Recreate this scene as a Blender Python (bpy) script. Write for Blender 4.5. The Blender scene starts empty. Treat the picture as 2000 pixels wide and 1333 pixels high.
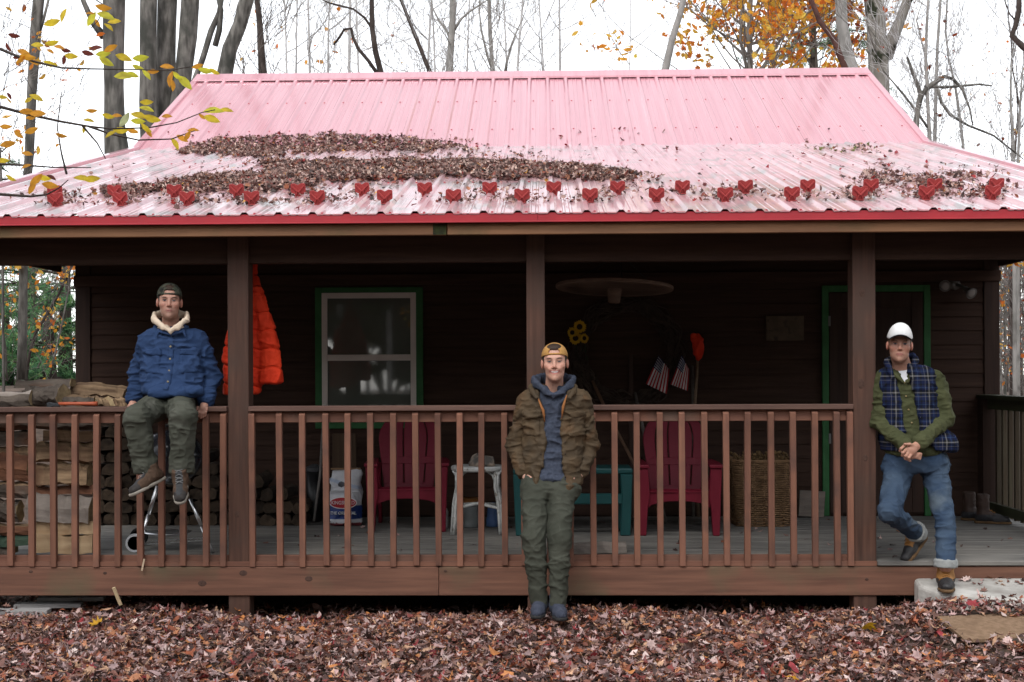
import bpy, math, random
import numpy as np
from mathutils import Vector, Matrix

sc = bpy.context.scene
COL = sc.collection
random.seed(7)
RNG = np.random.default_rng(7)
R = math.radians

# ------------------------------------------------------------------ camera
F = 2556.0                       # focal length in pixels of the 2000 px wide photograph
SHIFT = 63.5
cd = bpy.data.cameras.new('camera')
cam = bpy.data.objects.new('camera', cd)
COL.objects.link(cam)
cd.sensor_width = 36
cd.lens = F / 2000 * 36
cd.shift_y = SHIFT / 2000
cd.clip_start = 0.1
cd.clip_end = 600
cam.location = (0, -9, 1.637)
CR = Matrix.Rotation(R(1.4), 3, 'Z') @ Matrix.Rotation(R(90), 3, 'X') @ Matrix.Rotation(-0.0043, 3, 'Z')
cam.rotation_euler = CR.to_euler()
sc.camera = cam

# ------------------------------------------------------------------ light: bright overcast sky
SUN_EL, SUN_AZ = R(50), R(200)
w = bpy.data.worlds.new('World')
sc.world = w
w.use_nodes = True
nt = w.node_tree
nt.nodes.clear()
sky = nt.nodes.new('ShaderNodeTexSky')
sky.sky_type = 'NISHITA'
sky.sun_disc = False
sky.sun_elevation = SUN_EL
sky.sun_rotation = SUN_AZ
sky.air_density = 1.0
sky.dust_density = 0.6
sky.ozone_density = 1.0
hs = nt.nodes.new('ShaderNodeHueSaturation')
hs.inputs['Saturation'].default_value = 0.16
bg = nt.nodes.new('ShaderNodeBackground')
bg.inputs['Strength'].default_value = 0.15
wo = nt.nodes.new('ShaderNodeOutputWorld')
nt.links.new(sky.outputs[0], hs.inputs['Color'])
nt.links.new(hs.outputs[0], bg.inputs['Color'])
nt.links.new(bg.outputs[0], wo.inputs['Surface'])
sl = bpy.data.lights.new('sun', 'SUN')
sl.energy = 0.6
sl.angle = R(25)
sl.color = (1.0, 0.97, 0.93)
so = bpy.data.objects.new('sun', sl)
COL.objects.link(so)
so.rotation_euler = (R(38), 0, R(-18))
sc.view_settings.view_transform = 'Standard'
sc.view_settings.look = 'None'
sc.view_settings.gamma = 1
sc.view_settings.exposure = 1.3
try:
    sc.cycles.max_bounces = 6
    sc.cycles.diffuse_bounces = 3
    sc.cycles.glossy_bounces = 3
    sc.cycles.transparent_max_bounces = 8
    sc.cycles.use_denoising = True
    sc.cycles.sample_clamp_indirect = 4
except Exception:
    pass


def at(px, py, Y):
    """3-D point on the plane y=Y seen at photograph pixel (px, py)."""
    d = CR @ Vector(((px - 1000) / F, (666.5 - py + SHIFT) / F, -1))
    t = (Y - cam.location.y) / d.y
    return cam.location + d * t


def atz(px, py, z):
    d = CR @ Vector(((px - 1000) / F, (666.5 - py + SHIFT) / F, -1))
    t = (z - cam.location.z) / d.z
    return cam.location + d * t


def ray(px, py):
    return CR @ Vector(((px - 1000) / F, (666.5 - py + SHIFT) / F, -1))


def ppm(Y):                      # photo pixels per metre at depth Y
    return F / (Y + 9)


# ------------------------------------------------------------------ objects
def tag(o, label=None, cat=None, group=None, kind=None):
    if label: o['label'] = label
    if cat: o['category'] = cat
    if group: o['group'] = group
    if kind: o['kind'] = kind
    return o


def thing(name, label, cat, loc=(0, 0, 0), group=None):
    o = bpy.data.objects.new(name, None)
    o.empty_display_size = 0.1
    COL.objects.link(o)
    o.location = loc
    return tag(o, label, cat, group)


def setpar(o, par):
    o.parent = par
    if par.parent is None:
        o.matrix_parent_inverse = Matrix.Translation(-Vector(par.location))


def copy_tree(o, parent=None, inv=None):
    c = o.copy()
    COL.objects.link(c)
    if parent is not None:
        c.parent = parent
        c.matrix_parent_inverse = o.matrix_parent_inverse.copy()
    for ch in o.children:
        copy_tree(ch, c)
    return c


def npmesh(name, V, Fc, mats, parent=None, cols=None, smooth=False, midx=None, loc=None):
    """V (n,3), Fc (m,k) int array or list of ragged lists."""
    V = np.asarray(V, dtype=np.float32)
    if loc is not None:
        V = V - np.array(loc, dtype=np.float32)
    me = bpy.data.meshes.new(name)
    if isinstance(Fc, np.ndarray):
        m, k = Fc.shape
        me.vertices.add(len(V)); me.vertices.foreach_set('co', V.ravel())
        me.loops.add(m * k); me.loops.foreach_set('vertex_index', Fc.ravel().astype(np.int32))
        me.polygons.add(m)
        me.polygons.foreach_set('loop_start', np.arange(0, m * k, k, dtype=np.int32))
        me.update(calc_edges=True)
    else:
        me.from_pydata(V.tolist(), [], Fc)
        me.update()
    if not isinstance(mats, (list, tuple)):
        mats = [mats]
    for mm in mats:
        me.materials.append(mm)
    if midx is not None:
        me.polygons.foreach_set('material_index', np.asarray(midx, dtype=np.int32))
    if smooth:
        me.polygons.foreach_set('use_smooth', np.ones(len(me.polygons), dtype=bool))
    if cols is not None:
        ca = me.color_attributes.new('Col', 'FLOAT_COLOR', 'POINT')
        c4 = np.ones((len(V), 4), dtype=np.float32)
        c4[:, :3] = cols
        ca.data.foreach_set('color', c4.ravel())
    o = bpy.data.objects.new(name, me)
    COL.objects.link(o)
    if loc is not None:
        o.location = loc
    if parent is not None:
        setpar(o, parent)
    return o


class MB:
    """collects shapes, then links them as ONE mesh object"""
    def __init__(s):
        s.v = []; s.f = []; s.m = []

    def add(s, vs, fs, mi=0):
        n = len(s.v)
        s.v.extend([tuple(p) for p in vs])
        s.f.extend([[i + n for i in f] for f in fs])
        s.m.extend([mi] * len(fs))
        return s

    def box(s, x0, x1, y0, y1, z0, z1, mi=0):
        vs = [(x, y, z) for x in (x0, x1) for y in (y0, y1) for z in (z0, z1)]
        return s.add(vs, [[0, 1, 3, 2], [4, 6, 7, 5], [0, 4, 5, 1], [2, 3, 7, 6], [0, 2, 6, 4], [1, 5, 7, 3]], mi)

    def obox(s, c, ax, ay, az, hx, hy, hz, mi=0):
        c = Vector(c); ax = Vector(ax).normalized() * hx; ay = Vector(ay).normalized() * hy; az = Vector(az).normalized() * hz
        vs = [c + ax * i + ay * j + az * k for i in (-1, 1) for j in (-1, 1) for k in (-1, 1)]
        return s.add(vs, [[0, 1, 3, 2], [4, 6, 7, 5], [0, 4, 5, 1], [2, 3, 7, 6], [0, 2, 6, 4], [1, 5, 7, 3]], mi)

    def bar(s, a, b, w, h, mi=0, up=(0, 0, 1)):
        a = Vector(a); b = Vector(b); d = b - a
        x = d.cross(Vector(up))
        if x.length < 1e-5: x = d.cross(Vector((1, 0, 0)))
        x.normalize(); z = x.cross(d).normalized()
        return s.obox((a + b) / 2, d, x, z, d.length / 2, w / 2, h / 2, mi)

    def tube(s, pts, rads, n=8, mi=0, cap=True, closed=False, jit=0.0, rnd=None):
        pts = [Vector(p) for p in pts]
        if not isinstance(rads, (list, tuple)): rads = [rads] * len(pts)
        m = len(pts); vs = []; ref = None
        for i, p in enumerate(pts):
            if closed: d = pts[(i + 1) % m] - pts[i - 1]
            else: d = pts[min(i + 1, m - 1)] - pts[max(i - 1, 0)]
            if d.length < 1e-9: d = Vector((0, 0, 1))
            d.normalize()
            if ref is None:
                ref = Vector((0, 0, 1)) if abs(d.z) < .9 else Vector((1, 0, 0))
                ref = (ref - d * ref.dot(d)).normalized()
            else:
                ref = ref - d * ref.dot(d)
                ref = ref.normalized() if ref.length > 1e-6 else d.orthogonal().normalized()
            y = d.cross(ref)
            for k in range(n):
                a = 2 * math.pi * k / n
                rr = rads[i] * (1 + (rnd.uniform(-jit, jit) if jit else 0))
                vs.append(p + (ref * math.cos(a) + y * math.sin(a)) * rr)
        fs = []
        for i in range(m if closed else m - 1):
            j = (i + 1) % m
            for k in range(n):
                l = (k + 1) % n
                fs.append([i * n + k, i * n + l, j * n + l, j * n + k])
        if cap and not closed:
            fs.append(list(range(n))[::-1]); fs.append([(m - 1) * n + k for k in range(n)])
        return s.add(vs, fs, mi)

    def lathe(s, prof, c, n=24, mi=0, axis=(0, 0, 1), ref=None, sx=1, sy=1):
        z = Vector(axis).normalized()
        x = Vector(ref) if ref else (Vector((1, 0, 0)) if abs(z.x) < .9 else Vector((0, 1, 0)))
        x = (x - z * x.dot(z)).normalized(); y = z.cross(x); c = Vector(c)
        vs = []; fs = []
        for (r, h) in prof:
            for k in range(n):
                a = 2 * math.pi * k / n
                vs.append(c + x * (math.cos(a) * r * sx) + y * (math.sin(a) * r * sy) + z * h)
        for i in range(len(prof) - 1):
            for k in range(n):
                l = (k + 1) % n
                fs.append([i * n + k, i * n + l, (i + 1) * n + l, (i + 1) * n + k])
        fs.append(list(range(n))[::-1]); fs.append([(len(prof) - 1) * n + k for k in range(n)])
        return s.add(vs, fs, mi)

    def prism(s, poly, c, ax, ay, depth, mi=0, dirv=None):
        """polygon in plane (ax, ay) at c, extruded along ax x ay (or dirv) by depth"""
        c = Vector(c); ax = Vector(ax); ay = Vector(ay)
        nz = Vector(dirv) if dirv else ax.cross(ay).normalized()
        n = len(poly)
        vs = [c + ax * p[0] + ay * p[1] for p in poly] + [c + ax * p[0] + ay * p[1] + nz * depth for p in poly]
        fs = [list(range(n))[::-1], [n + i for i in range(n)]]
        for i in range(n):
            j = (i + 1) % n
            fs.append([i, j, n + j, n + i])
        return s.add(vs, fs, mi)

    def build(s, name, mats, parent=None, smooth=False, bevel=0, loc=None, cols=None, seg=1):
        o = npmesh(name, np.array(s.v, dtype=np.float32), s.f, mats, parent, cols=cols, smooth=smooth, midx=s.m, loc=loc)
        if bevel:
            b = o.modifiers.new('bevel', 'BEVEL'); b.width = bevel; b.segments = seg; b.limit_method = 'ANGLE'
        return o


# ------------------------------------------------------------------ materials
def rgb(r, g, b):                # sRGB 0..255 -> linear
    f = lambda c: (c / 255) / 12.92 if c / 255 < .04045 else ((c / 255 + .055) / 1.055) ** 2.4
    return (f(r), f(g), f(b))


def mat(name, c1, c2=None, scale=6, stretch=(1, 1, 1), rough=.75, bump=.3, bscale=None, spec=.35, metallic=0,
        coat=0, rnd=0.0, detail=6, vc=False, lo=.35, hi=.65, c3=None, s3=1.5, lo3=.55, hi3=.7, bstretch=None, bdist=.01,
        rough2=None, sss=0, wr=None):
    m = bpy.data.materials.new(name)
    m.use_nodes = True
    nt = m.node_tree; N = nt.nodes; L = nt.links
    p = N['Principled BSDF']
    p.inputs['Roughness'].default_value = rough
    p.inputs['Specular IOR Level'].default_value = spec
    p.inputs['Metallic'].default_value = metallic
    if coat: p.inputs['Coat Weight'].default_value = coat; p.inputs['Coat Roughness'].default_value = .1
    if sss:
        p.inputs['Subsurface Weight'].default_value = sss
        p.inputs['Subsurface Radius'].default_value = (.012, .005, .003)
        p.inputs['Subsurface Scale'].default_value = 1.0
    tc = N.new('ShaderNodeTexCoord')
    vec = tc.outputs['Object']
    if rnd:
        oi = N.new('ShaderNodeObjectInfo')
        vm = N.new('ShaderNodeVectorMath'); vm.operation = 'ADD'
        mu = N.new('ShaderNodeMath'); mu.operation = 'MULTIPLY'; mu.inputs[1].default_value = 37.0
        L.new(oi.outputs['Random'], mu.inputs[0])
        L.new(vec, vm.inputs[0]); L.new(mu.outputs[0], vm.inputs[1])
        vec = vm.outputs[0]

    def noise(sc_, st, det):
        mp = N.new('ShaderNodeMapping'); mp.inputs['Scale'].default_value = st
        nz = N.new('ShaderNodeTexNoise'); nz.inputs['Scale'].default_value = sc_; nz.inputs['Detail'].default_value = det
        L.new(vec, mp.inputs[0]); L.new(mp.outputs[0], nz.inputs['Vector'])
        return nz.outputs['Fac']

    def ramp(src, a, b, ca, cb):
        r = N.new('ShaderNodeValToRGB')
        r.color_ramp.elements[0].position = a; r.color_ramp.elements[0].color = (*ca, 1)
        r.color_ramp.elements[1].position = b; r.color_ramp.elements[1].color = (*cb, 1)
        L.new(src, r.inputs[0])
        return r.outputs[0]

    def mix(fac, a, b, t='MIX'):
        x = N.new('ShaderNodeMix'); x.data_type = 'RGBA'; x.blend_type = t
        if isinstance(fac, float): x.inputs[0].default_value = fac
        else: L.new(fac, x.inputs[0])
        for s_, v in ((6, a), (7, b)):
            if isinstance(v, tuple): x.inputs[s_].default_value = (*v, 1)
            else: L.new(v, x.inputs[s_])
        return x.outputs[2]

    fac = noise(scale, stretch, detail)
    col = ramp(fac, lo, hi, c1, c2 if c2 else c1)
    if c3:
        f3 = ramp(noise(s3, (1, 1, 1), 4), lo3, hi3, (0, 0, 0), (1, 1, 1))
        col = mix(f3, col, c3)
    if vc:
        at_ = N.new('ShaderNodeAttribute'); at_.attribute_name = 'Col'
        col = mix(1.0, col, at_.outputs['Color'], 'MULTIPLY')
    if rnd:
        hsv = N.new('ShaderNodeHueSaturation')
        mr = N.new('ShaderNodeMapRange'); mr.inputs[3].default_value = 1 - rnd; mr.inputs[4].default_value = 1 + rnd
        L.new(oi.outputs['Random'], mr.inputs[0]); L.new(mr.outputs[0], hsv.inputs['Value'])
        L.new(col, hsv.inputs['Color']); col = hsv.outputs[0]
    L.new(col, p.inputs['Base Color'])
    if rough2 is not None:
        mr = N.new('ShaderNodeMapRange'); mr.inputs[1].default_value = .3; mr.inputs[2].default_value = .7
        mr.inputs[3].default_value = rough; mr.inputs[4].default_value = rough2
        L.new(noise(scale * 1.7, stretch, 4), mr.inputs[0]); L.new(mr.outputs[0], p.inputs['Roughness'])
    if bump:
        b = N.new('ShaderNodeBump'); b.inputs['Strength'].default_value = bump; b.inputs['Distance'].default_value = bdist
        L.new(noise(bscale or scale * 4, bstretch or stretch, 5), b.inputs['Height'])
        last = b
        if wr:
            mp = N.new('ShaderNodeMapping'); mp.inputs['Scale'].default_value = (1, 1, 1.9)
            dn = N.new('ShaderNodeTexNoise'); dn.inputs['Scale'].default_value = wr[0]; dn.inputs['Detail'].default_value = 3
            dn.noise_type = 'RIDGED_MULTIFRACTAL'; dn.inputs['Distortion'].default_value = .8
            L.new(vec, mp.inputs[0]); L.new(mp.outputs[0], dn.inputs['Vector'])
            b2 = N.new('ShaderNodeBump'); b2.inputs['Strength'].default_value = wr[1]; b2.inputs['Distance'].default_value = .03
            L.new(dn.outputs['Fac'], b2.inputs['Height']); L.new(b.outputs[0], b2.inputs['Normal']); last = b2
        L.new(last.outputs[0], p.inputs['Normal'])
    return m


def vcmat(name, rough=.8, spec=.2, transl=0.0, bump=0.0, bscale=60, sss=0, nz=.15):
    """colour from the mesh's own colour attribute, a little mottled"""
    m = mat(name, (1 - nz, 1 - nz, 1 - nz), (1, 1, 1), scale=bscale * .4, rough=rough, spec=spec, bump=bump, bscale=bscale, vc=True, sss=sss)
    if transl:
        nt = m.node_tree
        tr = nt.nodes.new('ShaderNodeBsdfTranslucent')
        ms = nt.nodes.new('ShaderNodeMixShader'); ms.inputs[0].default_value = transl
        p = nt.nodes['Principled BSDF']; out = nt.nodes['Material Output']
        nt.links.new(p.inputs['Base Color'].links[0].from_socket, tr.inputs['Color'])
        nt.links.new(p.outputs[0], ms.inputs[1]); nt.links.new(tr.outputs[0], ms.inputs[2])
        nt.links.new(ms.outputs[0], out.inputs['Surface'])
    return m


# stained lumber: grain along local X, Y or Z
def wood(name, c1, c2, axis, rnd=.12, rough=.72, c3=None, bump=.35, **k):
    st = {'X': (.06, 1, 1), 'Y': (1, .06, 1), 'Z': (1, 1, .06)}[axis]
    return mat(name, c1, c2, scale=28, stretch=st, rough=rough, bump=bump, bscale=60, rnd=rnd, c3=c3, spec=.25, bdist=.004, lo=.3, hi=.7, **k)


# ------------------------------------------------------------------ noise
def vnoise(P):
    """value noise in 0..1 at points P (n,3)"""
    P = np.asarray(P, dtype=np.float64)
    i = np.floor(P).astype(np.int64); f = P - i
    f = f * f * (3 - 2 * f)

    def h(a, b, c):
        n = (a * 73856093) ^ (b * 19349663) ^ (c * 83492791)
        n = (n ^ (n >> 13)) * 1274126177
        n = n ^ (n >> 16)
        return (n & 0xffff) / 65535.0
    r = 0
    for a in (0, 1):
        wa = f[:, 0] if a else 1 - f[:, 0]
        for b in (0, 1):
            wb = f[:, 1] if b else 1 - f[:, 1]
            for c in (0, 1):
                wc = f[:, 2] if c else 1 - f[:, 2]
                r = r + wa * wb * wc * h(i[:, 0] + a, i[:, 1] + b, i[:, 2] + c)
    return r


# ------------------------------------------------------------------ signed-distance modelling (surface nets)
def smin(a, b, k):
    if k <= 0: return np.minimum(a, b)
    h = np.maximum(k - np.abs(a - b), 0) / k
    return np.minimum(a, b) - h * h * k * .25


def smax(a, b, k): return -smin(-a, -b, k)


def d_cap(X, Y, Z, a, b, ra, rb, fy=1.0, fx=1.0, fz=1.0):
    ab = [b[i] - a[i] for i in range(3)]
    l2 = sum(c * c for c in ab) + 1e-12
    px, py, pz = X - a[0], Y - a[1], Z - a[2]
    t = np.clip((px * ab[0] + py * ab[1] + pz * ab[2]) / l2, 0, 1)
    dx, dy, dz = (px - t * ab[0]) / fx, (py - t * ab[1]) / fy, (pz - t * ab[2]) / fz
    return np.sqrt(dx * dx + dy * dy + dz * dz) - (ra + (rb - ra) * t)


def d_ell(X, Y, Z, c, r):
    x, y, z = (X - c[0]), (Y - c[1]), (Z - c[2])
    k0 = np.sqrt((x / r[0]) ** 2 + (y / r[1]) ** 2 + (z / r[2]) ** 2)
    k1 = np.sqrt((x / r[0] ** 2) ** 2 + (y / r[1] ** 2) ** 2 + (z / r[2] ** 2) ** 2) + 1e-9
    return k0 * (k0 - 1) / k1


class Vol:
    def __init__(s, lo, hi, h):
        s.lo = np.array(lo, float); s.h = h
        s.n = np.ceil((np.array(hi, float) - s.lo) / h).astype(int) + 1
        s.D = np.full(s.n, 1.0, dtype=np.float32)
        s.ax = [(s.lo[i] + h * np.arange(s.n[i])).astype(np.float32) for i in range(3)]

    def sub(s, lo, hi, mg=.06):
        sl = []
        for i in range(3):
            a = int(max(0, math.floor((lo[i] - mg - s.lo[i]) / s.h))); b = int(min(s.n[i], math.ceil((hi[i] + mg - s.lo[i]) / s.h) + 1))
            sl.append(slice(a, max(b, a)))
        X = s.ax[0][sl[0]][:, None, None]; Y = s.ax[1][sl[1]][None, :, None]; Z = s.ax[2][sl[2]][None, None, :]
        return tuple(sl), X, Y, Z

    def app(s, sl, d, k, op='u'):
        if op == 'u': s.D[sl] = smin(s.D[sl], d, k)
        elif op == 's': s.D[sl] = smax(s.D[sl], -d, k)
        else: s.D[sl] = smax(s.D[sl], d, k)

    def cap(s, a, b, ra, rb=None, k=.02, op='u', fy=1, fx=1, fz=1):
        rb = ra if rb is None else rb
        r = max(ra, rb) * max(1, fy, fx, fz)
        lo = [min(a[i], b[i]) - r for i in range(3)]; hi = [max(a[i], b[i]) + r for i in range(3)]
        sl, X, Y, Z = s.sub(lo, hi)
        if 0 in s.D[sl].shape: return
        s.app(sl, d_cap(X, Y, Z, a, b, ra, rb, fy, fx, fz).astype(np.float32), k, op)

    def chain(s, pts, rads, k=.02, op='u', **kw):
        for i in range(len(pts) - 1):
            s.cap(pts[i], pts[i + 1], rads[i], rads[i + 1], k if i == 0 else min(k, .02), op, **kw)

    def ell(s, c, r, k=.02, op='u'):
        sl, X, Y, Z = s.sub([c[i] - r[i] for i in range(3)], [c[i] + r[i] for i in range(3)])
        if 0 in s.D[sl].shape: return
        s.app(sl, d_ell(X, Y, Z, c, r).astype(np.float32), k, op)

    def rows(s, rows, k=.02, op='u', grow=0, pw=2.3, rnd=.02):
        """stack of super-ellipses: rows of (z, cx, cy, rx, ry)"""
        rows = sorted(rows); a = np.array(rows, float)
        z0, z1 = a[0, 0], a[-1, 0]
        mx = a[:, 3].max() + grow; my = a[:, 4].max() + grow
        sl, X, Y, Z = s.sub([a[:, 1].min() - mx, a[:, 2].min() - my, z0], [a[:, 1].max() + mx, a[:, 2].max() + my, z1])
        zz = np.clip(Z.ravel(), z0, z1)

        def sp(c):
            return np.interp(zz, a[:, 0], a[:, c])[None, None, :]
        cx, cy, rx, ry = sp(1), sp(2), sp(3) + grow, sp(4) + grow
        q = (np.abs((X - cx) / rx) ** pw + np.abs((Y - cy) / ry) ** pw) ** (1 / pw)
        d = (q - 1) * np.minimum(rx, ry)
        zc = np.maximum(z0 - grow - Z, Z - z1 - grow)
        d = smax(d, np.broadcast_to(zc, d.shape), rnd)
        s.app(sl, d.astype(np.float32), k, op)

    def local(s, fn, c, rad, k=.01, op='u', rot=None):
        """fn(x, f, z): local frame, f = towards the viewer (-Y), rot = 3x3 world->local"""
        sl, X, Y, Z = s.sub([q - rad for q in c], [q + rad for q in c], .0)
        X, Y, Z = np.broadcast_arrays(X - c[0], Y - c[1], Z - c[2])
        if rot is not None:
            X, Y, Z = (rot[0][0] * X + rot[0][1] * Y + rot[0][2] * Z, rot[1][0] * X + rot[1][1] * Y + rot[1][2] * Z,
                       rot[2][0] * X + rot[2][1] * Y + rot[2][2] * Z)
        s.app(sl, fn(X, -Y, Z).astype(np.float32), k, op)

    def cut(s, fn, op='s', k=0.0):
        X = s.ax[0][:, None, None]; Y = s.ax[1][None, :, None]; Z = s.ax[2][None, None, :]
        d = np.broadcast_to(fn(X, Y, Z), s.D.shape).astype(np.float32)
        s.app((slice(None),) * 3, d, k, op)

    def nets(s, smooth=2):
        D = s.D; nx, ny, nz = D.shape
        S = D < 0
        cnt = np.zeros((nx - 1, ny - 1, nz - 1), dtype=np.int8)
        for i in (0, 1):
            for j in (0, 1):
                for k in (0, 1):
                    cnt += S[i:nx - 1 + i, j:ny - 1 + j, k:nz - 1 + k]
        act = (cnt > 0) & (cnt < 8)
        I = np.argwhere(act)
        ids = np.full(act.shape, -1, dtype=np.int32)
        ids[act] = np.arange(len(I))
        acc = np.zeros((len(I), 3)); num = np.zeros(len(I))
        for axis in range(3):
            o1, o2 = [q for q in range(3) if q != axis]
            for a in (0, 1):
                for b in (0, 1):
                    off = np.zeros(3, int); off[o1] = a; off[o2] = b
                    p0 = I + off; p1 = p0.copy(); p1[:, axis] += 1
                    d0 = D[p0[:, 0], p0[:, 1], p0[:, 2]].astype(float); d1 = D[p1[:, 0], p1[:, 1], p1[:, 2]].astype(float)
                    mk = (d0 < 0) != (d1 < 0)
                    t = np.where(mk, d0 / np.where(mk, d0 - d1, 1), 0)
                    q = np.tile(off.astype(float), (len(I), 1)); q[:, axis] += t
                    acc += q * mk[:, None]; num += mk
        V = (I + acc / num[:, None]) * s.h + s.lo
        Q = []
        for axis in range(3):
            o1, o2 = [(1, 2), (2, 0), (0, 1)][axis]
            sA = [slice(None)] * 3; sB = [slice(None)] * 3
            sA[axis] = slice(0, -1); sB[axis] = slice(1, None)
            ch = S[tuple(sA)] != S[tuple(sB)]
            E = np.argwhere(ch)
            ok = (E[:, o1] > 0) & (E[:, o2] > 0) & (E[:, o1] < D.shape[o1] - 1) & (E[:, o2] < D.shape[o2] - 1)
            E = E[ok]
            def cid(a, b):
                q = E.copy(); q[:, o1] -= a; q[:, o2] -= b
                return ids[q[:, 0], q[:, 1], q[:, 2]]
            quad = np.stack([cid(1, 1), cid(0, 1), cid(0, 0), cid(1, 0)], 1)
            ins = S[E[:, 0], E[:, 1], E[:, 2]]
            quad[~ins] = quad[~ins][:, ::-1]
            Q.append(quad)
        Q = np.concatenate(Q)
        Q = Q[(Q >= 0).all(1)]
        for _ in range(smooth):
            acc = np.zeros_like(V); num = np.zeros(len(V))
            for a in range(4):
                b = (a + 1) % 4
                np.add.at(acc, Q[:, a], V[Q[:, b]]); np.add.at(num, Q[:, a], 1)
                np.add.at(acc, Q[:, b], V[Q[:, a]]); np.add.at(num, Q[:, b], 1)
            V = V * .5 + .5 * acc / np.maximum(num, 1)[:, None]
        return V, Q

    def surf_y(s, x, z):
        """front (lowest y) surface at x, z"""
        i = int(round((x - s.lo[0]) / s.h)); k = int(round((z - s.lo[2]) / s.h))
        i = min(max(i, 0), s.n[0] - 1); k = min(max(k, 0), s.n[2] - 1)
        ln = np.where(s.D[i, :, k] < 0)[0]
        return s.ax[1][ln[0]] if len(ln) else s.ax[1][s.n[1] // 2]


def vnormals(V, Q):
    n = np.cross(V[Q[:, 2]] - V[Q[:, 0]], V[Q[:, 3]] - V[Q[:, 1]])
    N = np.zeros_like(V)
    for a in range(4): np.add.at(N, Q[:, a], n)
    return N / (np.linalg.norm(N, axis=1)[:, None] + 1e-12)


def folds(V, Q, amp, freq, seed=0, ridge=True, amp2=0.0):
    N = vnormals(V, Q)
    P = V * np.array(freq) + seed * 7.3
    w_ = vnoise(V * 4 + seed)[:, None]
    n = vnoise(P + w_ * 2.2)
    if ridge: n = (1 - np.abs(2 * n - 1)) ** 3 * 2.4 - .6
    else: n = 2 * n - 1
    d = amp * n
    if amp2: d = d + amp2 * (2 * vnoise(V * np.array(freq) * 2.7 + seed) - 1)
    return V + N * d[:, None]
# ================================================================== materials used in several places
RAIL = [rgb(146, 92, 74), rgb(120, 72, 58)]
m_rail_v = wood('red_stained_baluster_wood', (.215, .098, .062), (.145, .066, .045), 'Z', rnd=.22, c3=(.105, .055, .042), s3=5, lo3=.48, hi3=.75)
m_rail_h = wood('red_stained_rail_wood', (.195, .09, .058), (.13, .06, .042), 'X', rnd=.1, c3=(.12, .08, .062))
m_railcap = wood('weathered_rail_cap_wood', (.15, .085, .065), (.09, .05, .04), 'X', rnd=.1)
m_post = wood('dark_stained_post_wood', (.112, .056, .039), (.05, .026, .019), 'Z', rnd=.05, c3=(.07, .042, .032), s3=3, lo3=.45, hi3=.7)
m_beam = wood('worn_red_stained_beam_wood', (.185, .088, .057), (.105, .05, .034), 'X', rnd=.05, c3=(.11, .085, .05))
m_eave = wood('brown_eave_board_wood', (.27, .135, .068), (.17, .085, .046), 'X', rnd=.05, c3=(.12, .085, .04))
m_dark = wood('dark_brown_board_wood', (.072, .039, .027), (.040, .021, .015), 'X', rnd=.2, rough=.85)
m_darkz = wood('dark_brown_trim_wood', (.052, .028, .02), (.032, .018, .014), 'Z', rnd=.1)
m_mossy = wood('mossy_dark_rail_wood', (.035, .028, .018), (.05, .06, .03), 'Y', rnd=.2)
m_mossv = wood('mossy_dark_baluster_wood', (.075, .048, .032), (.10, .085, .055), 'Z', rnd=.3)
m_deck = mat('grey_weathered_deck_wood', (.10, .095, .088), (.20, .19, .175), scale=30, stretch=(.07, 1, 1), rough=.75, bump=.4,
             bscale=70, c3=(.27, .25, .22), s3=1.1, lo3=.5, hi3=.8, spec=.25, bdist=.004)
m_roof = mat('glare_paled_red_roof_metal', (.58, .245, .29), (.70, .335, .38), scale=5, stretch=(4, .10, .10), rough=.34, rough2=.42, bump=.04, bscale=5,
             spec=1.0, coat=1.0, lo=.25, hi=.75)  # red metal paled to pink, sky glare put into the base colour
m_fascia = mat('red_fascia_metal', (.42, .035, .045), (.36, .03, .04), scale=4, rough=.32, bump=.04, spec=.5)
m_guard = mat('red_snow_guard_plastic', (.36, .045, .042), (.29, .035, .034), scale=20, rough=.5, bump=.05, spec=.4)
m_green = mat('green_trim_paint', (.026, .115, .036), (.038, .15, .05), scale=8, rough=.6, bump=.1)
m_sash = mat('beige_window_vinyl', (.74, .66, .61), (.80, .72, .67), scale=6, rough=.5, bump=.05)
m_black = mat('black_enamel', (.012, .012, .013), rough=.35, bump=.02)
m_rubber = mat('black_rubber', (.02, .02, .02), rough=.8)
m_alu = mat('brushed_aluminium', (.75, .76, .78), rough=.3, metallic=1, bump=.02)
m_dirt = mat('dark_leaf_soil', (.05, .035, .026), (.11, .075, .055), scale=9, rough=.95, bump=.8, bscale=40, c3=(.16, .115, .09), s3=.7)
m_conc = mat('pale_stone_step', (.34, .32, .29), (.56, .54, .50), scale=5, rough=.85, bump=.5, bscale=30, c3=(.25, .22, .2), s3=3, lo3=.55, hi3=.75)
m_mat_ = mat('tan_coir_doormat', (.23, .145, .085), (.31, .20, .125), scale=30, rough=.95, bump=.8, bscale=260, c3=(.17, .10, .06), s3=4)
m_leaf = vcmat('dry_fallen_leaf', rough=.55, spec=.45, transl=.12, nz=.35, bscale=70)
m_tleaf = vcmat('autumn_tree_leaf', rough=.6, spec=.3, transl=.58, nz=.2, bscale=50)


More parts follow.
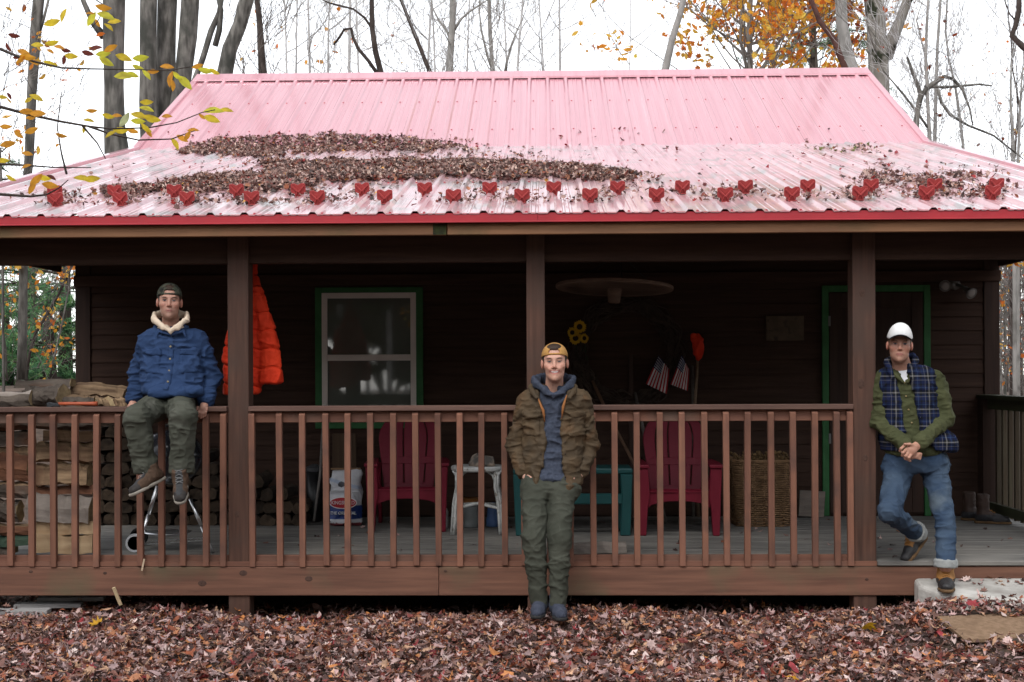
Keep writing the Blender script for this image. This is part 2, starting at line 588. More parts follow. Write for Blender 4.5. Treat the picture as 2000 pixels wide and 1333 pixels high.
def terrain(x, y):
    def ss(a, b, t):
        t = min(max((t - a) / (b - a), 0), 1)
        return t * t * (3 - 2 * t)
    z = .03 * math.sin(x * 1.7 + .6) * math.sin(y * 2.1 + 1) + .018 * math.sin(x * 4.3 + y * 3.1)
    z += .125 * ss(1.7, 2.9, x) * ss(-1.75, -.95, y) * (1 - ss(.2, 1.2, y)) + .05 * ss(1.9, 2.6, x) * ss(-1.0, -.78, y) * (1 - ss(-.5, -.3, y))
    z -= .035 * ss(-1.0, -.15, y)
    z += .055 * math.exp(-((x - .06) / .45) ** 2 - ((y + .55) / .35) ** 2)
    z += 1.5 * ss(3, 11, y) * ss(4.3, 6.2, -x)
    z += .9 * ss(6, 22, y) * ss(4.2, 8, x)
    z += 1.1 * ss(15, 30, y) * (1 - ss(3.5, 6, abs(x)))
    z += .10 * ss(2.6, 3.6, -x) * ss(.1, .9, y) * (1 - ss(2, 3, y))
    return z


# ------------------------------------------------------------------ ground sheet
xs = np.concatenate([[-300, -150, -80, -50, -30, -20], np.arange(-14, 14.01, .25), [20, 30, 50, 80, 150, 300]])
ys = np.concatenate([[-120, -60, -30, -20, -14], np.arange(-10, 1, .125), np.arange(1, 30, .6), [34, 40, 60, 100, 180, 320]])
GV = [(x, y, terrain(x, y) - .03) for y in ys for x in xs]
nxg = len(xs)
gi = np.arange(len(GV)).reshape(len(ys), nxg)
GQ = np.stack([gi[:-1, :-1].ravel(), gi[:-1, 1:].ravel(), gi[1:, 1:].ravel(), gi[1:, :-1].ravel()], 1)
g = npmesh('ground', GV, GQ, m_dirt, smooth=True)
tag(g, kind='structure')

# ================================================================== CABIN
YW = 2.8
ZD = at(1000, 1097, -.03).z                      # deck top
XL, XR = at(152, 700, YW).x, at(1948, 700, YW).x
YR = 7.75
ZR = at(1040, 147, YR).z
RXL, RXR = at(388, 150, YR).x, at(1691, 142, YR).x
YB = 5.14
ZB = at(1040, 286, YB).z
YE = -.30
ZE = at(1062, 413, YE).z - .012                  # eave, bottom of the panel
ZC = ZE - .16                                    # porch ceiling
cab = thing('cabin', 'dark brown board cabin with a pale red metal roof and open front porch', 'cabin', (0, 2, 0))
XP0, XP1 = RXL + .05, RXR - .05

# --- siding: horizontal lapped boards
def siding(mb, x0, x1, y, z0, z1, h=.1265, dirx=True, sgn=-1):
    n = int(math.ceil((z1 - z0) / h))
    for i in range(n):
        a = z0 + i * h; b = min(a + h - .006, z1)
        if dirx:
            vs = [(x0, y, a), (x1, y, a), (x1, y, b), (x0, y, b),
                  (x0, y + sgn * .016, a), (x1, y + sgn * .016, a), (x1, y + sgn * .007, b), (x0, y + sgn * .007, b)]
        else:
            vs = [(y, x0, a), (y, x1, a), (y, x1, b), (y, x0, b),
                  (y + sgn * .016, x0, a), (y + sgn * .016, x1, a), (y + sgn * .007, x1, b), (y + sgn * .007, x0, b)]
        mb.add(vs, [[4, 5, 6, 7], [0, 1, 5, 4], [3, 7, 6, 2], [0, 4, 7, 3], [1, 2, 6, 5], [0, 3, 2, 1]])

b = MB(); siding(b, XL + .12, XR - .12, YW, ZD + .012, ZC + .45); b.build('wall', m_dark, cab)
b = MB(); siding(b, YW + .14, 10.2, XL, .15, ZC + .55, dirx=False, sgn=-1); b.build('wall', m_dark, cab)
b = MB(); siding(b, YW + .14, 10.2, XR, .15, ZC + .55, dirx=False, sgn=1); b.build('wall', m_dark, cab)
b = MB(); b.box(XL, XR, 10.2, 10.25, .1, ZB - .04); b.build('wall', m_dark, cab)
b = MB()
b.box(XL + .02, XR - .02, YW + .004, YW + .03, ZD - .3, ZC + .35)
b.box(XL + .02, XL + .045, YW + .03, 10.19, .1, ZC + .5); b.box(XR - .045, XR - .02, YW + .03, 10.19, .1, ZC + .5)
b.build('sheathing', m_dark, cab)
# gables following the roof
def roofz(y):
    y = y if y <= YR else 2 * YR - y
    if y <= YB: return ZE + (ZB - ZE) * (y - YE) / (YB - YE)
    return ZB + (ZR - ZB) * (y - YB) / (YR - YB)
for gx in (XL + .01, XR - .03):
    poly = [(YW, ZC + .3), (10.2, ZC + .3)] + [(y, roofz(y) - .05) for y in (10.2, 2 * YR - YB, YR, YB, YW)]
    b = MB(); b.prism(poly, (gx, 0, 0), (0, 1, 0), (0, 0, 1), .02); b.build('gable', m_dark, cab)
# corner boards
for x0, x1 in ((XL - .012, XL + .125), (XR - .125, XR + .012)):
    b = MB(); b.box(x0, x1, YW - .03, YW + .12, .12, ZC + .35); b.build('corner_board', m_darkz, cab, bevel=.004)
b = MB(); b.box(XL - .02, XR + .02, YW - .05, YW + .0, ZC - .10, ZC - .004); b.build('frieze_board', m_dark, cab, bevel=.004)

# --- roof: ribbed metal panels (9 inch ribs), with a real thickness
PITCH = .2286
def rib_profile(x0, x1):
    pts = [(x0, 0)]
    k0 = math.ceil((x0 - .1) / PITCH); k = k0
    while k * PITCH + .07 < x1:
        c = k * PITCH + .06
        if c - .03 > x0 and c + .03 < x1:
            pts += [(c - .033, 0), (c - .014, .021), (c + .014, .021), (c + .033, 0)]
            for q in (.078, .125):
                if c + q + .02 < x1: pts += [(c + q - .012, 0), (c + q - .006, .004), (c + q + .006, .004), (c + q + .012, 0)]
        k += 1
    pts.append((x1, 0))
    return pts
RP = rib_profile(RXL, RXR)
roof = MB()
def panel(ya, za, yb, zb, nseg, lip=True):
    n = len(RP); d = Vector((0, yb - ya, zb - za)); nrm = Vector((0, -(zb - za), yb - ya)).normalized()
    if nrm.z < 0: nrm = -nrm
    vs = []; fs = []
    for s_ in range(nseg + 1):
        t = s_ / nseg
        for x, h in RP:
            p = Vector((x, ya, za)) + d * t + nrm * h
            vs.append(p)
    for s_ in range(nseg + 1):
        t = s_ / nseg
        for x, h in RP:
            p = Vector((x, ya, za)) + d * t + nrm * (h - .004)
            vs.append(p)
    o = (nseg + 1) * n
    up = (yb > ya)
    for s_ in range(nseg):
        for i in range(n - 1):
            q = [s_ * n + i, s_ * n + i + 1, (s_ + 1) * n + i + 1, (s_ + 1) * n + i]
            fs.append(q if up else q[::-1]); fs.append([o + j for j in (q[::-1] if up else q)])
    for i in range(n - 1):
        fs.append([i, o + i, o + i + 1, i + 1])
        fs.append([nseg * n + i, nseg * n + i + 1, o + nseg * n + i + 1, o + nseg * n + i])
    roof.add(vs, fs)
panel(YE, ZE, YB, ZB, 8)
panel(YB, ZB, YR, ZR, 4)
panel(2 * YR - YB, ZB, YR, ZR, 2)
m_rooflow = mat('glare_paled_stained_roof_metal', (.54, .30, .33), (.74, .47, .49), scale=4, stretch=(6, .12, 1), rough=.36, rough2=.5, bump=.05, bscale=5,
                spec=1.0, c3=(.36, .33, .32), s3=2.6, lo3=.5, hi3=.68, coat=.9)  # base colour paled to carry sky glare; grey stain patches over it
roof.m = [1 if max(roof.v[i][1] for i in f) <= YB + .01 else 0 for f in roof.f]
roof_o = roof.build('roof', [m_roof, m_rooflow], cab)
b = MB()
for yy in (YE + .06, YE + 1.9, YE + 3.7, YB + .55, YB + 1.55):
    k = math.ceil(RXL / PITCH)
    while k * PITCH + .2 < RXR:
        n_ = nrm0 if False else (Vector((0, -(ZB - ZE), YB - YE)) if yy < YB else Vector((0, -(ZR - ZB), YR - YB))).normalized()
        b.lathe([(.009, 0), (.009, .005), (.004, .007)], Vector((k * PITCH + .115, yy, roofz(yy))) + n_ * .0005, 6, axis=n_)
        k += 1
tag(b.build('roof_screws', m_fascia, roof_o), kind='stuff')
# ridge cap, rake trims, fascia, eave board
sl = (ZR - ZB) / (YR - YB)
b = MB()
for sg in (-1, 1):
    b.add([(RXL - .02, YR, ZR + .055), (RXR + .02, YR, ZR + .055), (RXR + .02, YR + sg * .2, ZR + .055 - .2 * sl - .012), (RXL - .02, YR + sg * .2, ZR + .055 - .2 * sl - .012),
           (RXL - .02, YR, ZR + .045), (RXR + .02, YR, ZR + .045), (RXR + .02, YR + sg * .2, ZR + .02 - .2 * sl), (RXL - .02, YR + sg * .2, ZR + .02 - .2 * sl)],
          [[0, 1, 2, 3], [7, 6, 5, 4], [3, 2, 6, 7], [0, 3, 7, 4], [1, 5, 6, 2]])
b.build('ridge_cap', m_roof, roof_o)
for x in (RXL, RXR):
    for ya, za, yb, zb in ((YE, ZE, YB, ZB), (YB, ZB, YR, ZR), (2 * YR - YB, ZB, YR, ZR)):
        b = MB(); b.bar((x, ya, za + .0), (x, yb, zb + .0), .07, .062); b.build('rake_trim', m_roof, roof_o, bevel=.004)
ZF0, ZF1 = at(1062, 434, YE + .02).z, at(1062, 414, YE + .02).z
b = MB(); b.box(RXL, at(1050, 430, YE).x, YE + .005, YE + .03, ZF0, ZF1 - .006)
b.box(RXL, RXR, YE - .012, YE + .004, ZF0 - .004, ZF0 + .006)
b.box(at(1050, 430, YE).x + .001, RXR, YE + .007, YE + .03, ZF0 + .001, ZF1 - .006)
b.build('fascia', m_fascia, cab, bevel=.002)
XJ = at(872, 450, YE).x
ZV0 = at(1062, 458, YE + .03).z
for xa, xb in ((RXL + .01, XJ - .003), (XJ + .003, RXR - .01)):
    b = MB(); b.box(xa, xb, YE + .031, YE + .07, ZV0, ZF0 - .003); b.build('eave_board', m_eave, cab, bevel=.004)
b = MB()
xm0 = at(845, 450, YE).x
b.box(xm0, XJ - .004, YE + .028, YE + .0305, ZV0 + .002, ZF0 - .006)
b.build('repair_plate', mat('blackened_mossy_wood', (.012, .011, .008), (.05, .06, .015), scale=16, rough=.9), cab)
# rafters + ceiling boards
b = MB()
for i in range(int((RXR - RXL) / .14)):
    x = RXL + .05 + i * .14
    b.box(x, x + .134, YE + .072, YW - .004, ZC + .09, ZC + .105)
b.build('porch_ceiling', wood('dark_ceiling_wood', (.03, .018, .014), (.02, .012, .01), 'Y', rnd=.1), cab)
ZH = at(1200, 511, .06).z
for xa, xb in ((RXL + .1, RXR - .1),):
    b = MB(); b.box(xa, xb, .045, .125, ZH, ZC + .088); b.build('header_beam', m_dark, cab, bevel=.004)
b = MB(); b.box(RXL + .03, RXL + .07, YE + .075, YW - .06, ZC + .03, ZC + .088); b.build('side_beam', m_dark, cab)
b = MB(); b.box(RXR - .07, RXR - .03, YE + .075, YW - .06, ZC + .03, ZC + .088); b.build('side_beam', m_dark, cab)

for gx in (RXL + .03, RXR - .045):
    poly = [(YE + .1, ZC + .09), (YW + .1, ZC + .09), (YW + .1, roofz(YW + .1) - .03), (YE + .1, roofz(YE + .1) - .02)]
    b = MB(); b.prism(poly, (gx, 0, 0), (0, 1, 0), (0, 0, 1), .015); b.build('porch_gable', m_dark, cab)
b = MB(); b.box(RXL + .05, RXR - .05, YE + .0705, YE + .0715, ZV0 + .004, ZE + .012); b.box(RXL + .05, RXR - .05, YE + .1, YE + .14, ZC + .107, ZE + .018)
b.build('eave_closure', m_dark, cab)
# --- porch posts
POSTS = []
for x0, x1 in ((445, 486), (1029, 1065), (1666, 1711)):
    a, c = at(x0, 800, 0).x, at(x1, 800, 0).x
    POSTS.append((a, c))
    b = MB(); b.box(a, c, .0, .148, -.2, ZC + .088)
    b.build('porch_post', m_post, cab, bevel=.006, seg=2)
for xa in (RXL + .34, RXR - .48):
    b = MB(); b.box(xa, xa + .14, .0, .148, -.2, ZC + .088); b.build('porch_post', m_post, cab, bevel=.006, seg=2)
# knots on the posts
m_knot = mat('wood_knot', (.055, .028, .02), (.085, .045, .032), scale=60, rough=.8)
for px, py, r in ((1684, 572, .02), (1682, 750, .024), (1690, 895, .016), (463, 1005, .016)):
    p = at(px, py, 0); b = MB()
    b.lathe([(r, 0), (r * .6, .002)], (p.x, -.001, p.z), 12, axis=(0, -1, 0), sy=1.5); b.build('knot', m_knot, cab)

# --- deck, rim beam
b = MB()
y = -.03; nb = 0
y = .012
while y < YW - .03:
    x = RXL + .25
    b.box(x, XR + .35, y, min(y + .137, YW - .02), ZD - .032, ZD + random.uniform(-.0015, .0015))
    y += .142
b.build('deck', m_deck, cab, bevel=.003)
ZB1, ZB0 = at(1000, 1107, -.0).z, at(1000, 1163, -.0).z
XS = at(857, 1130, -.015).x
for xa, xb, dy in ((RXL + .3, XS - .001, 0), (XS + .001, XR + .30, .002)):
    b = MB(); b.box(xa, xb, -.018 + dy, .03, ZB0, ZB1); b.build('rim_beam', m_beam, cab, bevel=.006, seg=2)
b = MB(); b.box(RXL + .3, POSTS[2][1], -.008, .011, ZB1 + .004, ZD - .003); b.build('deck_trim', m_rail_h, cab)
b = MB(); b.box(POSTS[2][1] + .002, XR + .35, -.03, .011, ZD - .032, ZD - .001); b.build('deck_edge', m_deck, cab, bevel=.004)
b = MB(); b.box(RXL + .3, XR + .3, .012, .035, ZB1 + .002, ZD - .036); b.build('deck_joist', m_dark, cab)
for (px, py, r) in ((603, 1131, .027), (870, 1116, .012), (205, 1120, .014), (395, 1140, .03), (475, 1120, .028), (60, 1117, .015), (1693, 1132, .012)):
    p = at(px, py, -.02); b = MB()
    b.lathe([(r, 0), (r * .55, .0015)], (p.x, -.0185, p.z), 12, axis=(0, -1, 0), sy=.7); b.build('knot', m_knot, cab)
b = MB()
for i in range(4):
    b.box(RXL + .4, XR + .2, .5 + i * .62, .54 + i * .62, ZB0 + .02, ZD - .034)
for (a, c) in POSTS: b.box(a - .05, c + .05, 1.4, 1.52, -.2, ZB0)
b.box(RXL + .6, XR + .3, 2.62, 2.7, -.3, ZD - .034)
b.build('deck_framing', m_dark, cab)

# --- window
wx0, wx1 = at(617, 700, YW).x, at(827, 700, YW).x
wz1, wz0 = at(720, 562, YW).z, at(720, 837, YW).z
win = thing('window', None, None)
COL.objects.unlink(win); bpy.data.objects.remove(win)
t = .062
b = MB()
b.box(wx0, wx0 + t, YW - .042, YW - .015, wz0, wz1); b.box(wx1 - t, wx1, YW - .042, YW - .015, wz0, wz1)
b.box(wx0 + t, wx1 - t, YW - .042, YW - .015, wz1 - t * .8, wz1); b.box(wx0 + t, wx1 - t, YW - .042, YW - .015, wz0, wz0 + t * .9)
win = b.build('window', m_green, cab, bevel=.003)
ix0, ix1, iz0, iz1 = wx0 + t, wx1 - t, wz0 + t * .9, wz1 - t * .8
f = .05
b = MB()
b.box(ix0, ix0 + f, YW - .05, YW - .018, iz0, iz1); b.box(ix1 - f, ix1, YW - .05, YW - .018, iz0, iz1)
b.box(ix0 + f, ix1 - f, YW - .05, YW - .018, iz1 - f, iz1); b.box(ix0 + f, ix1 - f, YW - .05, YW - .018, iz0, iz0 + f * .7)
zm = at(720, 699, YW).z
b.box(ix0 + f, ix1 - f, YW - .048, YW - .018, zm - .028, zm + .028)
b.build('sash', m_sash, win, bevel=.003)
m_glass = mat('dark_window_glass', (.10, .11, .095), (.13, .14, .12), scale=2, rough=.03, bump=.01, bscale=2, spec=.9)
for za, zb in ((iz0 + f * .7, zm - .028), (zm + .028, iz1 - f)):
    b = MB(); b.box(ix0 + f, ix1 - f, YW - .034, YW - .028, za, zb); b.build('pane', m_glass, win)
b = MB()
b.box(ix0 + f, ix1 - f, YW - .0362, YW - .0345, iz0 + f * .7, iz0 + .13)
b.build('insect_screen', mat('pale_screen_mesh', (.10, .10, .11), rough=.8), win)

m_hinge = mat('grey_hinge_steel', (.2, .2, .2), rough=.5, metallic=.8)
# --- door with green casing
dx0, dx1 = at(1604, 700, YW).x, at(1815, 700, YW).x
dz1 = at(1710, 558, YW).z
t = .058
b = MB()
b.box(dx0, dx0 + t, YW - .045, YW - .012, ZD + .003, dz1); b.box(dx1 - t, dx1, YW - .045, YW - .012, ZD + .003, dz1)
b.box(dx0 + t, dx1 - t, YW - .045, YW - .012, dz1 - t, dz1)
dcase = b.build('door_casing', m_green, cab, bevel=.003)
b = MB(); b.box(dx0 + t + .004, dx1 - t - .004, YW - .03, YW - .012, ZD + .02, dz1 - t - .004)
door = b.build('door', m_darkz, cab)
q = .11
b = MB()
for xa, xb, za, zb in ((dx0 + t + .006, dx0 + t + q, ZD + .03, dz1 - t - .006), (dx1 - t - q, dx1 - t - .006, ZD + .03, dz1 - t - .006),
                       (dx0 + t + q + .001, dx1 - t - q - .001, ZD + .03, ZD + .25), (dx0 + t + q + .001, dx1 - t - q - .001, dz1 - t - .14, dz1 - t - .006),
                       (dx0 + t + q + .001, dx1 - t - q - .001, ZD + .88, ZD + 1.0)):
    b.box(xa, xb, YW - .042, YW - .0305, za, zb)
b.build('door_frame', m_darkz, door, bevel=.004)
b = MB(); b.lathe([(.012, 0), (.012, .03), (.026, .035), (.028, .05), (.02, .062), (.005, .065)], (dx0 + t + .06, YW - .042, ZD + .95), 16, axis=(0, -1, 0))
b.build('door_knob', mat('dull_brass', (.12, .09, .05), rough=.4, metallic=1), door, smooth=True)
for z in (ZD + .65, ZD + 1.7):
    b = MB(); b.box(dx0 + t - .004, dx0 + t + .016, YW - .05, YW - .0455, z, z + .09)
    b.build('hinge', m_hinge, door)

# --- snow guards: two staggered rows of red plastic chevrons screwed on the roof
nrm_low = Vector((0, -(ZB - ZE), YB - YE)).normalized()
sl_low = Vector((0, YB - YE, ZB - ZE)).normalized()
def roofpoint(px, py, off=0.0):
    d = ray(px, py); P0 = Vector((0, YE, ZE)) + nrm_low * off
    tt = (P0 - cam.location).dot(nrm_low) / d.dot(nrm_low)
    return cam.location + d * tt
gp = [(-.024, 0), (.024, 0), (.028, .024), (.052, .034), (.058, .042), (.058, .094), (.052, .104), (.028, .107), (0, .093), (-.028, .107), (-.052, .104), (-.058, .094), (-.058, .042), (-.052, .034), (-.028, .024)]
def guard():
    b = MB()
    b.prism(gp, (0, .0, 0), (1, 0, 0), (0, 0, 1), .012, dirv=(0, -1, 0))
    for sg in (-1, 1):
        b.bar((sg * .047, -.015, .088), (0, -.022, .040), .012, .014, up=(0, -1, 0))
        b.bar((sg * .024, -.014, .0), (sg * .008, -.02, .045), .006, .012, up=(0, -1, 0))
        b.bar((sg * .03, .0, .02), (sg * .03, .06, .002), .006, .02)
    b.box(-.028, .028, -.03, .09, .0, .006)
    return b
FRONT = [(110, 408), (237, 406), (367, 405), (493, 403), (622, 401), (752, 399), (886, 398), (1019, 397), (1152, 396), (1282, 395), (1416, 394), (1546, 394), (1678, 394), (1808, 393), (1937, 392)]
BACK = [(108, 392), (226, 393), (341, 390), (464, 388), (584, 387), (709, 384), (831, 383), (957, 382), (1081, 381), (1206, 380), (1332, 380), (1456, 378), (1577, 377), (1701, 377), (1824, 376), (1944, 376)]
GUARDS = []
g0 = guard().build('snow_guard', m_guard, None, bevel=.002)
pitch_ang = math.atan2(ZB - ZE, YB - YE)
yf = np.mean([roofpoint(*p).y for p in FRONT[3:12]]); yk = yf + .46
for row, yy in ((FRONT, yf), (BACK, yk)):
    for (px, py) in row:
        x = at(px, 390, yy).x
        k = round((x - .06 - PITCH / 2) / PITCH)
        o = g0 if not GUARDS else g0.copy()
        if GUARDS: COL.objects.link(o)
        o.parent = roof_o
        z = roofz(yy) + .003
        o.location = (x, yy, z)
        o.rotation_euler = (pitch_ang + random.uniform(-.06, .06), random.uniform(-.03, .03), random.uniform(-.14, .14)); o.scale = (.95, .95, .95)
        GUARDS.append((x, yy, z))

# ================================================================== RAILINGS
def zpx(py, Y): return at(1062, py, Y).z
ZT1, ZT0 = zpx(792, -.02), zpx(802, -.02)
ZS1, ZS0 = ZT0 - .001, zpx(824, .02)
ZL1, ZL0 = zpx(1084, .02), zpx(1101, .02)
def railing(name, label, x0, x1, balx, topend=None):
    r = thing(name, label, 'railing', ((x0 + x1) / 2, .04, ZD))
    b = MB(); b.box(x0, topend or x1, -.03, .115, ZT0, ZT1); b.build('top_rail', m_railcap, r, bevel=.004)
    b = MB(); b.box(x0, x1, .012, .05, ZS0, ZS1); b.build('sub_rail', m_rail_h, r, bevel=.003)
    b = MB(); b.box(x0, x1, .012, .05, ZL0, ZL1); b.build('bottom_rail', m_rail_h, r, bevel=.003)
    hw = .0205
    for px in balx:
        xa = at(px, 805, -.025).x + random.uniform(-.003, .003); xb = xa + random.uniform(-.006, .006)
        za, zb = ZT0 - .002, ZL0 - .012 + random.uniform(-.006, .006)
        b = MB()
        vs = [(xb - hw, -.03, zb + .0), (xb + hw, -.03, zb + .0), (xb + hw, .0115, zb), (xb - hw, .0115, zb),
              (xa - hw, -.03, za - .022), (xa + hw, -.03, za - .022), (xa + hw, .0115, za), (xa - hw, .0115, za)]
        b.add(vs, [[3, 2, 1, 0], [4, 5, 6, 7], [0, 1, 5, 4], [1, 2, 6, 5], [2, 3, 7, 6], [3, 0, 4, 7]])
        b.build('baluster', m_rail_v, r, bevel=.0025)
    return r
railing('porch_railing', 'red stained porch railing left of the left post, under the seated man', RXL + .482, POSTS[0][0] - .002,
        [ -26, 17, 60, 103, 146, 188, 230, 272, 315, 357, 400, 436])
railing('porch_railing', 'red stained porch railing between left post and middle post, before the charcoal bag', POSTS[0][1] + .002, POSTS[1][0] - .002,
        [491, 545, 590, 635, 678, 723, 767, 810, 854, 898, 941, 985, 1022])
railing('porch_railing', 'red stained porch railing between middle post and right post, before the wicker basket', POSTS[1][1] + .002, POSTS[2][0] - .002,
        [1073, 1115, 1157, 1200, 1244, 1288, 1332, 1375, 1418, 1461, 1505, 1548, 1592, 1635, 1660])
# side railing, running from the wall towards the viewer
r = thing('porch_railing', 'dark mossy side railing running out from the right end of the cabin wall', 'railing', (XR, 1.4, ZD))
sx = at(1925, 775, YW - .05).x
sz1 = at(1930, 771, YW - .03).z
b = MB(); b.box(sx - .075, sx + .075, -.1, YW - .018, sz1 - .036, sz1); b.build('top_rail', m_mossy, r, bevel=.004)
b = MB(); b.box(sx - .02, sx + .018, -.05, YW - .018, sz1 - .125, sz1 - .037); b.build('sub_rail', m_mossy, r)
b = MB(); b.box(sx - .02, sx + .018, -.05, YW - .018, ZD + .06, ZD + .14); b.build('bottom_rail', m_mossy, r)
b = MB(); b.box(sx - .06, sx + .06, YW - .16, YW - .0185, ZD, sz1 - .037); b.build('end_post', m_darkz, r)
for i in range(18):
    yy = YW - .26 - i * .148
    b = MB(); b.box(sx + .0185, sx + .058, yy - .02, yy + .02, ZD + .03, sz1 - .04); b.build('baluster', m_mossv, r, bevel=.003)
# ================================================================== PEOPLE
m_skin = vcmat('skin', rough=.55, spec=.35, bump=.06, bscale=220, sss=.12, nz=.08)
m_hair = mat('dark_hair', (.025, .014, .009), (.06, .035, .022), scale=90, stretch=(1, 1, .15), rough=.6, bump=.6, bscale=260)


def rotm(turn=0, tilt=0, pitch=0):
    M_ = Matrix.Rotation(R(turn), 3, 'Z') @ Matrix.Rotation(R(tilt), 3, 'Y') @ Matrix.Rotation(R(pitch), 3, 'X')
    return np.array(M_.transposed())


def frame(fwd, up):
    f = Vector(fwd).normalized(); u = Vector(up); u = (u - f * u.dot(f)).normalized(); r = u.cross(f)
    return np.array([r, -f, u])


def loc_of(V, c, rot, s=1.0):
    d = (V - np.array(c)) @ np.array(rot).T
    return d[:, 0] / s, -d[:, 1] / s, d[:, 2] / s


def cap_(x, f, z, a, b, ra, rb): return d_cap(x, f, z, a, b, ra, rb)
def sph_(x, f, z, c, r): return np.sqrt((x - c[0]) ** 2 + (f - c[1]) ** 2 + (z - c[2]) ** 2) - r


def head_fn(s, smile=False, jaw=1.0):
    def fn(x, f, z):
        x, f, z = x / s, f / s, z / s
        d = d_ell(x, f, z, (0, -.014, .044), (.075, .097, .084))
        d = smin(d, d_ell(x, f, z, (0, .028, -.028), (.062, .062, .086)), .03)
        d = smin(d, d_ell(x, f, z, (0, .036, -.072), (.050 * jaw, .050, .044)), .025)
        d = smin(d, sph_(x, f, z, (0, .078, -.100), .017), .028)
        d = smin(d, cap_(x, f, z, (-.034, .081, .027), (.034, .081, .027), .011, .011), .022)
        for q in (-1, 1):
            d = smin(d, d_ell(x, f, z, (q * .043, .058, -.020), (.024, .026, .022)), .022)
            d = smax(d, -sph_(x, f, z, (q * .032, .106, .006), .0175), .014)
            d = smin(d, sph_(x, f, z, (q * .031, .0755, .006), .0128), .003)
            d = smin(d, cap_(x, f, z, (q * .020, .083, .0135), (q * .044, .076, .0125), .0045, .004), .004)
            d = smin(d, d_ell(x - q * .076, f + .012 + (abs(q) * 0), z, (q * .004, 0, -.004), (.010, .019, .031)), .010)
        d = smin(d, cap_(x, f, z, (0, .088, .014), (0, .107, -.027), .0075, .0105), .012)
        for q in (-1, 1): d = smin(d, sph_(x, f, z, (q * .0115, .097, -.032), .0075), .008)
        d = smin(d, d_ell(x, f, z, (0, .080, -.049), (.024, .012, .013)), .012)
        if smile:
            d = smin(d, cap_(x, f, z, (-.034, .074, -.050), (-.030, .083, -.040), .010, .013), .016)
            d = smin(d, cap_(x, f, z, (.034, .074, -.050), (.030, .083, -.040), .010, .013), .016)
            up = [(-.029, .077, -.054), (-.012, .090, -.0565), (.012, .090, -.0565), (.029, .077, -.054)]
            lw = [(-.027, .076, -.058), (-.012, .088, -.0735), (.012, .088, -.0735), (.027, .076, -.058)]
        else:
            up = [(-.024, .080, -.0625), (-.009, .0915, -.0585), (.009, .0915, -.0585), (.024, .080, -.0625)]
            lw = [(-.021, .081, -.0665), (-.008, .090, -.0705), (.008, .090, -.0705), (.021, .081, -.0665)]
        for pl in (up, lw):
            for i in range(3): d = smin(d, cap_(x, f, z, pl[i], pl[i + 1], .0062, .0062), .006)
        return d * s
    return fn


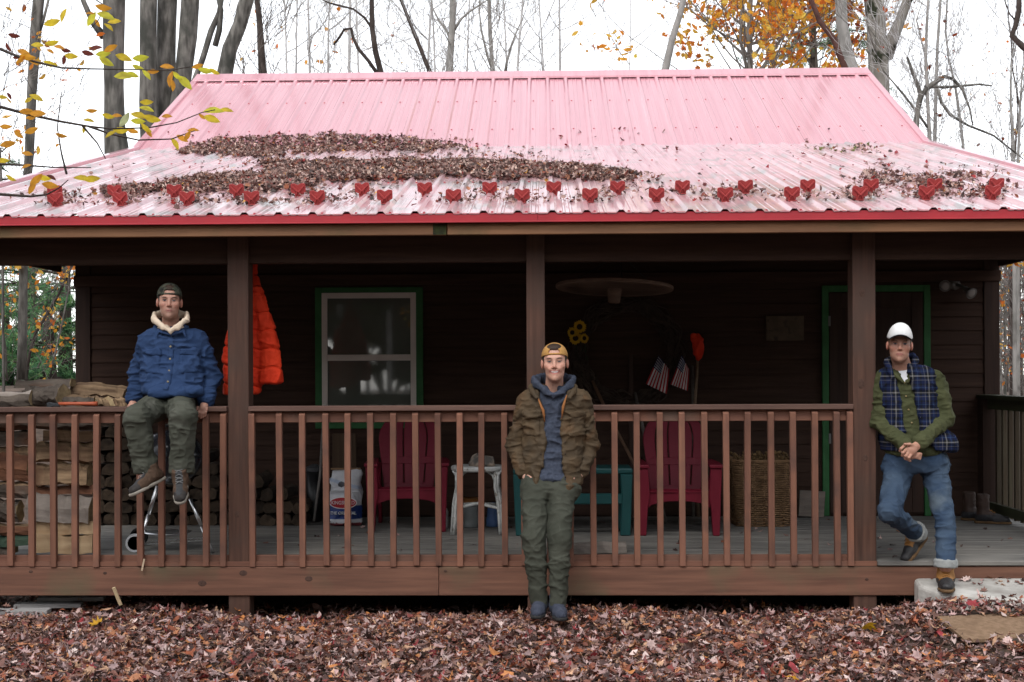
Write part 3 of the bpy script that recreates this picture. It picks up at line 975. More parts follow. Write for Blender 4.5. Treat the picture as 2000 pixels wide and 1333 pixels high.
def face_cols(V, c, rot, s, smile=False, squint=False, stubble=.0, browcol=(.05, .03, .02), tone=(.50, .27, .19), eyecol=(.03, .035, .045)):
    x, f, z = loc_of(V, c, rot, s)
    n = len(V)
    C = np.tile(np.array(tone), (n, 1))
    mott = (vnoise(V * 60) - .5)[:, None] * .10
    C = C * (1 + mott)
    near = (np.abs(x) < .12) & (np.abs(z) < .17) & (np.abs(f) < .16)

    def blend(w_, col):
        w_ = np.clip(w_ * near, 0, 1)[:, None]
        C[:] = C * (1 - w_) + np.array(col) * w_
    red = (.50, .19, .13)
    for q in (-1, 1):
        blend(.45 * np.exp(-(((x - q * .044) / .022) ** 2 + ((z + .026) / .02) ** 2)) * (f > .02), red)
        blend(.35 * (np.abs(x) > .070) * (np.abs(z) < .04) * (np.abs(f + .01) < .04), (.46, .18, .13))
    blend(.5 * np.exp(-((x / .014) ** 2 + ((z + .03) / .014) ** 2)) * (f > .09), red)
    if stubble:
        blend(stubble * np.clip((-.044 - z) / .02, 0, 1) * (f > -.02) * (z > -.135), (.20, .13, .10))
        blend(stubble * .8 * np.exp(-((x / .024) ** 2 + ((z + .049) / .006) ** 2)) * (f > .07), (.18, .11, .085))
    # lips
    if smile:
        top = -.0550 + 2.2 * x * x; bot = -.0685 + 13 * x * x
        sm = lambda v, w_: np.clip(v / w_ + .5, 0, 1)
        inl = sm(.034 - np.abs(x), .004) * (f > .06)
        blend(.9 * inl * sm(top + .0050 - z, .003) * sm(z - bot + .0070, .003), (.42, .135, .115))
        blend(.8 * sm(.031 - np.abs(x), .004) * (f > .06) * sm(top + .0005 - z, .002) * sm(z - bot - .001, .002), (.30, .12, .10))
        blend(.9 * sm(.023 - np.abs(x), .006) * (f > .06) * sm(top - .0012 - z, .0025) * sm(z - bot - .003, .0025), (.70, .65, .61))
        for q in (-1, 1):   # smile creases, their shade put into the skin colour
            dd = np.abs(np.hypot(x - q * .012, z + .045) - .034)
            blend(.16 * np.exp(-(dd / .003) ** 2) * (np.sign(x) == q) * (np.abs(x) > .024) * (z < -.02) * (f > .04), (.26, .11, .08))
    else:
        lip = np.clip(1.3 - ((x / .026) ** 2 + ((z + .0645) / .0105) ** 2), 0, 1) * (f > .065)
        blend(.7 * lip, (.40, .145, .125))
        blend(.75 * np.exp(-((z + .0645 + 3 * x * x) / .0018) ** 2) * (np.abs(x) < .024) * (f > .065), (.12, .045, .04))
    # nostrils
    for q in (-1, 1):
        blend(.22 * np.exp(-(((x - q * .007) / .003) ** 2 + ((z + .0405) / .0022) ** 2)) * (f > .09), (.14, .055, .045))
    # eyes and brows
    for q in (-1, 1):
        ex, ez = x - q * .031, z - .006
        blend(.35 * np.exp(-((ex / .02) ** 2 + ((ez) / .014) ** 2)) * (f > .05), (.26, .12, .10))
        h = .0034 if squint else .0048
        eye = (np.abs(ex) < .0125) & (np.abs(ez) < h * (1 - (ex / .0135) ** 2) + .0004) & (f > .07)
        blend(1.0 * eye, (.30, .26, .24))
        blend(1.0 * (eye & (np.abs(ex) < (.0072))), eyecol)
        lid = (np.abs(ex) < .0145) & (np.abs(ez - h - .001) < .0022) & (f > .068)
        blend(.9 * lid, (.05, .025, .02))
        blend(.35 * (np.abs(ex) < .0125) * (np.abs(ez + h + .001) < .0018) * (f > .068), (.2, .09, .07))
        bw = np.exp(-(((x - q * .033) / .0185) ** 4 + ((z - .0268 - .10 * (np.abs(x) - .03) + 14 * (np.abs(x) - .034) ** 2) / .0046) ** 4)) * (f > .05)
        blend(.92 * bw, browcol)
    return C


def garment(Vl, name, m, parent, fold=None, smooth=2, cols=None):
    V, Q = Vl.nets(smooth)
    if fold:
        for a in (fold if isinstance(fold[0], tuple) else [fold]): V = folds(V, Q, *a)
    return npmesh(name, V, Q, m, parent, smooth=True, cols=cols(V) if cols else None)


def patch(Vl, t, x0, x1, z0, z1, ymid, name, m, parent, fold=None, rnd=.004, back=.006, shape=None):
    """raised cloth patch (pocket, flap) lying on the front of a garment volume"""
    h = min(Vl.h, .004)
    a = np.array([x0 - .02, ymid - .4, z0 - .02]); b_ = np.array([x1 + .02, ymid, z1 + .02])
    sl_, X, Y, Z = Vl.sub(a, b_, 0)
    l0 = [float(Vl.ax[i][sl_[i].start]) for i in range(3)]
    P = Vol(l0, l0, Vl.h)
    D = Vl.D[sl_]
    P.n = np.array(D.shape); P.ax = [Vl.ax[i][sl_[i]] for i in range(3)]
    cx, cz = (x0 + x1) / 2, (z0 + z1) / 2
    bx = np.maximum(np.abs(X - cx) - (x1 - x0) / 2, np.abs(Z - cz) - (z1 - z0) / 2)
    if shape is not None: bx = np.maximum(bx, shape(X, Z))
    d = smax(D - t, np.broadcast_to(bx, D.shape), rnd)
    d = np.maximum(d, -(D + back))
    P.D = d.astype(np.float32)
    P.D[:, -1, :] = .01; P.D[:, 0, :] = .01; P.D[0] = .01; P.D[-1] = .01; P.D[:, :, 0] = .01; P.D[:, :, -1] = .01
    return garment(P, name, m, parent, fold)


def button(Vl, x, z, r, m, parent, off=.004):
    y = Vl.surf_y(x, z) - off
    b = MB(); b.lathe([(r * .3, -.004), (r, -.002), (r, .002), (r * .7, .004)], (x, y, z), 12, axis=(0, -1, 0))
    return b.build('button', m, parent, smooth=False)


def rows(*rr):
    out = []
    for (py, xl, xr, Y, ry) in rr:
        a, c = at(xl, py, Y), at(xr, py, Y)
        out.append(((a.z + c.z) / 2, (a.x + c.x) / 2, Y, (c.x - a.x) / 2, ry))
    return out


def shoe_fn(L=1.0, W=1.0, tall=.15):
    def fn(x, f, z):
        x, f, z = x / W, f / L, z
        d = cap_(x, f, z, (0, -.045, .045), (0, -.02, .06), .038, .043)
        d = smin(d, cap_(x, f, z, (0, -.015, .06), (0, -.022, tall), .046, .050), .03)
        d = smin(d, cap_(x, f, z, (0, .0, .058), (0, .09, .036), .045, .041), .03)
        d = smin(d, cap_(x, f, z * 1.12, (0, .09, .036), (0, .155, .034), .044, .036), .025)
        d = smax(d, -(z - .004), .006)
        return smax(d, z - tall, .004)
    return fn


def sole_fn(L=1.0, W=1.0, t=.022, grow=.005):
    def fn(x, f, z):
        x, f = x / W, f / L
        o = np.zeros_like(x)
        d = cap_(x, f, o, (0, -.047, 0), (0, .02, 0), .037, .035)
        d = smin(d, cap_(x, f, o, (0, .02, 0), (0, .105, 0), .035, .044), .02)
        d = smin(d, cap_(x, f, o, (0, .105, 0), (0, .158, 0), .044, .036), .01) - grow
        return smax(d, np.abs(z - t / 2 + .002) - t / 2, .004)
    return fn


def make_shoe(pos, fwd, up, parent, upper_m, sole_m, name='shoe', L=1.0, W=1.0, tall=.15, colf=None, laces=None, stride=None):
    rot = frame(fwd, up)
    rad = .27
    V = Vol([q - rad for q in pos], [q + rad for q in pos], .0055)
    V.local(shoe_fn(L, W, tall), pos, rad, 0, rot=rot)
    def cf(Vv):
        x, f, z = loc_of(Vv, pos, rot)
        return colf(x, f, z)
    o = garment(V, name, upper_m, parent, fold=(.0016, (30, 30, 30), 3), cols=cf if colf else None)
    V = Vol([q - rad for q in pos], [q + rad for q in pos], .0055)
    V.local(sole_fn(L, W), pos, rad, 0, rot=rot)
    garment(V, 'sole', sole_m, o)
    if laces:
        M3 = Matrix(rot.tolist()).transposed()
        b = MB()
        for i in range(4):
            f0 = .075 - i * .022; z0 = .085 + i * .014
            p = [Vector((-.024, -f0, z0)), Vector((0, -(f0 - .004), z0 + .012)), Vector((.024, -(f0 - .018), z0 + .008))]
            q = [Vector((-v.x, v.y, v.z)) for v in p]
            for pp in (p, q): b.tube([Vector(pos) + M3 @ v for v in pp], .0028, 5)
        b.build('laces', laces, o)
    return o


def finger(Vl, pts, r0=.0088, r1=.007): Vl.chain(pts, list(np.linspace(r0, r1, len(pts))), k=.006)


P = at
# ------------------------------------------------------------------ PERSON 1: sitting on the left railing
HA = P(331, 591, -.02); RA = rotm(turn=15, tilt=1, pitch=-2); sA = 1.0
lo = (P(232, 600, .1).x, -.66, .75); hi = (P(448, 600, .1).x, .35, 2.36)
V = Vol(lo, hi, .0034)
V.local(head_fn(sA, jaw=1.05), HA, .2, 0, rot=RA)
nb_ = P(334, 650, .05)
V.cap((HA.x, HA.y + .02, HA.z - .05), nb_, .054, .062, k=.03)
tors = rows((655, 308, 362, .06, .06), (672, 292, 382, .06, .09), (700, 286, 392, .06, .115), (740, 288, 388, .06, .12), (775, 288, 390, .06, .13))
V.rows(tors, k=.05)
armsA = [[P(290, 670, .06), P(272, 732, .13), P(263, 778, .10)], [P(388, 668, .06), P(411, 736, .1), P(401, 782, .01)]]
for ar in armsA: V.chain(ar, [.05, .042, .028], k=.03)
thA = [[P(316, 788, .03), P(268, 816, -.40), P(284, 918, -.35)], [P(352, 788, .03), P(357, 813, -.42), P(356, 918, -.38)]]
for lg in thA: V.chain(lg, [.085, .058, .042], k=.04)
for lg in thA: V.cap(lg[2], lg[2] + Vector((0, -.03, -.05)), .042, .04, k=.02)
wr = P(401, 784, .005)
V.cap(wr, P(397, 798, -.045), .026, .030, k=.015, fy=.8)
for i in range(4):
    kx = 389.5 + i * 4.4
    finger(V, [P(kx + 1, 799, -.052), P(kx - 1, 806 + (i in (1, 2)) * 1.5, -.062), P(kx - 2, 813 + (1, 3, 2, 0)[i] * 1.2, -.05)], .0095, .0075)
finger(V, [P(392, 795, -.02), P(386, 797, -.03), P(384, 803, -.045)], .0105, .008)
wl = P(263, 779, .10)
V.cap(wl, P(259, 792, .06), .026, .028, k=.015)
for i in range(4): finger(V, [P(252 + i * 4.4, 792, .05), P(250 + i * 4.4, 796, .0), P(250 + i * 4.4, 803, -.03)])
finger(V, [P(266, 790, .06), P(270, 793, .03), P(271, 797, .01)], .0105, .008)
Vv, Qq = V.nets(2)
manA = npmesh('person', Vv, Qq, m_skin, smooth=True, cols=face_cols(Vv, HA, RA, sA, stubble=.35, tone=(.46, .25, .185)), loc=P(330, 795, .05))
tag(manA, 'man in blue button shirt and backward camouflage cap sitting on the left porch railing', 'person', 'men posing on the porch')
m_denimshirt = mat('blue_chamois_shirt_cloth', (.021, .043, .105), (.030, .057, .132), scale=8, rough=.9, bump=.35, bscale=420, spec=.15, sss=0, wr=(6, .35))
m_cream = mat('cream_hood_fleece', (.66, .53, .40), (.72, .60, .47), scale=12, rough=.95, bump=.3, bscale=120, spec=.1)
m_olivep = mat('olive_grey_work_trousers', (.052, .055, .042), (.080, .083, .066), scale=7, rough=.9, bump=.3, bscale=350, spec=.15, c3=(.12, .12, .10), s3=5, lo3=.6, hi3=.8, wr=(7, .35))
# shirt
V = Vol(lo, hi, .006)
shA = rows((636, 322, 348, .06, .05), (641, 304, 368, .06, .08), (650, 285, 386, .06, .11), (668, 278, 395, .06, .13), (695, 276, 398, .06, .142), (725, 276, 399, .04, .155), (752, 277, 399, .02, .165), (768, 278, 400, -.02, .185))
V.rows(shA, k=.02, rnd=.04)
for ar in armsA: V.cap(ar[0], ar[0].lerp(ar[1], .12), .066, .064, k=.05)
V.cap(P(300, 768, -.2), P(340, 762, -.16), .03, .03, k=.05)
V.cap(P(355, 764, -.16), P(390, 766, -.2), .03, .03, k=.05)
zc = P(330, 767, 0).z
V.cut(lambda X, Y, Z: smax(zc - .02 - Z + .06 * np.abs(X - P(346, 767, -.15).x) * 0 - .10 * np.clip(np.abs(X - P(342, 767, -.15).x) * 3, 0, .5), np.abs(X - P(338, 767, 0).x) - .26, .01) * 0 + np.where(np.abs(X - P(338, 767, 0).x) < .235, zc - .028 - Z, -1.0), op='i')
FA = [(.007, (7, 7, 17), 1), (.003, (18, 18, 40), 4)]
shirt = garment(V, 'shirt', m_denimshirt, manA, FA)
def sleeves(arms, rads, m, par, fold, cuff, lo, hi):
    for ar in arms:
        S_ = Vol(lo, hi, .006)
        S_.chain(ar, rads, k=.03)
        dd = (ar[1] - ar[2]).normalized(); S_.cap(ar[2] + dd * .0, ar[2] + dd * .035, cuff, cuff + .001, k=.006)
        garment(S_, 'sleeve', m, par, fold)
sleeves(armsA, [.068, .066, .048], m_denimshirt, shirt, FA + [(.004, (12, 12, 26), 2)], .052, lo, hi)
ym = .02
for (xa, xb) in ((286, 314), (352, 384)):
    x0, x1 = P(xa, 690, -.08).x, P(xb, 690, -.08).x
    patch(V, .006, x0, x1, P(0, 730, -.08).z, P(0, 690, -.08).z, ym, 'pocket', m_denimshirt, shirt, FA)
    patch(V, .012, x0 - .004, x1 + .004, P(0, 695, -.08).z, P(0, 683, -.08).z, ym, 'pocket_flap', m_denimshirt, shirt, FA)
x0 = P(334, 700, -.08).x
patch(V, .007, x0 - .018, x0 + .018, P(0, 764, -.1).z, P(0, 652, -.08).z, ym, 'placket', m_denimshirt, shirt, FA)
m_btn = mat('brass_shirt_button', (.30, .24, .14), rough=.5)
for py in (657, 679, 703, 726, 747): button(V, x0, P(0, py, -.08).z, .007, m_btn, shirt, .019)
button(V, P(299, 690, -.08).x, P(0, 690, -.08).z, .006, m_btn, shirt, .018)
# shirt collar
V = Vol((HA.x - .2, -.25, HA.z - .35), (HA.x + .2, .3, HA.z), .0055)
for q, e in ((-1, (302, 648)), (1, (368, 645))):
    V.chain([P(334, 655, -.085), P(334 + q * 18, 649, -.075), P(334 + q * 31, 640, .03), P(334 + q * 16, 633, .13)], [.006, .012, .014, .014], k=.01)
    V.cap(P(334 + q * 24, 646, -.05), P(334 + q * 28, 658, -.082), .013, .005, k=.01)
garment(V, 'collar', m_denimshirt, shirt)
# hood
V = Vol((HA.x - .25, -.3, HA.z - .35), (HA.x + .25, .35, HA.z + .05), .0055)
for q in (-1, 1):
    V.chain([P(333, 646, -.10), P(333 + q * 15, 638, -.085), P(333 + q * 32, 624, -.03), P(333 + q * 32, 617, .06), P(333 + q * 14, 613, .15), P(333, 611, .17)],
            [.010, .0115, .0135, .015, .016, .016], k=.012, fz=1.9)
V.rows(rows((634, 312, 356, .04, .075), (645, 306, 364, .04, .095)), k=.01)
V.cut(lambda X, Y, Z: np.maximum(np.abs(X - P(333, 640, -.08).x) - (Z - P(333, 646, -.08).z) * .8, Y - .02), op='s', k=.006)
V.cap(P(333, 645, -.10), P(333, 649, -.09), .011, .007, k=.02)
garment(V, 'hood', m_cream, manA, (.004, (14, 14, 14), 2))
# trousers
V = Vol((lo[0], -.66, .8), (hi[0], .38, 1.75), .006)
V.ell(P(338, 785, .08), (.155, .15, .10), k=.03)
V.chain(thA[0], [.100, .086, .072], k=.05); V.chain(thA[1], [.100, .086, .070], k=.05)
for lg in thA:
    V.cap(lg[2], lg[2] + (lg[1] - lg[2]).normalized() * .05, .077, .078, k=.01)
zcu = P(0, 925, -.37).z
V.cut(lambda X, Y, Z: np.where(Z < 1.2, zcu - Z, -1.0), op='i')
garment(V, 'trousers', m_olivep, manA, [(.005, (7, 7, 11), 11), (.003, (16, 16, 30), 5)])
# hiking shoes
m_shoeA = vcmat('brown_hiking_shoe_suede', rough=.85, nz=.3, bscale=120, bump=.3)
m_soleA = mat('grey_shoe_sole', (.20, .18, .15), (.28, .25, .21), scale=20, rough=.8)
def colA(x, f, z):
    C = np.tile(np.array((.085, .052, .034)), (len(x), 1))
    C[f > .125] = (.045, .04, .038)
    C[(np.abs(x) < .022) & (z > .06) & (f > .0)] = (.05, .05, .052)
    return C
m_laceA = mat('grey_lace', (.15, .15, .15), rough=.9)
make_shoe(P(303, 946, -.37), (-.75, -.85, -.45), (-.35, -.15, .9), manA, m_shoeA, m_soleA, L=1.0, tall=.13, colf=colA, laces=m_laceA)
make_shoe(P(355, 952, -.40), (.22, -1, -.62), (0, -.55, .85), manA, m_shoeA, m_soleA, L=1.0, tall=.13, colf=colA, laces=m_laceA)


# caps and hair
def cap_fn(s, opening=True, zc=.050, slope=-.22, tall=.0, arch=0.0):
    def fn(x, f, z):
        x, f, z = x / s, f / s, z / s
        o = d_ell(x, f, z, (0, -.014, .046), (.086, .108, .090 + tall))
        if tall:
            o = smin(o, d_ell(x, f, z, (0, .045, .092), (.058, .048, .058)), .05)
        i = d_ell(x, f, z, (0, -.014, .040), (.080, .101, .086))
        d = np.maximum(o, -i - .001)
        d = smax(d, (zc + slope * (-f + .09) * .5 - arch * x * x * np.clip((f - .0) / .06, 0, 1) - z) * .95, .004)
        if opening:
            d = smax(d, -np.maximum(d_ell(x, f, z, (0, .09, zc + .017), (.037, .06, .026)), -(z - zc - .012)), .002)
        return d * s
    return fn


def hair_fn(s, zlow=-.03, front=.052):
    def fn(x, f, z):
        x, f, z = x / s, f / s, z / s
        o = smin(d_ell(x, f, z, (0, -.018, .042), (.0805, .099, .086)), d_ell(x, f, z, (0, .0, .085), (.060, .081, .042)), .01)
        d = smax(o, zlow + .55 * np.maximum(f + .02, 0) - z, .004)
        d = smax(d, np.where(z < front, f - .028 - .25 * (z), -1), .004)
        return d * s
    return fn


def bill_fn(s, fy=.115, z0=.052, ln=.075, back=False, cv=2.6, dn=.10):
    def fn(x, f, z):
        x, f, z = x / s, f / s, z / s
        if back: f = -f - .01
        zb = z0 - cv * x * x - dn * (f - .08)
        o = np.sqrt((x / .083) ** 2 + ((f - fy + .035) / ln) ** 2) - 1
        return smax(o * .075, np.abs(z - zb) - .0035, .003) * s
    return fn


def headgear(fn, c, rot, name, m, parent, h=.0042, fold=None):
    V = Vol([q - .22 for q in c], [q + .22 for q in c], h)
    V.local(fn, c, .215, 0, rot=rot)
    return garment(V, name, m, parent, fold, smooth=1)


m_camo = mat('camouflage_cap_cloth', (.035, .045, .030), (.075, .07, .05), scale=45, detail=2, lo=.47, hi=.53, rough=.9, c3=(.015, .015, .012), s3=38, lo3=.52, hi3=.56, bump=.2, bscale=300)
capA = headgear(cap_fn(sA, zc=.046), HA, RA, 'cap', m_camo, manA)
headgear(bill_fn(sA, back=True), HA, RA, 'brim', m_camo, capA)
headgear(hair_fn(sA, front=.073), HA, RA, 'hair', m_hair, manA)

# ------------------------------------------------------------------ PERSON 2: standing against the middle post
HB = P(1083.5, 710, -.26); RB = rotm(turn=-2, tilt=-1.5, pitch=-3); sB = 1.05
lo = (P(975, 800, -.2).x, -.85, -.05); hi = (P(1182, 800, -.2).x, .02, 1.95)
V = Vol(lo, hi, .0034)
V.local(head_fn(sB, smile=True, jaw=1.0), HB, .21, 0, rot=RB)
V.cap((HB.x, HB.y + .03, HB.z - .06), P(1082, 772, -.18), .056, .064, k=.03)
V.rows(rows((766, 1056, 1108, -.19, .05), (785, 1044, 1120, -.19, .07), (830, 1046, 1114, -.19, .078), (900, 1048, 1110, -.21, .08), (955, 1040, 1112, -.25, .09)), k=.03)
armsB = [[P(1032, 787, -.2), P(1006, 868, -.15), P(1022, 918, -.25)], [P(1133, 785, -.2), P(1150, 868, -.15), P(1136, 918, -.25)]]
for ar in armsB: V.chain(ar, [.05, .042, .030], k=.03)
lgB = [[P(1046, 945, -.27), P(1042, 1050, -.45), P(1047, 1105, -.46), P(1054, 1180, -.46)], [P(1097, 945, -.27), P(1093, 1050, -.44), P(1092, 1105, -.47), P(1089, 1182, -.49)]]
for lg in lgB: V.chain(lg, [.08, .06, .05, .04], k=.04)
for q, w_ in ((-1, P(1023, 919, -.25)), (1, P(1135, 919, -.25))):     # hands slid into the trouser pockets
    kx = 1023 if q < 0 else 1135
    V.cap(w_, P(kx - q * 10, 938, -.300), .028, .033, k=.015, fy=.6)
    for i in range(4): finger(V, [P(kx - q * (16 - i * 4), 938, -.31), P(kx - q * (19 - i * 4), 950, -.315), P(kx - q * (20 - i * 4), 960 - abs(i - 1.5) * 2, -.305)])
    finger(V, [P(kx - q * 8, 927, -.30), P(kx - q * 15, 934, -.335), P(kx - q * 18, 943, -.34)], .0105, .0085)
Vv, Qq = V.nets(2)
manB = npmesh('person', Vv, Qq, m_skin, smooth=True, cols=face_cols(Vv, HB, RB, sB, smile=True, squint=True, tone=(.56, .31, .23), stubble=.0), loc=P(1075, 1200, -.45))
tag(manB, 'smiling man in open brown jacket with hands in pockets, standing before the middle post', 'person', 'men posing on the porch')
m_brownj = mat('waxed_brown_jacket_cloth', (.052, .036, .020), (.085, .055, .028), scale=9, rough=.75, bump=.35, bscale=200, spec=.3, c3=(.115, .060, .026), s3=7, lo3=.55, hi3=.75, wr=(8, .5))
m_lining = mat('orange_brown_lining', (.25, .10, .03), (.30, .12, .04), scale=10, rough=.9)
m_navyh = mat('navy_heather_fleece', (.040, .048, .070), (.060, .070, .098), scale=60, rough=.95, bump=.3, bscale=200, spec=.1, wr=(6, .35))
jr = rows((753, 1060, 1108, -.19, .06), (764, 1034, 1131, -.19, .10), (780, 1021, 1143, -.2, .118), (820, 1020, 1142, -.2, .13), (870, 1022, 1140, -.21, .13), (920, 1022, 1139, -.23, .138), (958, 1023, 1134, -.25, .138), (976, 1024, 1130, -.26, .138))
V = Vol(lo, hi, .006)
V.rows(jr, k=.02, rnd=.02)
for ar in armsB: V.cap(ar[0], ar[0].lerp(ar[1], .12), .064, .062, k=.05)
oz = [P(0, y, -.33).z for y in (760, 775, 813, 859, 906, 936, 975)]
oL = [P(x, 800, -.33).x for x in (1052, 1051, 1062, 1065, 1062, 1052, 1040)]
oR = [P(x, 800, -.33).x for x in (1108, 1107, 1098, 1095, 1099, 1103, 1108)]
def openB(X, Y, Z):
    zz = np.clip(Z, oz[-1], oz[0])
    l = np.interp(-zz, [-q for q in oz], oL); r = np.interp(-zz, [-q for q in oz], oR)
    return np.maximum(np.maximum(l - X, X - r), Y - (-.235))
V.cut(openB, op='s', k=.008)
# hem sweeps down towards the two front corners
hz = P(0, 948, -.33).z
def hemB(X, Y, Z):
    xl, xr = P(1037, 950, -.33).x, P(1106, 950, -.33).x
    drop = .06 * np.exp(-((X - xl) / .05) ** 2) + .065 * np.exp(-((X - xr) / .04) ** 2)
    return hz - drop - Z
V.cut(hemB, op='i')
FB = [(.0065, (7, 7, 16), 21), (.003, (18, 18, 36), 14)]
jack = garment(V, 'jacket', m_brownj, manB, FB)
sleeves(armsB, [.064, .060, .045], m_brownj, jack, FB + [(.004, (12, 12, 24), 2)], .049, lo, hi)
for (xa, xb) in ((1021, 1055), (1112, 1141)):
    x0, x1 = P(xa, 815, -.33).x, P(xb, 815, -.33).x
    patch(V, .006, x0, x1, P(0, 855, -.33).z, P(0, 815, -.33).z, -.2, 'pocket', m_brownj, jack, FB)
    xm = (x0 + x1) / 2
    patch(V, .012, x0 - .003, x1 + .003, P(0, 821, -.33).z, P(0, 808, -.33).z, -.2, 'pocket_flap', m_brownj, jack, FB,
          shape=lambda X, Z: (P(0, 817, -.33).z - Z) - np.maximum(0, 1 - np.abs(X - xm) / .045) * .018)
m_btnB = mat('dark_snap_button', (.03, .02, .015), rough=.4)
for py in (868, 890, 912, 934): button(V, P(1057, py, -.34).x, P(0, py, -.34).z, .005, m_btnB, jack, .006); button(V, P(1104, py, -.34).x, P(0, py, -.34).z, .005, m_btnB, jack, .006)
# jacket collar and lining edges
V = Vol((HB.x - .25, -.5, HB.z - .42), (HB.x + .25, .03, HB.z), .0055)
for q in (-1, 1):
    cx = 1080
    V.chain([P(cx + q * 30, 777, -.335), P(cx + q * 40, 768, -.30), P(cx + q * 42, 757, -.2), P(cx + q * 25, 748, -.1)], [.009, .018, .022, .02], k=.01, fx=1.0)
    V.cap(P(cx + q * 38, 766, -.31), P(cx + q * 34, 779, -.335), .016, .007, k=.01)
garment(V, 'collar', m_brownj, jack)
b = MB()
b.tube([P(1051, 779, -.330), P(1061, 803, -.338), P(1064, 825, -.34)], [.004, .010, .003], 6)
b.tube([P(1107, 772, -.325), P(1100, 795, -.338), P(1097, 818, -.34)], [.004, .010, .003], 6)
b.build('lining', m_lining, jack, smooth=True)
# hooded sweatshirt
V = Vol(lo, hi, .006)
V.rows(rows((756, 1058, 1108, -.19, .066), (775, 1040, 1124, -.2, .095), (820, 1036, 1124, -.2, .108), (900, 1040, 1120, -.225, .112), (936, 1042, 1116, -.245, .114)), k=.02)
V.rows(rows((926, 1041, 1118, -.24, .120), (938, 1042, 1117, -.245, .120)), k=.006)
V.cut(lambda X, Y, Z: np.maximum(np.abs(X - P(1081, 760, -.28).x) - (Z - P(1081, 772, -.28).z) * .75, Y + .16), op='s', k=.006)
hood = garment(V, 'hooded_sweatshirt', m_navyh, manB, [(.008, (6, 6, 15), 31), (.003, (20, 20, 30), 3)])
V = Vol((HB.x - .25, -.5, HB.z - .42), (HB.x + .25, .03, HB.z + .05), .0055)
for q in (-1, 1):
    V.chain([P(1081, 774, -.32), P(1081 + q * 18, 763, -.305), P(1081 + q * 34, 750, -.25), P(1081 + q * 38, 744, -.17), P(1081 + q * 18, 738, -.09), P(1081, 736, -.07)],
            [.010, .013, .0155, .018, .018, .018], k=.012, fz=1.8)
garment(V, 'hood', m_navyh, hood, (.004, (14, 14, 14), 2))
# trousers
V = Vol((lo[0], -.85, -.02), (hi[0], .02, 1.1), .006)
V.rows(rows((925, 1034, 1118, -.25, .10), (945, 1026, 1120, -.26, .118), (968, 1020, 1120, -.28, .115)), k=.03, rnd=.04)
V.ell(P(1036, 955, -.30), (.050, .058, .07), k=.03); V.ell(P(1119, 955, -.30), (.050, .058, .07), k=.03)
V.chain(lgB[0], [.090, .074, .067, .052], k=.03); V.chain(lgB[1], [.090, .074, .065, .052], k=.03)
zb_ = P(0, 1183, -.47).z
V.cut(lambda X, Y, Z: zb_ - Z, op='i')
m_olive2 = mat('dark_olive_chinos', (.040, .043, .032), (.060, .063, .048), scale=7, rough=.85, bump=.3, bscale=350, spec=.2, wr=(8, .35))
garment(V, 'trousers', m_olive2, manB, [(.004, (8, 8, 11), 41), (.003, (18, 18, 26), 6)])
m_navys = mat('navy_suede', (.032, .038, .058), (.05, .056, .08), scale=20, rough=.95, bump=.2, bscale=200)
for px, py, Y, dx in ((1054, 1199, -.46, -.12), (1089, 1203, -.49, .14)):
    p = P(px, py, Y)
    make_shoe(p, (dx, -1, 0), (0, 0, 1), manB, m_navys, m_rubber, L=.95, tall=.14)
m_tan = mat('tan_cap_canvas', (.42, .22, .065), (.50, .27, .085), scale=20, rough=.9, bump=.25, bscale=350)
capB = headgear(cap_fn(sB * .98, zc=.050), HB, RB, 'cap', m_tan, manB)
headgear(bill_fn(sB, back=True), HB, RB, 'brim', m_tan, capB)
headgear(hair_fn(sB * 1.005, zlow=-.035, front=.079), HB, RB, 'hair', m_hair, manB)

# ------------------------------------------------------------------ PERSON 3: leaning on the right post
HC = P(1757, 675, -.06); RC = rotm(turn=-13, tilt=2.5, pitch=-2); sC = .99
lo = (P(1690, 800, 0).x, -.75, .15); hi = (P(1880, 800, -.1).x, .42, 2.1)
V = Vol(lo, hi, .0034)
V.local(head_fn(sC, jaw=1.12), HC, .2, 0, rot=RC)
V.cap((HC.x, HC.y + .03, HC.z - .05), P(1764, 724, .02), .056, .064, k=.03)
V.rows(rows((722, 1735, 1795, .02, .06), (740, 1724, 1822, .02, .09), (790, 1726, 1824, .02, .11), (850, 1732, 1830, .01, .11), (905, 1730, 1846, .0, .115)), k=.05)
armsC = [[P(1728, 742, .02), P(1718, 822, -.0), P(1770, 873, -.20)], [P(1826, 740, .02), P(1846, 815, .0), P(1797, 866, -.23)]]
for ar in armsC: V.chain(ar, [.048, .042, .029], k=.03)
lgC = [[P(1756, 915, .0), P(1737, 1000, -.28), P(1790, 1041, .06)], [P(1824, 915, .0), P(1846, 1015, -.2), P(1847, 1055, -.26), P(1847, 1105, -.36)]]
V.chain(lgC[0], [.08, .06, .045], k=.04); V.chain(lgC[1], [.08, .058, .05, .045], k=.04)
# clasped hands: the hand nearer the viewer covers the other
V.cap(P(1797, 866, -.24), P(1779, 880, -.285), .026, .034, k=.015, fy=.65)
V.cap(P(1779, 880, -.285), P(1772, 884, -.285), .034, .030, k=.015, fy=.65)
kn = [(1762, 873), (1765.5, 880), (1770.5, 886), (1776, 890)]
tp = [(1757, 881), (1761, 890), (1767, 896), (1774, 899)]
for (k_, t_) in zip(kn, tp):
    finger(V, [P(k_[0] + 4, k_[1] - 2, -.295), P((k_[0] + t_[0]) / 2, (k_[1] + t_[1]) / 2, -.318), P(t_[0] + 1, t_[1], -.305), P(t_[0] + 4, t_[1] + 2, -.28)], .0100, .0078)
finger(V, [P(1788, 874, -.28), P(1777, 868, -.305), P(1767, 868, -.31)], .0115, .0085)
V.cap(P(1770, 873, -.21), P(1781, 889, -.255), .026, .03, k=.015, fy=.65)
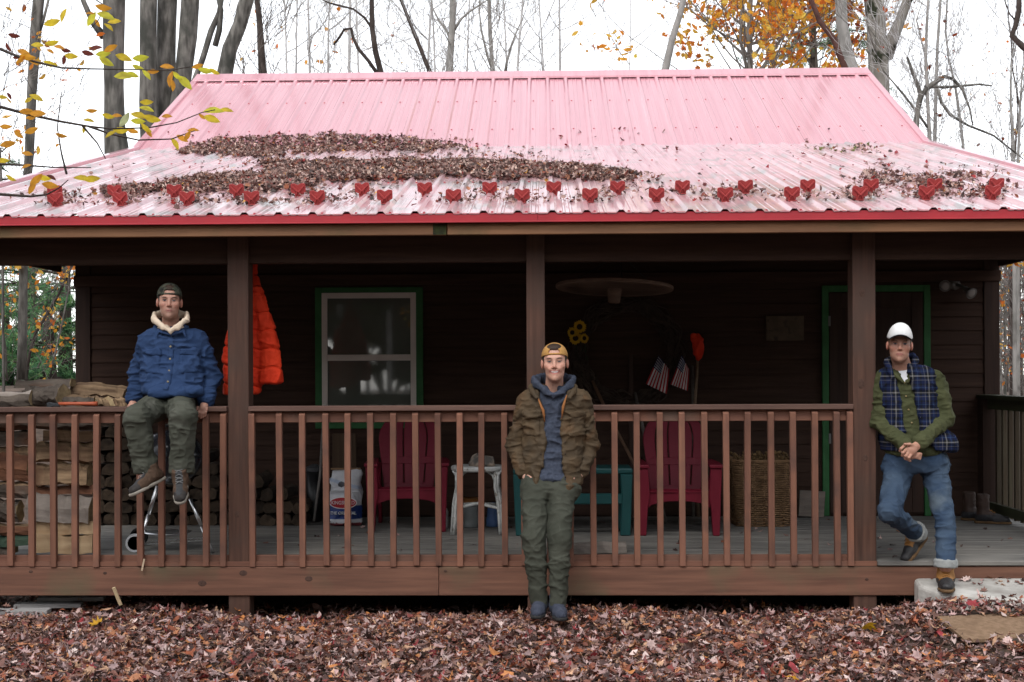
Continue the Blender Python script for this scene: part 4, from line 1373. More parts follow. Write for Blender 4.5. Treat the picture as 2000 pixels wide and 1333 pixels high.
for i in range(4): finger(V, [P(1780 + i * 2.5, 892 - i * 2, -.255), P(1789 + i * 2.2, 894 - i * 2.4, -.262), P(1797 + i * .8, 897 - i * 3.4, -.255)], .0095, .0075)
Vv, Qq = V.nets(2)
cc = face_cols(Vv, HC, RC, sC, tone=(.45, .235, .165), stubble=.25, browcol=(.09, .055, .03))
manC = npmesh('person', Vv, Qq, m_skin, smooth=True, cols=cc, loc=P(1847, 1150, -.4))
tag(manC, 'man in plaid vest, jeans and white cap leaning on the right post with clasped hands', 'person', 'men posing on the porch')
m_oliveS = mat('olive_green_shirt_cloth', (.050, .055, .024), (.070, .075, .034), scale=9, rough=.88, bump=.3, bscale=350, spec=.2, wr=(8, .55))
m_denim = mat('faded_blue_denim', (.027, .047, .085), (.055, .083, .125), scale=6, rough=.9, bump=.35, bscale=380, spec=.15, c3=(.13, .16, .18), s3=4.5, lo3=.55, hi3=.8, wr=(8, .35))


def plaid():
    m = bpy.data.materials.new('plaid_flannel'); m.use_nodes = True
    nt = m.node_tree; N = nt.nodes; L = nt.links
    p = N['Principled BSDF']; p.inputs['Roughness'].default_value = .95; p.inputs['Specular IOR Level'].default_value = .1
    tc = N.new('ShaderNodeTexCoord'); sx_ = N.new('ShaderNodeSeparateXYZ'); L.new(tc.outputs['Object'], sx_.inputs[0])

    def bands(sock, per, stops, off):
        a = N.new('ShaderNodeMath'); a.operation = 'MULTIPLY_ADD'; a.inputs[1].default_value = 1 / per; a.inputs[2].default_value = off
        L.new(sock, a.inputs[0])
        fr = N.new('ShaderNodeMath'); fr.operation = 'FRACT'; L.new(a.outputs[0], fr.inputs[0])
        r = N.new('ShaderNodeValToRGB'); r.color_ramp.interpolation = 'CONSTANT'
        e = r.color_ramp.elements
        while len(e) < len(stops): e.new(.5)
        for i, (q, c) in enumerate(stops): e[i].position = q; e[i].color = (*c, 1)
        L.new(fr.outputs[0], r.inputs[0]); return r.outputs[0]
    nv, bk, gy, bl = (.011, .016, .048), (.009, .010, .013), (.17, .165, .16), (.045, .085, .17)
    st = [(0, nv), (.20, gy), (.225, nv), (.30, bk), (.42, gy), (.50, bk), (.62, nv), (.74, bl), (.765, nv), (.88, bk)]
    h = bands(sx_.outputs['X'], .112, st, .3); v = bands(sx_.outputs['Z'], .112, st, .1)
    mx = N.new('ShaderNodeMix'); mx.data_type = 'RGBA'; mx.inputs[0].default_value = .5
    L.new(h, mx.inputs[6]); L.new(v, mx.inputs[7]); L.new(mx.outputs[2], p.inputs['Base Color'])
    nz = N.new('ShaderNodeTexNoise'); nz.inputs['Scale'].default_value = 300; L.new(tc.outputs['Object'], nz.inputs['Vector'])
    b = N.new('ShaderNodeBump'); b.inputs['Strength'].default_value = .3; b.inputs['Distance'].default_value = .004
    L.new(nz.outputs['Fac'], b.inputs['Height']); L.new(b.outputs[0], p.inputs['Normal'])
    return m
m_plaid = plaid()
# shirt
V = Vol(lo, hi, .006)
V.rows(rows((718, 1742, 1790, .02, .065), (732, 1728, 1815, .02, .10), (790, 1724, 1826, .02, .125), (850, 1730, 1832, .01, .13), (889, 1730, 1842, .0, .138)), k=.02)
V.chain(armsC[0], [.064, .060, .043], k=.04); V.chain(armsC[1], [.064, .060, .043], k=.04)
for ar in armsC:
    dd = (ar[1] - ar[2]).normalized(); V.cap(ar[2] + dd * .01, ar[2] + dd * .05, .045, .047, k=.008)
xv, zv = P(1768, 748, -.1).x, P(1768, 748, -.1).z
V.cut(lambda X, Y, Z: np.maximum(np.abs(X - xv) - (Z - zv) * .42, Y - .0), op='s', k=.006)
FC = [(.006, (8, 8, 18), 51), (.003, (20, 20, 36), 8)]
shC = garment(V, 'shirt', m_oliveS, manC, FC)
m_snap = mat('brass_snap', (.5, .38, .2), rough=.35, metallic=.7)
for px, py in ((1769, 755), (1771, 781), (1775, 807), (1781, 832)): button(V, P(px, py, -.12).x, P(0, py, -.12).z, .006, m_snap, shC, .012)
V2 = Vol((HC.x - .2, -.3, HC.z - .4), (HC.x + .2, .3, HC.z - .05), .005)
V2.rows(rows((716, 1743, 1789, .02, .066), (732, 1731, 1811, .02, .094), (750, 1728, 1816, .02, .108)), k=.02)
garment(V2, 'undershirt', mat('white_tee', (.75, .75, .78), rough=.9), manC)
V2 = Vol((HC.x - .2, -.3, HC.z - .4), (HC.x + .2, .2, HC.z), .005)
for q, a_ in ((-1, (1746, 728)), (1, (1786, 726))):
    V2.chain([P(1768 + q * 4, 747, -.105), P(a_[0] + q * -3, a_[1] + 6, -.09), P(a_[0] + q * 1, a_[1] - 6, .0)], [.010, .015, .016], k=.01)
garment(V2, 'collar', m_oliveS, shC)
# vest
V = Vol(lo, hi, .006)
V.rows(rows((712, 1740, 1790, .02, .07), (722, 1722, 1818, .02, .115), (738, 1712, 1826, .02, .135), (790, 1714, 1828, .02, .15), (840, 1720, 1836, .01, .155), (884, 1722, 1852, .0, .165)), k=.02, rnd=.02)
V.ell(P(1845, 872, -.0), (.075, .12, .10), k=.06)
vz = [P(0, y, -.14).z for y in (705, 725, 768, 816, 859, 890)]
vL = [P(x, 800, -.14).x for x in (1748, 1744, 1757, 1763, 1769, 1772)]
vR = [P(x, 800, -.14).x for x in (1774, 1778, 1789, 1797, 1804, 1832)]
def openC(X, Y, Z):
    zz = np.clip(Z, vz[-1], vz[0])
    l = np.interp(-zz, [-q for q in vz], vL); r = np.interp(-zz, [-q for q in vz], vR)
    return np.maximum(np.maximum(l - X, X - r), Y - (.0))
V.cut(openC, op='s', k=.01)
# arm holes
for ar in armsC: V.cap(ar[0] + Vector((0, 0, -.01)), ar[1], .063, .06, k=.006, op='s')
hz2 = P(0, 886, -.1).z
V.cut(lambda X, Y, Z: hz2 - Z + .0 * X, op='i', k=.01)
FV = [(.007, (6, 6, 13), 61)]
qz = lambda Vv: Vv
Vv, Qq = V.nets(2)
N_ = vnormals(Vv, Qq)
Vv = Vv + N_ * (.006 * np.abs(np.sin((Vv[:, 2] - .02) * math.pi / .092)) ** .6)[:, None]
Vv = folds(Vv, Qq, .006, (6, 6, 13), 61)
vest = npmesh('vest', Vv, Qq, m_plaid, manC, smooth=True)
V2 = Vol((HC.x - .25, -.3, HC.z - .4), (HC.x + .25, .3, HC.z + .02), .0055)
V2.chain([P(1744, 738, -.11), P(1737, 722, -.085), P(1733, 708, .0), P(1745, 700, .10), P(1765, 699, .125), P(1783, 698, .10), P(1788, 704, .0), P(1782, 722, -.08), P(1780, 738, -.115)],
         [.014, .020, .022, .022, .022, .022, .022, .020, .014], k=.012, fz=1.3)
garment(V2, 'collar', m_plaid, vest)
m_sil = mat('silver_snap', (.6, .6, .62), rough=.3, metallic=.9)
for px, py in ((1783, 765), (1790, 791), (1796, 821)): button(V, P(px + 3, py, -.14).x, P(0, py, -.14).z, .0055, m_sil, vest, .012)
# jeans
V = Vol((lo[0], -.7, .25), (hi[0], .45, 1.15), .006)
V.rows(rows((882, 1732, 1846, .0, .115), (900, 1727, 1852, .0, .13), (922, 1722, 1853, -.01, .125)), k=.03, rnd=.04)
V.chain(lgC[0], [.096, .069, .053], k=.03); V.chain(lgC[1], [.088, .063, .060, .056], k=.03)
zj = P(0, 1106, -.36).z
V.cut(lambda X, Y, Z: np.where(X > P(1815, 1050, -.3).x, zj - Z, -1.0), op='i')
FD = [(.0045, (8, 8, 12), 71), (.003, (18, 18, 28), 9)]
jeans = garment(V, 'jeans', m_denim, manC, FD)
m_cuff = mat('pale_denim_underside', (.24, .25, .25), (.30, .31, .30), scale=30, rough=.95, bump=.3, bscale=300)
V = Vol((lo[0], -.7, .25), (hi[0], .45, 1.15), .005)
V.cap(P(1847, 1097, -.35), P(1847, 1104, -.355), .075, .075, k=0)
za_, zb2 = P(0, 1094, -.36).z, P(0, 1109, -.36).z
V.cut(lambda X, Y, Z: np.maximum(Z - za_, zb2 - Z), op='i', k=.008)
garment(V, 'turned_up_cuff', m_cuff, jeans, (.003, (20, 20, 20), 2))
V = Vol((lo[0], -.7, .25), (hi[0], .45, 1.15), .005)
V3 = (lgC[0][1] - lgC[0][2]).normalized(); c0 = lgC[0][2]
V.cap(c0 - V3 * .014, c0 + V3 * .03, .071, .072, k=.0)
V.cut(lambda X, Y, Z: (c0.x - V3.x * .02 - X) * V3.x + (c0.y - V3.y * .02 - Y) * V3.y + (c0.z - V3.z * .02 - Z) * V3.z, op='i', k=.004)
V.cut(lambda X, Y, Z: (X - c0.x - V3.x * .035) * V3.x + (Y - c0.y - V3.y * .035) * V3.y + (Z - c0.z - V3.z * .035) * V3.z, op='i', k=.004)
garment(V, 'turned_up_cuff', m_cuff, jeans, (.003, (20, 20, 20), 2))
# duck boots
m_boot = vcmat('tan_leather_and_rubber_boot', rough=.55, spec=.4, nz=.25, bscale=60, bump=.15)
m_solec = mat('brown_gum_sole', (.10, .055, .025), (.14, .08, .035), scale=20, rough=.8)
def colC(x, f, z):
    C = np.tile(np.array((.36, .17, .05)), (len(x), 1))
    lowr = z < .068 - .25 * np.clip(f - .05, 0, .1) + .10 * np.clip(-f, 0, .06)
    lowr |= (f > .085)
    C[lowr] = (.028, .026, .027)
    return C
m_laceC = mat('tan_rawhide_lace', (.30, .14, .04), rough=.8)
zst_ = P(1900, 1128, -.03).z
pb_ = P(1847, 1140, -.33); pb_.z = zst_ - .04 * (.42 - .03) / .63 + .002
make_shoe(pb_, (-.26, -1, 0), (0, 0, 1), manC, m_boot, m_solec, 'boot', L=1.05, W=1.08, tall=.205, colf=colC, laces=m_laceC)
make_shoe(P(1796, 1066, .09), (-.62, -.45, -.62), (-.55, -.10, .8), manC, m_boot, m_solec, 'boot', L=.98, W=1.06, tall=.17, colf=colC, laces=m_laceC)
# bracelets
b = MB()
a0 = P(1796, 867, -.235); dirw = (armsC[1][1] - armsC[1][2]).normalized()
b.lathe([(.031, -.004), (.034, -.004), (.034, .004), (.031, .004)], a0 + dirw * -.012, 20, axis=dirw)
b.build('bracelet', mat('pale_metal_bracelet', (.6, .5, .45), rough=.4, metallic=.6), manC, smooth=True)
b = MB()
dirw = (armsC[0][1] - armsC[0][2]).normalized()
b.lathe([(.029, -.008), (.035, -.007), (.035, .007), (.029, .008)], armsC[0][2] - dirw * .012, 20, axis=dirw)
b.build('bracelet', mat('dark_braided_bracelet', (.05, .05, .07), (.3, .3, .32), scale=150, rough=.8), manC, smooth=True)
m_white = mat('white_cap_cloth', (.80, .80, .79), (.84, .84, .83), scale=20, rough=.85, bump=.1, bscale=300)
m_navycap = mat('dark_cap_brim_cloth', (.012, .012, .018), rough=.85)
capC = headgear(cap_fn(sC, opening=False, zc=.064, slope=-.26, tall=.004, arch=4.6), HC, RC, 'cap', m_white, manC)
headgear(bill_fn(sC, fy=.120, z0=.062, ln=.088, cv=5.0, dn=.02), HC, RC, 'brim', m_navycap, capC)
m_hairC = mat('sandy_brown_hair', (.07, .04, .022), (.13, .08, .045), scale=90, stretch=(1, 1, .15), rough=.6, bump=.5, bscale=260)
headgear(hair_fn(sC), HC, RC, 'hair', m_hairC, manC)
# ================================================================== THINGS ON THE PORCH
m_bark = mat('grey_brown_bark', (.055, .042, .034), (.13, .105, .085), scale=16, stretch=(.25, 1, 1), rough=.95, bump=.9, bscale=40, rnd=.25, bdist=.01, c3=(.17, .075, .04), s3=3, lo3=.55, hi3=.75)
m_split = mat('split_wood_face', (.10, .06, .034), (.32, .215, .125), scale=22, stretch=(.07, 1, 1), rough=.85, bump=.7, bscale=50, rnd=.25, bdist=.006, c3=(.115, .06, .034), s3=2.5)
m_splitg = mat('grey_weathered_split_wood', (.21, .175, .15), (.36, .31, .27), scale=22, stretch=(.07, 1, 1), rough=.9, bump=.9, bscale=50, rnd=.2, bdist=.006)
m_fresh = mat('fresh_split_wood', (.33, .22, .125), (.46, .33, .20), scale=24, stretch=(.07, 1, 1), rough=.85, bump=.6, bscale=50, bdist=.005, c3=(.27, .16, .085), s3=2.5)
m_end = mat('sawn_log_end', (.26, .185, .10), (.40, .30, .17), scale=30, rough=.9, bump=.4, bscale=120, rnd=.2, c3=(.14, .095, .055), s3=9)
m_greyend = mat('shade_darkened_log_end', (.026, .017, .011), (.06, .04, .025), scale=20, rough=.95, bump=.5, bscale=90, rnd=.35)  # ends in the wall stack, darkened so the colour carries porch shade
m_darkbark = mat('shade_darkened_bark', (.022, .015, .011), (.045, .03, .022), scale=20, stretch=(.2, 1, 1), rough=.95, bump=.8, bscale=50, rnd=.3)  # bark in the wall stack, porch shade put into the colour
LG = random.Random(5)


def log_mesh(L, w, h, kind='split', seed=0, seg=10):
    """log along local X, centred, resting at z=0; kind: split (wedge with one bark side), slab, round, plank"""
    rr = random.Random(seed)
    if kind == 'round':
        sec = [(math.cos(a) * w / 2, h / 2 + math.sin(a) * h / 2) for a in [2 * math.pi * i / 16 for i in range(16)]]; bark = [0] * 16
    elif kind == 'plank':
        sec = [(-w / 2, 0), (w / 2, 0), (w / 2, h), (0, h * .97), (-w / 2, h)]; bark = [1] * 5
    elif kind == 'slab':
        sec = [(-w / 2, .0), (w / 2, .0), (w / 2 * .9, h * .6), (w / 4, h * .95), (-w / 4, h), (-w / 2 * .9, h * .55)]; bark = [1, 0, 0, 0, 0, 0]
    else:
        sec = [(-w / 2, h * .12), (-w * .1, 0), (w * .35, .02 * h), (w / 2, h * .35), (w * .42, h * .8), (w * .1, h), (-w * .35, h * .75)]; bark = [1, 1, 0, 0, 0, 1, 1]
        if rr.random() < .5: sec = [(-a, b_) for a, b_ in sec][::-1]; bark = bark[::-1]
    n = len(sec); vs = []; fs = []; mi = []
    off = [[rr.uniform(-1, 1) for _ in range(n)] for _ in range(seg + 1)]
    for i in range(seg + 1):
        t = i / seg; x = (t - .5) * L
        tw = .06 * math.sin(t * 3 + seed)
        for k, (y, z) in enumerate(sec):
            am = .085 * min(w, h)
            vs.append((x + (rr.uniform(-.006, .006) if i in (0, seg) else 0), y + am * off[i][k] + tw * w * .3, max(0, z + am * off[i][(k + 3) % n]) + .006 * math.sin(t * 5 + seed)))
    for i in range(seg):
        for k in range(n):
            l = (k + 1) % n
            fs.append([i * n + k, (i + 1) * n + k, (i + 1) * n + l, i * n + l]); mi.append(bark[k])
    fs.append(list(range(n))); mi.append(2)
    fs.append([seg * n + k for k in range(n)][::-1]); mi.append(2)
    return vs, fs, mi


def make_log(label, L, w, h, kind, loc, rot=(0, 0, 0), mats=None, seed=0, group=None, name='firewood_log'):
    vs, fs, mi = log_mesh(L, w, h, kind, seed)
    o = npmesh(name, np.array(vs), fs, mats or [m_bark, m_split, m_end], None, midx=mi, smooth=False)
    o.location = loc; o.rotation_euler = rot
    return tag(o, label, 'firewood log', group)


GS = 'firewood stacked behind the left railing'
def px_log(x0, x1, y0, y1, Y, kind, label, dep=.14, tilt=0, yaw=0, mats=None, seed=0, group=GS):
    a, c = at(x0, y1, Y), at(x1, y0, Y)
    return make_log(label, c.x - a.x, dep, c.z - a.z, kind, ((a.x + c.x) / 2, Y + dep / 2, a.z), (0, R(-tilt), R(yaw)), mats, seed, group)


GM = [m_bark, m_splitg, m_end]
RB_ = [mat('reddish_bark', (.10, .045, .028), (.20, .09, .05), scale=14, stretch=(.2, 1, 1), rough=.95, bump=.9, bscale=45, rnd=.15), m_split, m_end]
px_log(64, 181, 1046, 1082, .18, 'plank', 'pale sawn firewood plank lowest in the right column of the porch stack', mats=[m_bark, m_fresh, m_fresh], seed=1)
px_log(64, 184, 1020, 1045, .20, 'plank', 'pale firewood piece second from the bottom of the porch stack, on the sawn plank', mats=[m_bark, m_fresh, m_fresh], seed=2)
px_log(48, 172, 968, 1021, .17, 'slab', 'grey cracked weathered log tilted in the middle of the porch stack', tilt=-5, mats=[m_splitg, m_splitg, m_end], seed=3)
px_log(66, 180, 950, 967, .22, 'slab', 'thin strip of bark firewood lying on the grey cracked log', mats=RB_, seed=4)
px_log(64, 168, 906, 951, .18, 'split', 'broad tan split log above the thin bark strip in the porch stack', seed=5)
px_log(64, 182, 864, 905, .19, 'split', 'reddish split log in the upper right column of the porch stack', mats=RB_, seed=6)
px_log(84, 180, 842, 863, .22, 'plank', 'flat brown board of firewood below the topmost log behind the rail', seed=7)
px_log(66, 182, 816, 841, .22, 'split', 'brown log just below the rail in the right column of the porch stack', seed=8)
px_log(-58, 56, 818, 842, .2, 'split', 'brown log just below the rail in the left column of the porch stack', seed=9)
px_log(-60, 58, 843, 873, .19, 'slab', 'log with rough pale bark in the left column of the porch stack', mats=GM, seed=10)
px_log(-70, 53, 874, 942, .18, 'split', 'thick reddish brown log halfway up the left column of the porch stack', mats=RB_, seed=11)
px_log(-70, 62, 943, 976, .19, 'split', 'long tan log in the left column, level with the thin bark strip', tilt=2, seed=12)
px_log(-70, 32, 977, 1022, .18, 'round', 'round log showing its cut end in the left column of the porch stack', seed=13)
px_log(-70, 58, 1023, 1046, .2, 'split', 'reddish bark log low in the left column of the porch stack', mats=RB_, seed=14)
px_log(-70, 56, 1047, 1070, .2, 'slab', 'mossy green log lying low in the left column of the porch stack', tilt=3, mats=[mat('green_lichen_bark', (.02, .05, .035), (.06, .09, .06), scale=15, stretch=(.2, 1, 1), rough=.95, bump=.8, bscale=50), m_split, m_end], seed=15)
px_log(-70, 20, 1068, 1086, .2, 'slab', 'dark log lying on the deck in the left column of the porch stack', seed=16)
# logs lying higher than the rail
px_log(-45, 56, 765, 795, .14, 'split', 'pale grey log on the rail at the left picture edge', mats=GM, seed=21, dep=.12)
o = px_log(42, 122, 754, 794, .16, 'round', 'thick round log with a yellowish cut end on top of the left rail', dep=.16, yaw=-18, seed=22)
px_log(28, 135, 741, 757, .30, 'slab', 'flat split log lying across the thick round log', dep=.14, seed=23)
px_log(135, 238, 750, 776, .38, 'split', 'long brown split log on top of the stack beside the seated man', dep=.16, tilt=-5, seed=24)
px_log(118, 178, 772, 794, .20, 'split', 'short half log behind the hatchet handle', dep=.13, yaw=14, seed=25)
px_log(176, 206, 776, 795, .22, 'split', 'short wedge of firewood behind the end of the hatchet handle', dep=.16, yaw=40, seed=26)
px_log(205, 232, 777, 796, .24, 'split', 'small split piece of firewood next to the seated man', dep=.14, yaw=55, seed=27)
px_log(100, 190, 792, 815, .34, 'split', 'log under the pile, level with the left rail', dep=.2, seed=28)
px_log(0, 96, 790, 815, .34, 'split', 'log at rail height in the left column of the stack', dep=.2, seed=29)
px_log(190, 250, 792, 818, .42, 'split', 'log sticking out to the right at rail height below the seated man', dep=.2, yaw=20, seed=30)
# second row of stacked wood at the wall, porch shade put into its colours
GB = 'dark firewood stacked end-on against the cabin wall'
vars_ = []
for i in range(6):
    vs, fs, mi = log_mesh(.42, .115 + .012 * (i % 3), .10 + .012 * (i % 2), ['split', 'split', 'round', 'split', 'slab', 'split'][i], 40 + i, 4)
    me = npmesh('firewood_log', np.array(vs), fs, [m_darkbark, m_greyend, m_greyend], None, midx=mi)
    me.hide_render = False
    vars_.append(me)
used = set()
def stack(x0, x1, topf, Y, label):
    a, c = at(x0, 1000, Y).x, at(x1, 1000, Y).x
    row = 0
    z = ZD
    while row < 9:
        x = a + (.03 if row % 2 else 0); hmax = 0
        while x < c:
            if z - ZD > topf((x - a) / (c - a)): x += .12; continue
            i = LG.randrange(6)
            o = vars_[i]
            if i in used:
                o = o.copy(); COL.objects.link(o)
            used.add(i)
            o.location = (x + .06, Y + LG.uniform(-.03, .03), z)
            o.rotation_euler = (LG.uniform(-.2, .2), 0, R(90) + LG.uniform(-.08, .08))
            tag(o, label, 'firewood log', GB)
            x += .125
        z += .108; row += 1
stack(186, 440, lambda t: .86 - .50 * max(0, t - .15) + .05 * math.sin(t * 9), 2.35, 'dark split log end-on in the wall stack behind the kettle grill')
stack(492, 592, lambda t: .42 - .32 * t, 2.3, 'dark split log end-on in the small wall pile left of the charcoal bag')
for i, me in enumerate(vars_):
    if i not in used: bpy.data.objects.remove(me)
make_log('grey weathered log lying alone on the deck to the right of the standing man', .42, .12, .075, 'slab', (at(1166, 1085, .32).x, .4, ZD), (0, 0, R(2)), [m_splitg, m_splitg, m_end], 61)

# hatchet
h = thing('hatchet', 'hatchet with an orange handle lying on the left rail below the logs', 'hatchet', at(140, 792, .0))
b = MB(); p0, p1 = at(114, 789, .0), at(190, 789, .0)
b.tube([p0, p0.lerp(p1, .3), p0.lerp(p1, .6), p0.lerp(p1, .85), p1], [.012, .0125, .013, .0135, .016], 10)
b.build('handle', mat('orange_hatchet_handle', (.34, .07, .03), (.42, .09, .035), scale=20, rough=.5, bump=.1), h, smooth=True)
b = MB(); q0, q1 = at(92, 791, .0), at(118, 790, .0)
b.prism([(0, .014), (.02, .018), (.05, .012), (.085, .014), (.09, -.014), (.05, -.012), (.02, -.022), (0, -.026)], (q0.x, .012, q0.z), (1, 0, 0), (0, 0, 1), .024, dirv=(0, -1, 0))
b.build('head', mat('dark_tool_steel', (.05, .055, .06), rough=.45, metallic=.6), h, bevel=.004)

# ------------------------------------------------------------------ kettle grill
gc = at(336, 890, .62); GY = .62
gr = thing('kettle_grill', 'black kettle grill on shiny tripod legs behind the seated man', 'grill', (gc.x, GY, ZD))
m_kettle = mat('blue_black_enamel', (.02, .022, .03), (.03, .033, .042), scale=10, rough=.22, bump=.03, spec=.6)
Rk = .225
b = MB(); b.lathe([(Rk * math.cos(a), -Rk * .95 * math.sin(a)) for a in [math.pi / 2 * i / 10 for i in range(10)]] + [(.02, -Rk * .95)], (gc.x, GY, gc.z), 32); b.build('bowl', m_kettle, gr, smooth=True)
b = MB(); b.lathe([(Rk + .008, -.004), (Rk + .01, .012)] + [(Rk * math.cos(a), .012 + Rk * .8 * math.sin(a)) for a in [math.pi / 2 * i / 10 for i in range(1, 10)]] + [(.01, .012 + Rk * .8)], (gc.x, GY, gc.z), 32); lid = b.build('lid', m_kettle, gr, smooth=True)
b = MB(); b.tube([(gc.x - .06, GY - .02, gc.z + Rk * .78), (gc.x - .06, GY - .02, gc.z + Rk * .98), (gc.x + .06, GY - .02, gc.z + Rk * .98), (gc.x + .06, GY - .02, gc.z + Rk * .78)], .009, 8); b.build('handle', m_black, lid, smooth=True)
lg = [(at(308, 950, GY - .1), at(273, 1060, GY - .14)), (at(372, 975, GY - .1), at(415, 1081, GY - .22)), (Vector((gc.x, GY + .12, gc.z - .16)), Vector((gc.x + .02, GY + .3, ZD)))]
for a, c in lg:
    b = MB(); b.tube([a, a.lerp(c, .5)], .0135, 12); b.tube([a.lerp(c, .5), c], .0115, 12)
    l = b.build('leg', m_alu, gr, smooth=True)
    if c is lg[1][1]:
        b = MB(); b.tube([c, c + (c - a).normalized() * .022], [.014, .016], 12); b.build('foot', m_rubber, l)
wz = ZD + .066
for dy in (-.16, .22):
    wl = thing('wheel_', None, None); bpy.data.objects.remove(wl)
    wcx = at(264, 1068, GY + dy).x
    b = MB(); b.lathe([(.05, -.018), (.066, -.018), (.068, 0), (.066, .018), (.05, .018), (.05, -.018)], (wcx + (.03 if dy > 0 else 0), GY + dy, wz), 28, axis=(0, 1, 0))
    wobj = b.build('wheel', mat('white_wheel_rim', (.45, .46, .48), rough=.5) if dy < 0 else m_rubber, gr, smooth=False)
    b = MB(); b.lathe([(.049, -.008), (.049, .008)], (wcx + (.03 if dy > 0 else 0), GY + dy, wz), 24, axis=(0, 1, 0)); b.build('hub', m_rubber, wobj)
b = MB(); b.tube([(at(264, 1068, GY - .16).x, GY - .16, wz), (at(264, 1068, GY + .22).x + .03, GY + .22, wz)], .006, 8); b.build('axle', m_alu, gr)
b = MB()
pa, pb = at(282, 1064, GY - .1), at(396, 1056, GY - .1)
b.tube([pa, pb], .0025, 6); b.tube([pa + Vector((0, .2, 0)), pb + Vector((0, .2, 0))], .0025, 6)
for i in range(8):
    q = pa.lerp(pb, i / 7); b.tube([q, q + Vector((0, .2, 0))], .002, 5)
b.build('bottom_rack', m_alu, gr)
cz = at(328, 1041, GY).z
b = MB(); b.lathe([(.03, -.02), (.12, -.012), (.168, .004), (.168, .007), (.03, -.01)], (at(328, 1041, GY).x, GY, cz), 28); b.build('ash_catcher', m_alu, gr, smooth=True)

# ------------------------------------------------------------------ hanging orange puffer jacket
JY = .42
jk = Vol((at(420, 600, JY).x, .1, at(0, 790, JY).z), (at(570, 600, JY).x, .75, at(0, 500, JY).z), .006)
jk.rows(rows((512, 494, 500, JY, .02), (530, 491, 503, JY, .03), (552, 485, 508, JY, .04), (585, 472, 515, JY, .05), (620, 456, 528, JY, .055), (660, 447, 530, JY, .06), (700, 442, 528, JY, .062), (768, 437, 508, JY, .066)), k=.012, rnd=.012, pw=2.8)
jk.rows(rows((560, 497, 510, JY - .04, .03), (600, 500, 522, JY - .045, .045), (640, 506, 538, JY - .05, .05), (690, 510, 545, JY - .05, .055), (748, 508, 553, JY - .05, .058)), k=.015, rnd=.012, pw=2.6)
jk.rows(rows((600, 452, 474, JY - .03, .04), (680, 437, 462, JY - .035, .05), (772, 436, 466, JY - .035, .052)), k=.015, rnd=.012, pw=2.6)
Vv, Qq = jk.nets(1)
N_ = vnormals(Vv, Qq)
qd = (Vv[:, 2] + .10 * Vv[:, 0] + .012 * np.sin(Vv[:, 0] * 30)) / .135
qd = np.abs(qd - np.round(qd)) * .135
Vv = Vv - N_ * (.012 * np.exp(-(qd / .010) ** 2))[:, None]
Vv = folds(Vv, Qq, .006, (14, 14, 5), 81, True, .002)
Vv = folds(Vv, Qq, .002, (26, 26, 20), 83, True, .001)
m_orange = mat('orange_nylon', (.66, .035, .010), (.74, .05, .014), scale=6, rough=.75, bump=.3, bscale=60, spec=.2, wr=(10, .35))
jo = npmesh('puffer_jacket', Vv, Qq, m_orange, smooth=True)
tag(jo, 'bright orange quilted puffer jacket hanging from the beam behind the left post', 'jacket')
b = MB(); pt = at(497, 512, JY)
b.tube([pt, (pt.x, pt.y, ZC - .02), (pt.x, pt.y - .02, ZC + .09)], .004, 6); b.build('hanging_loop', m_orange, jo)

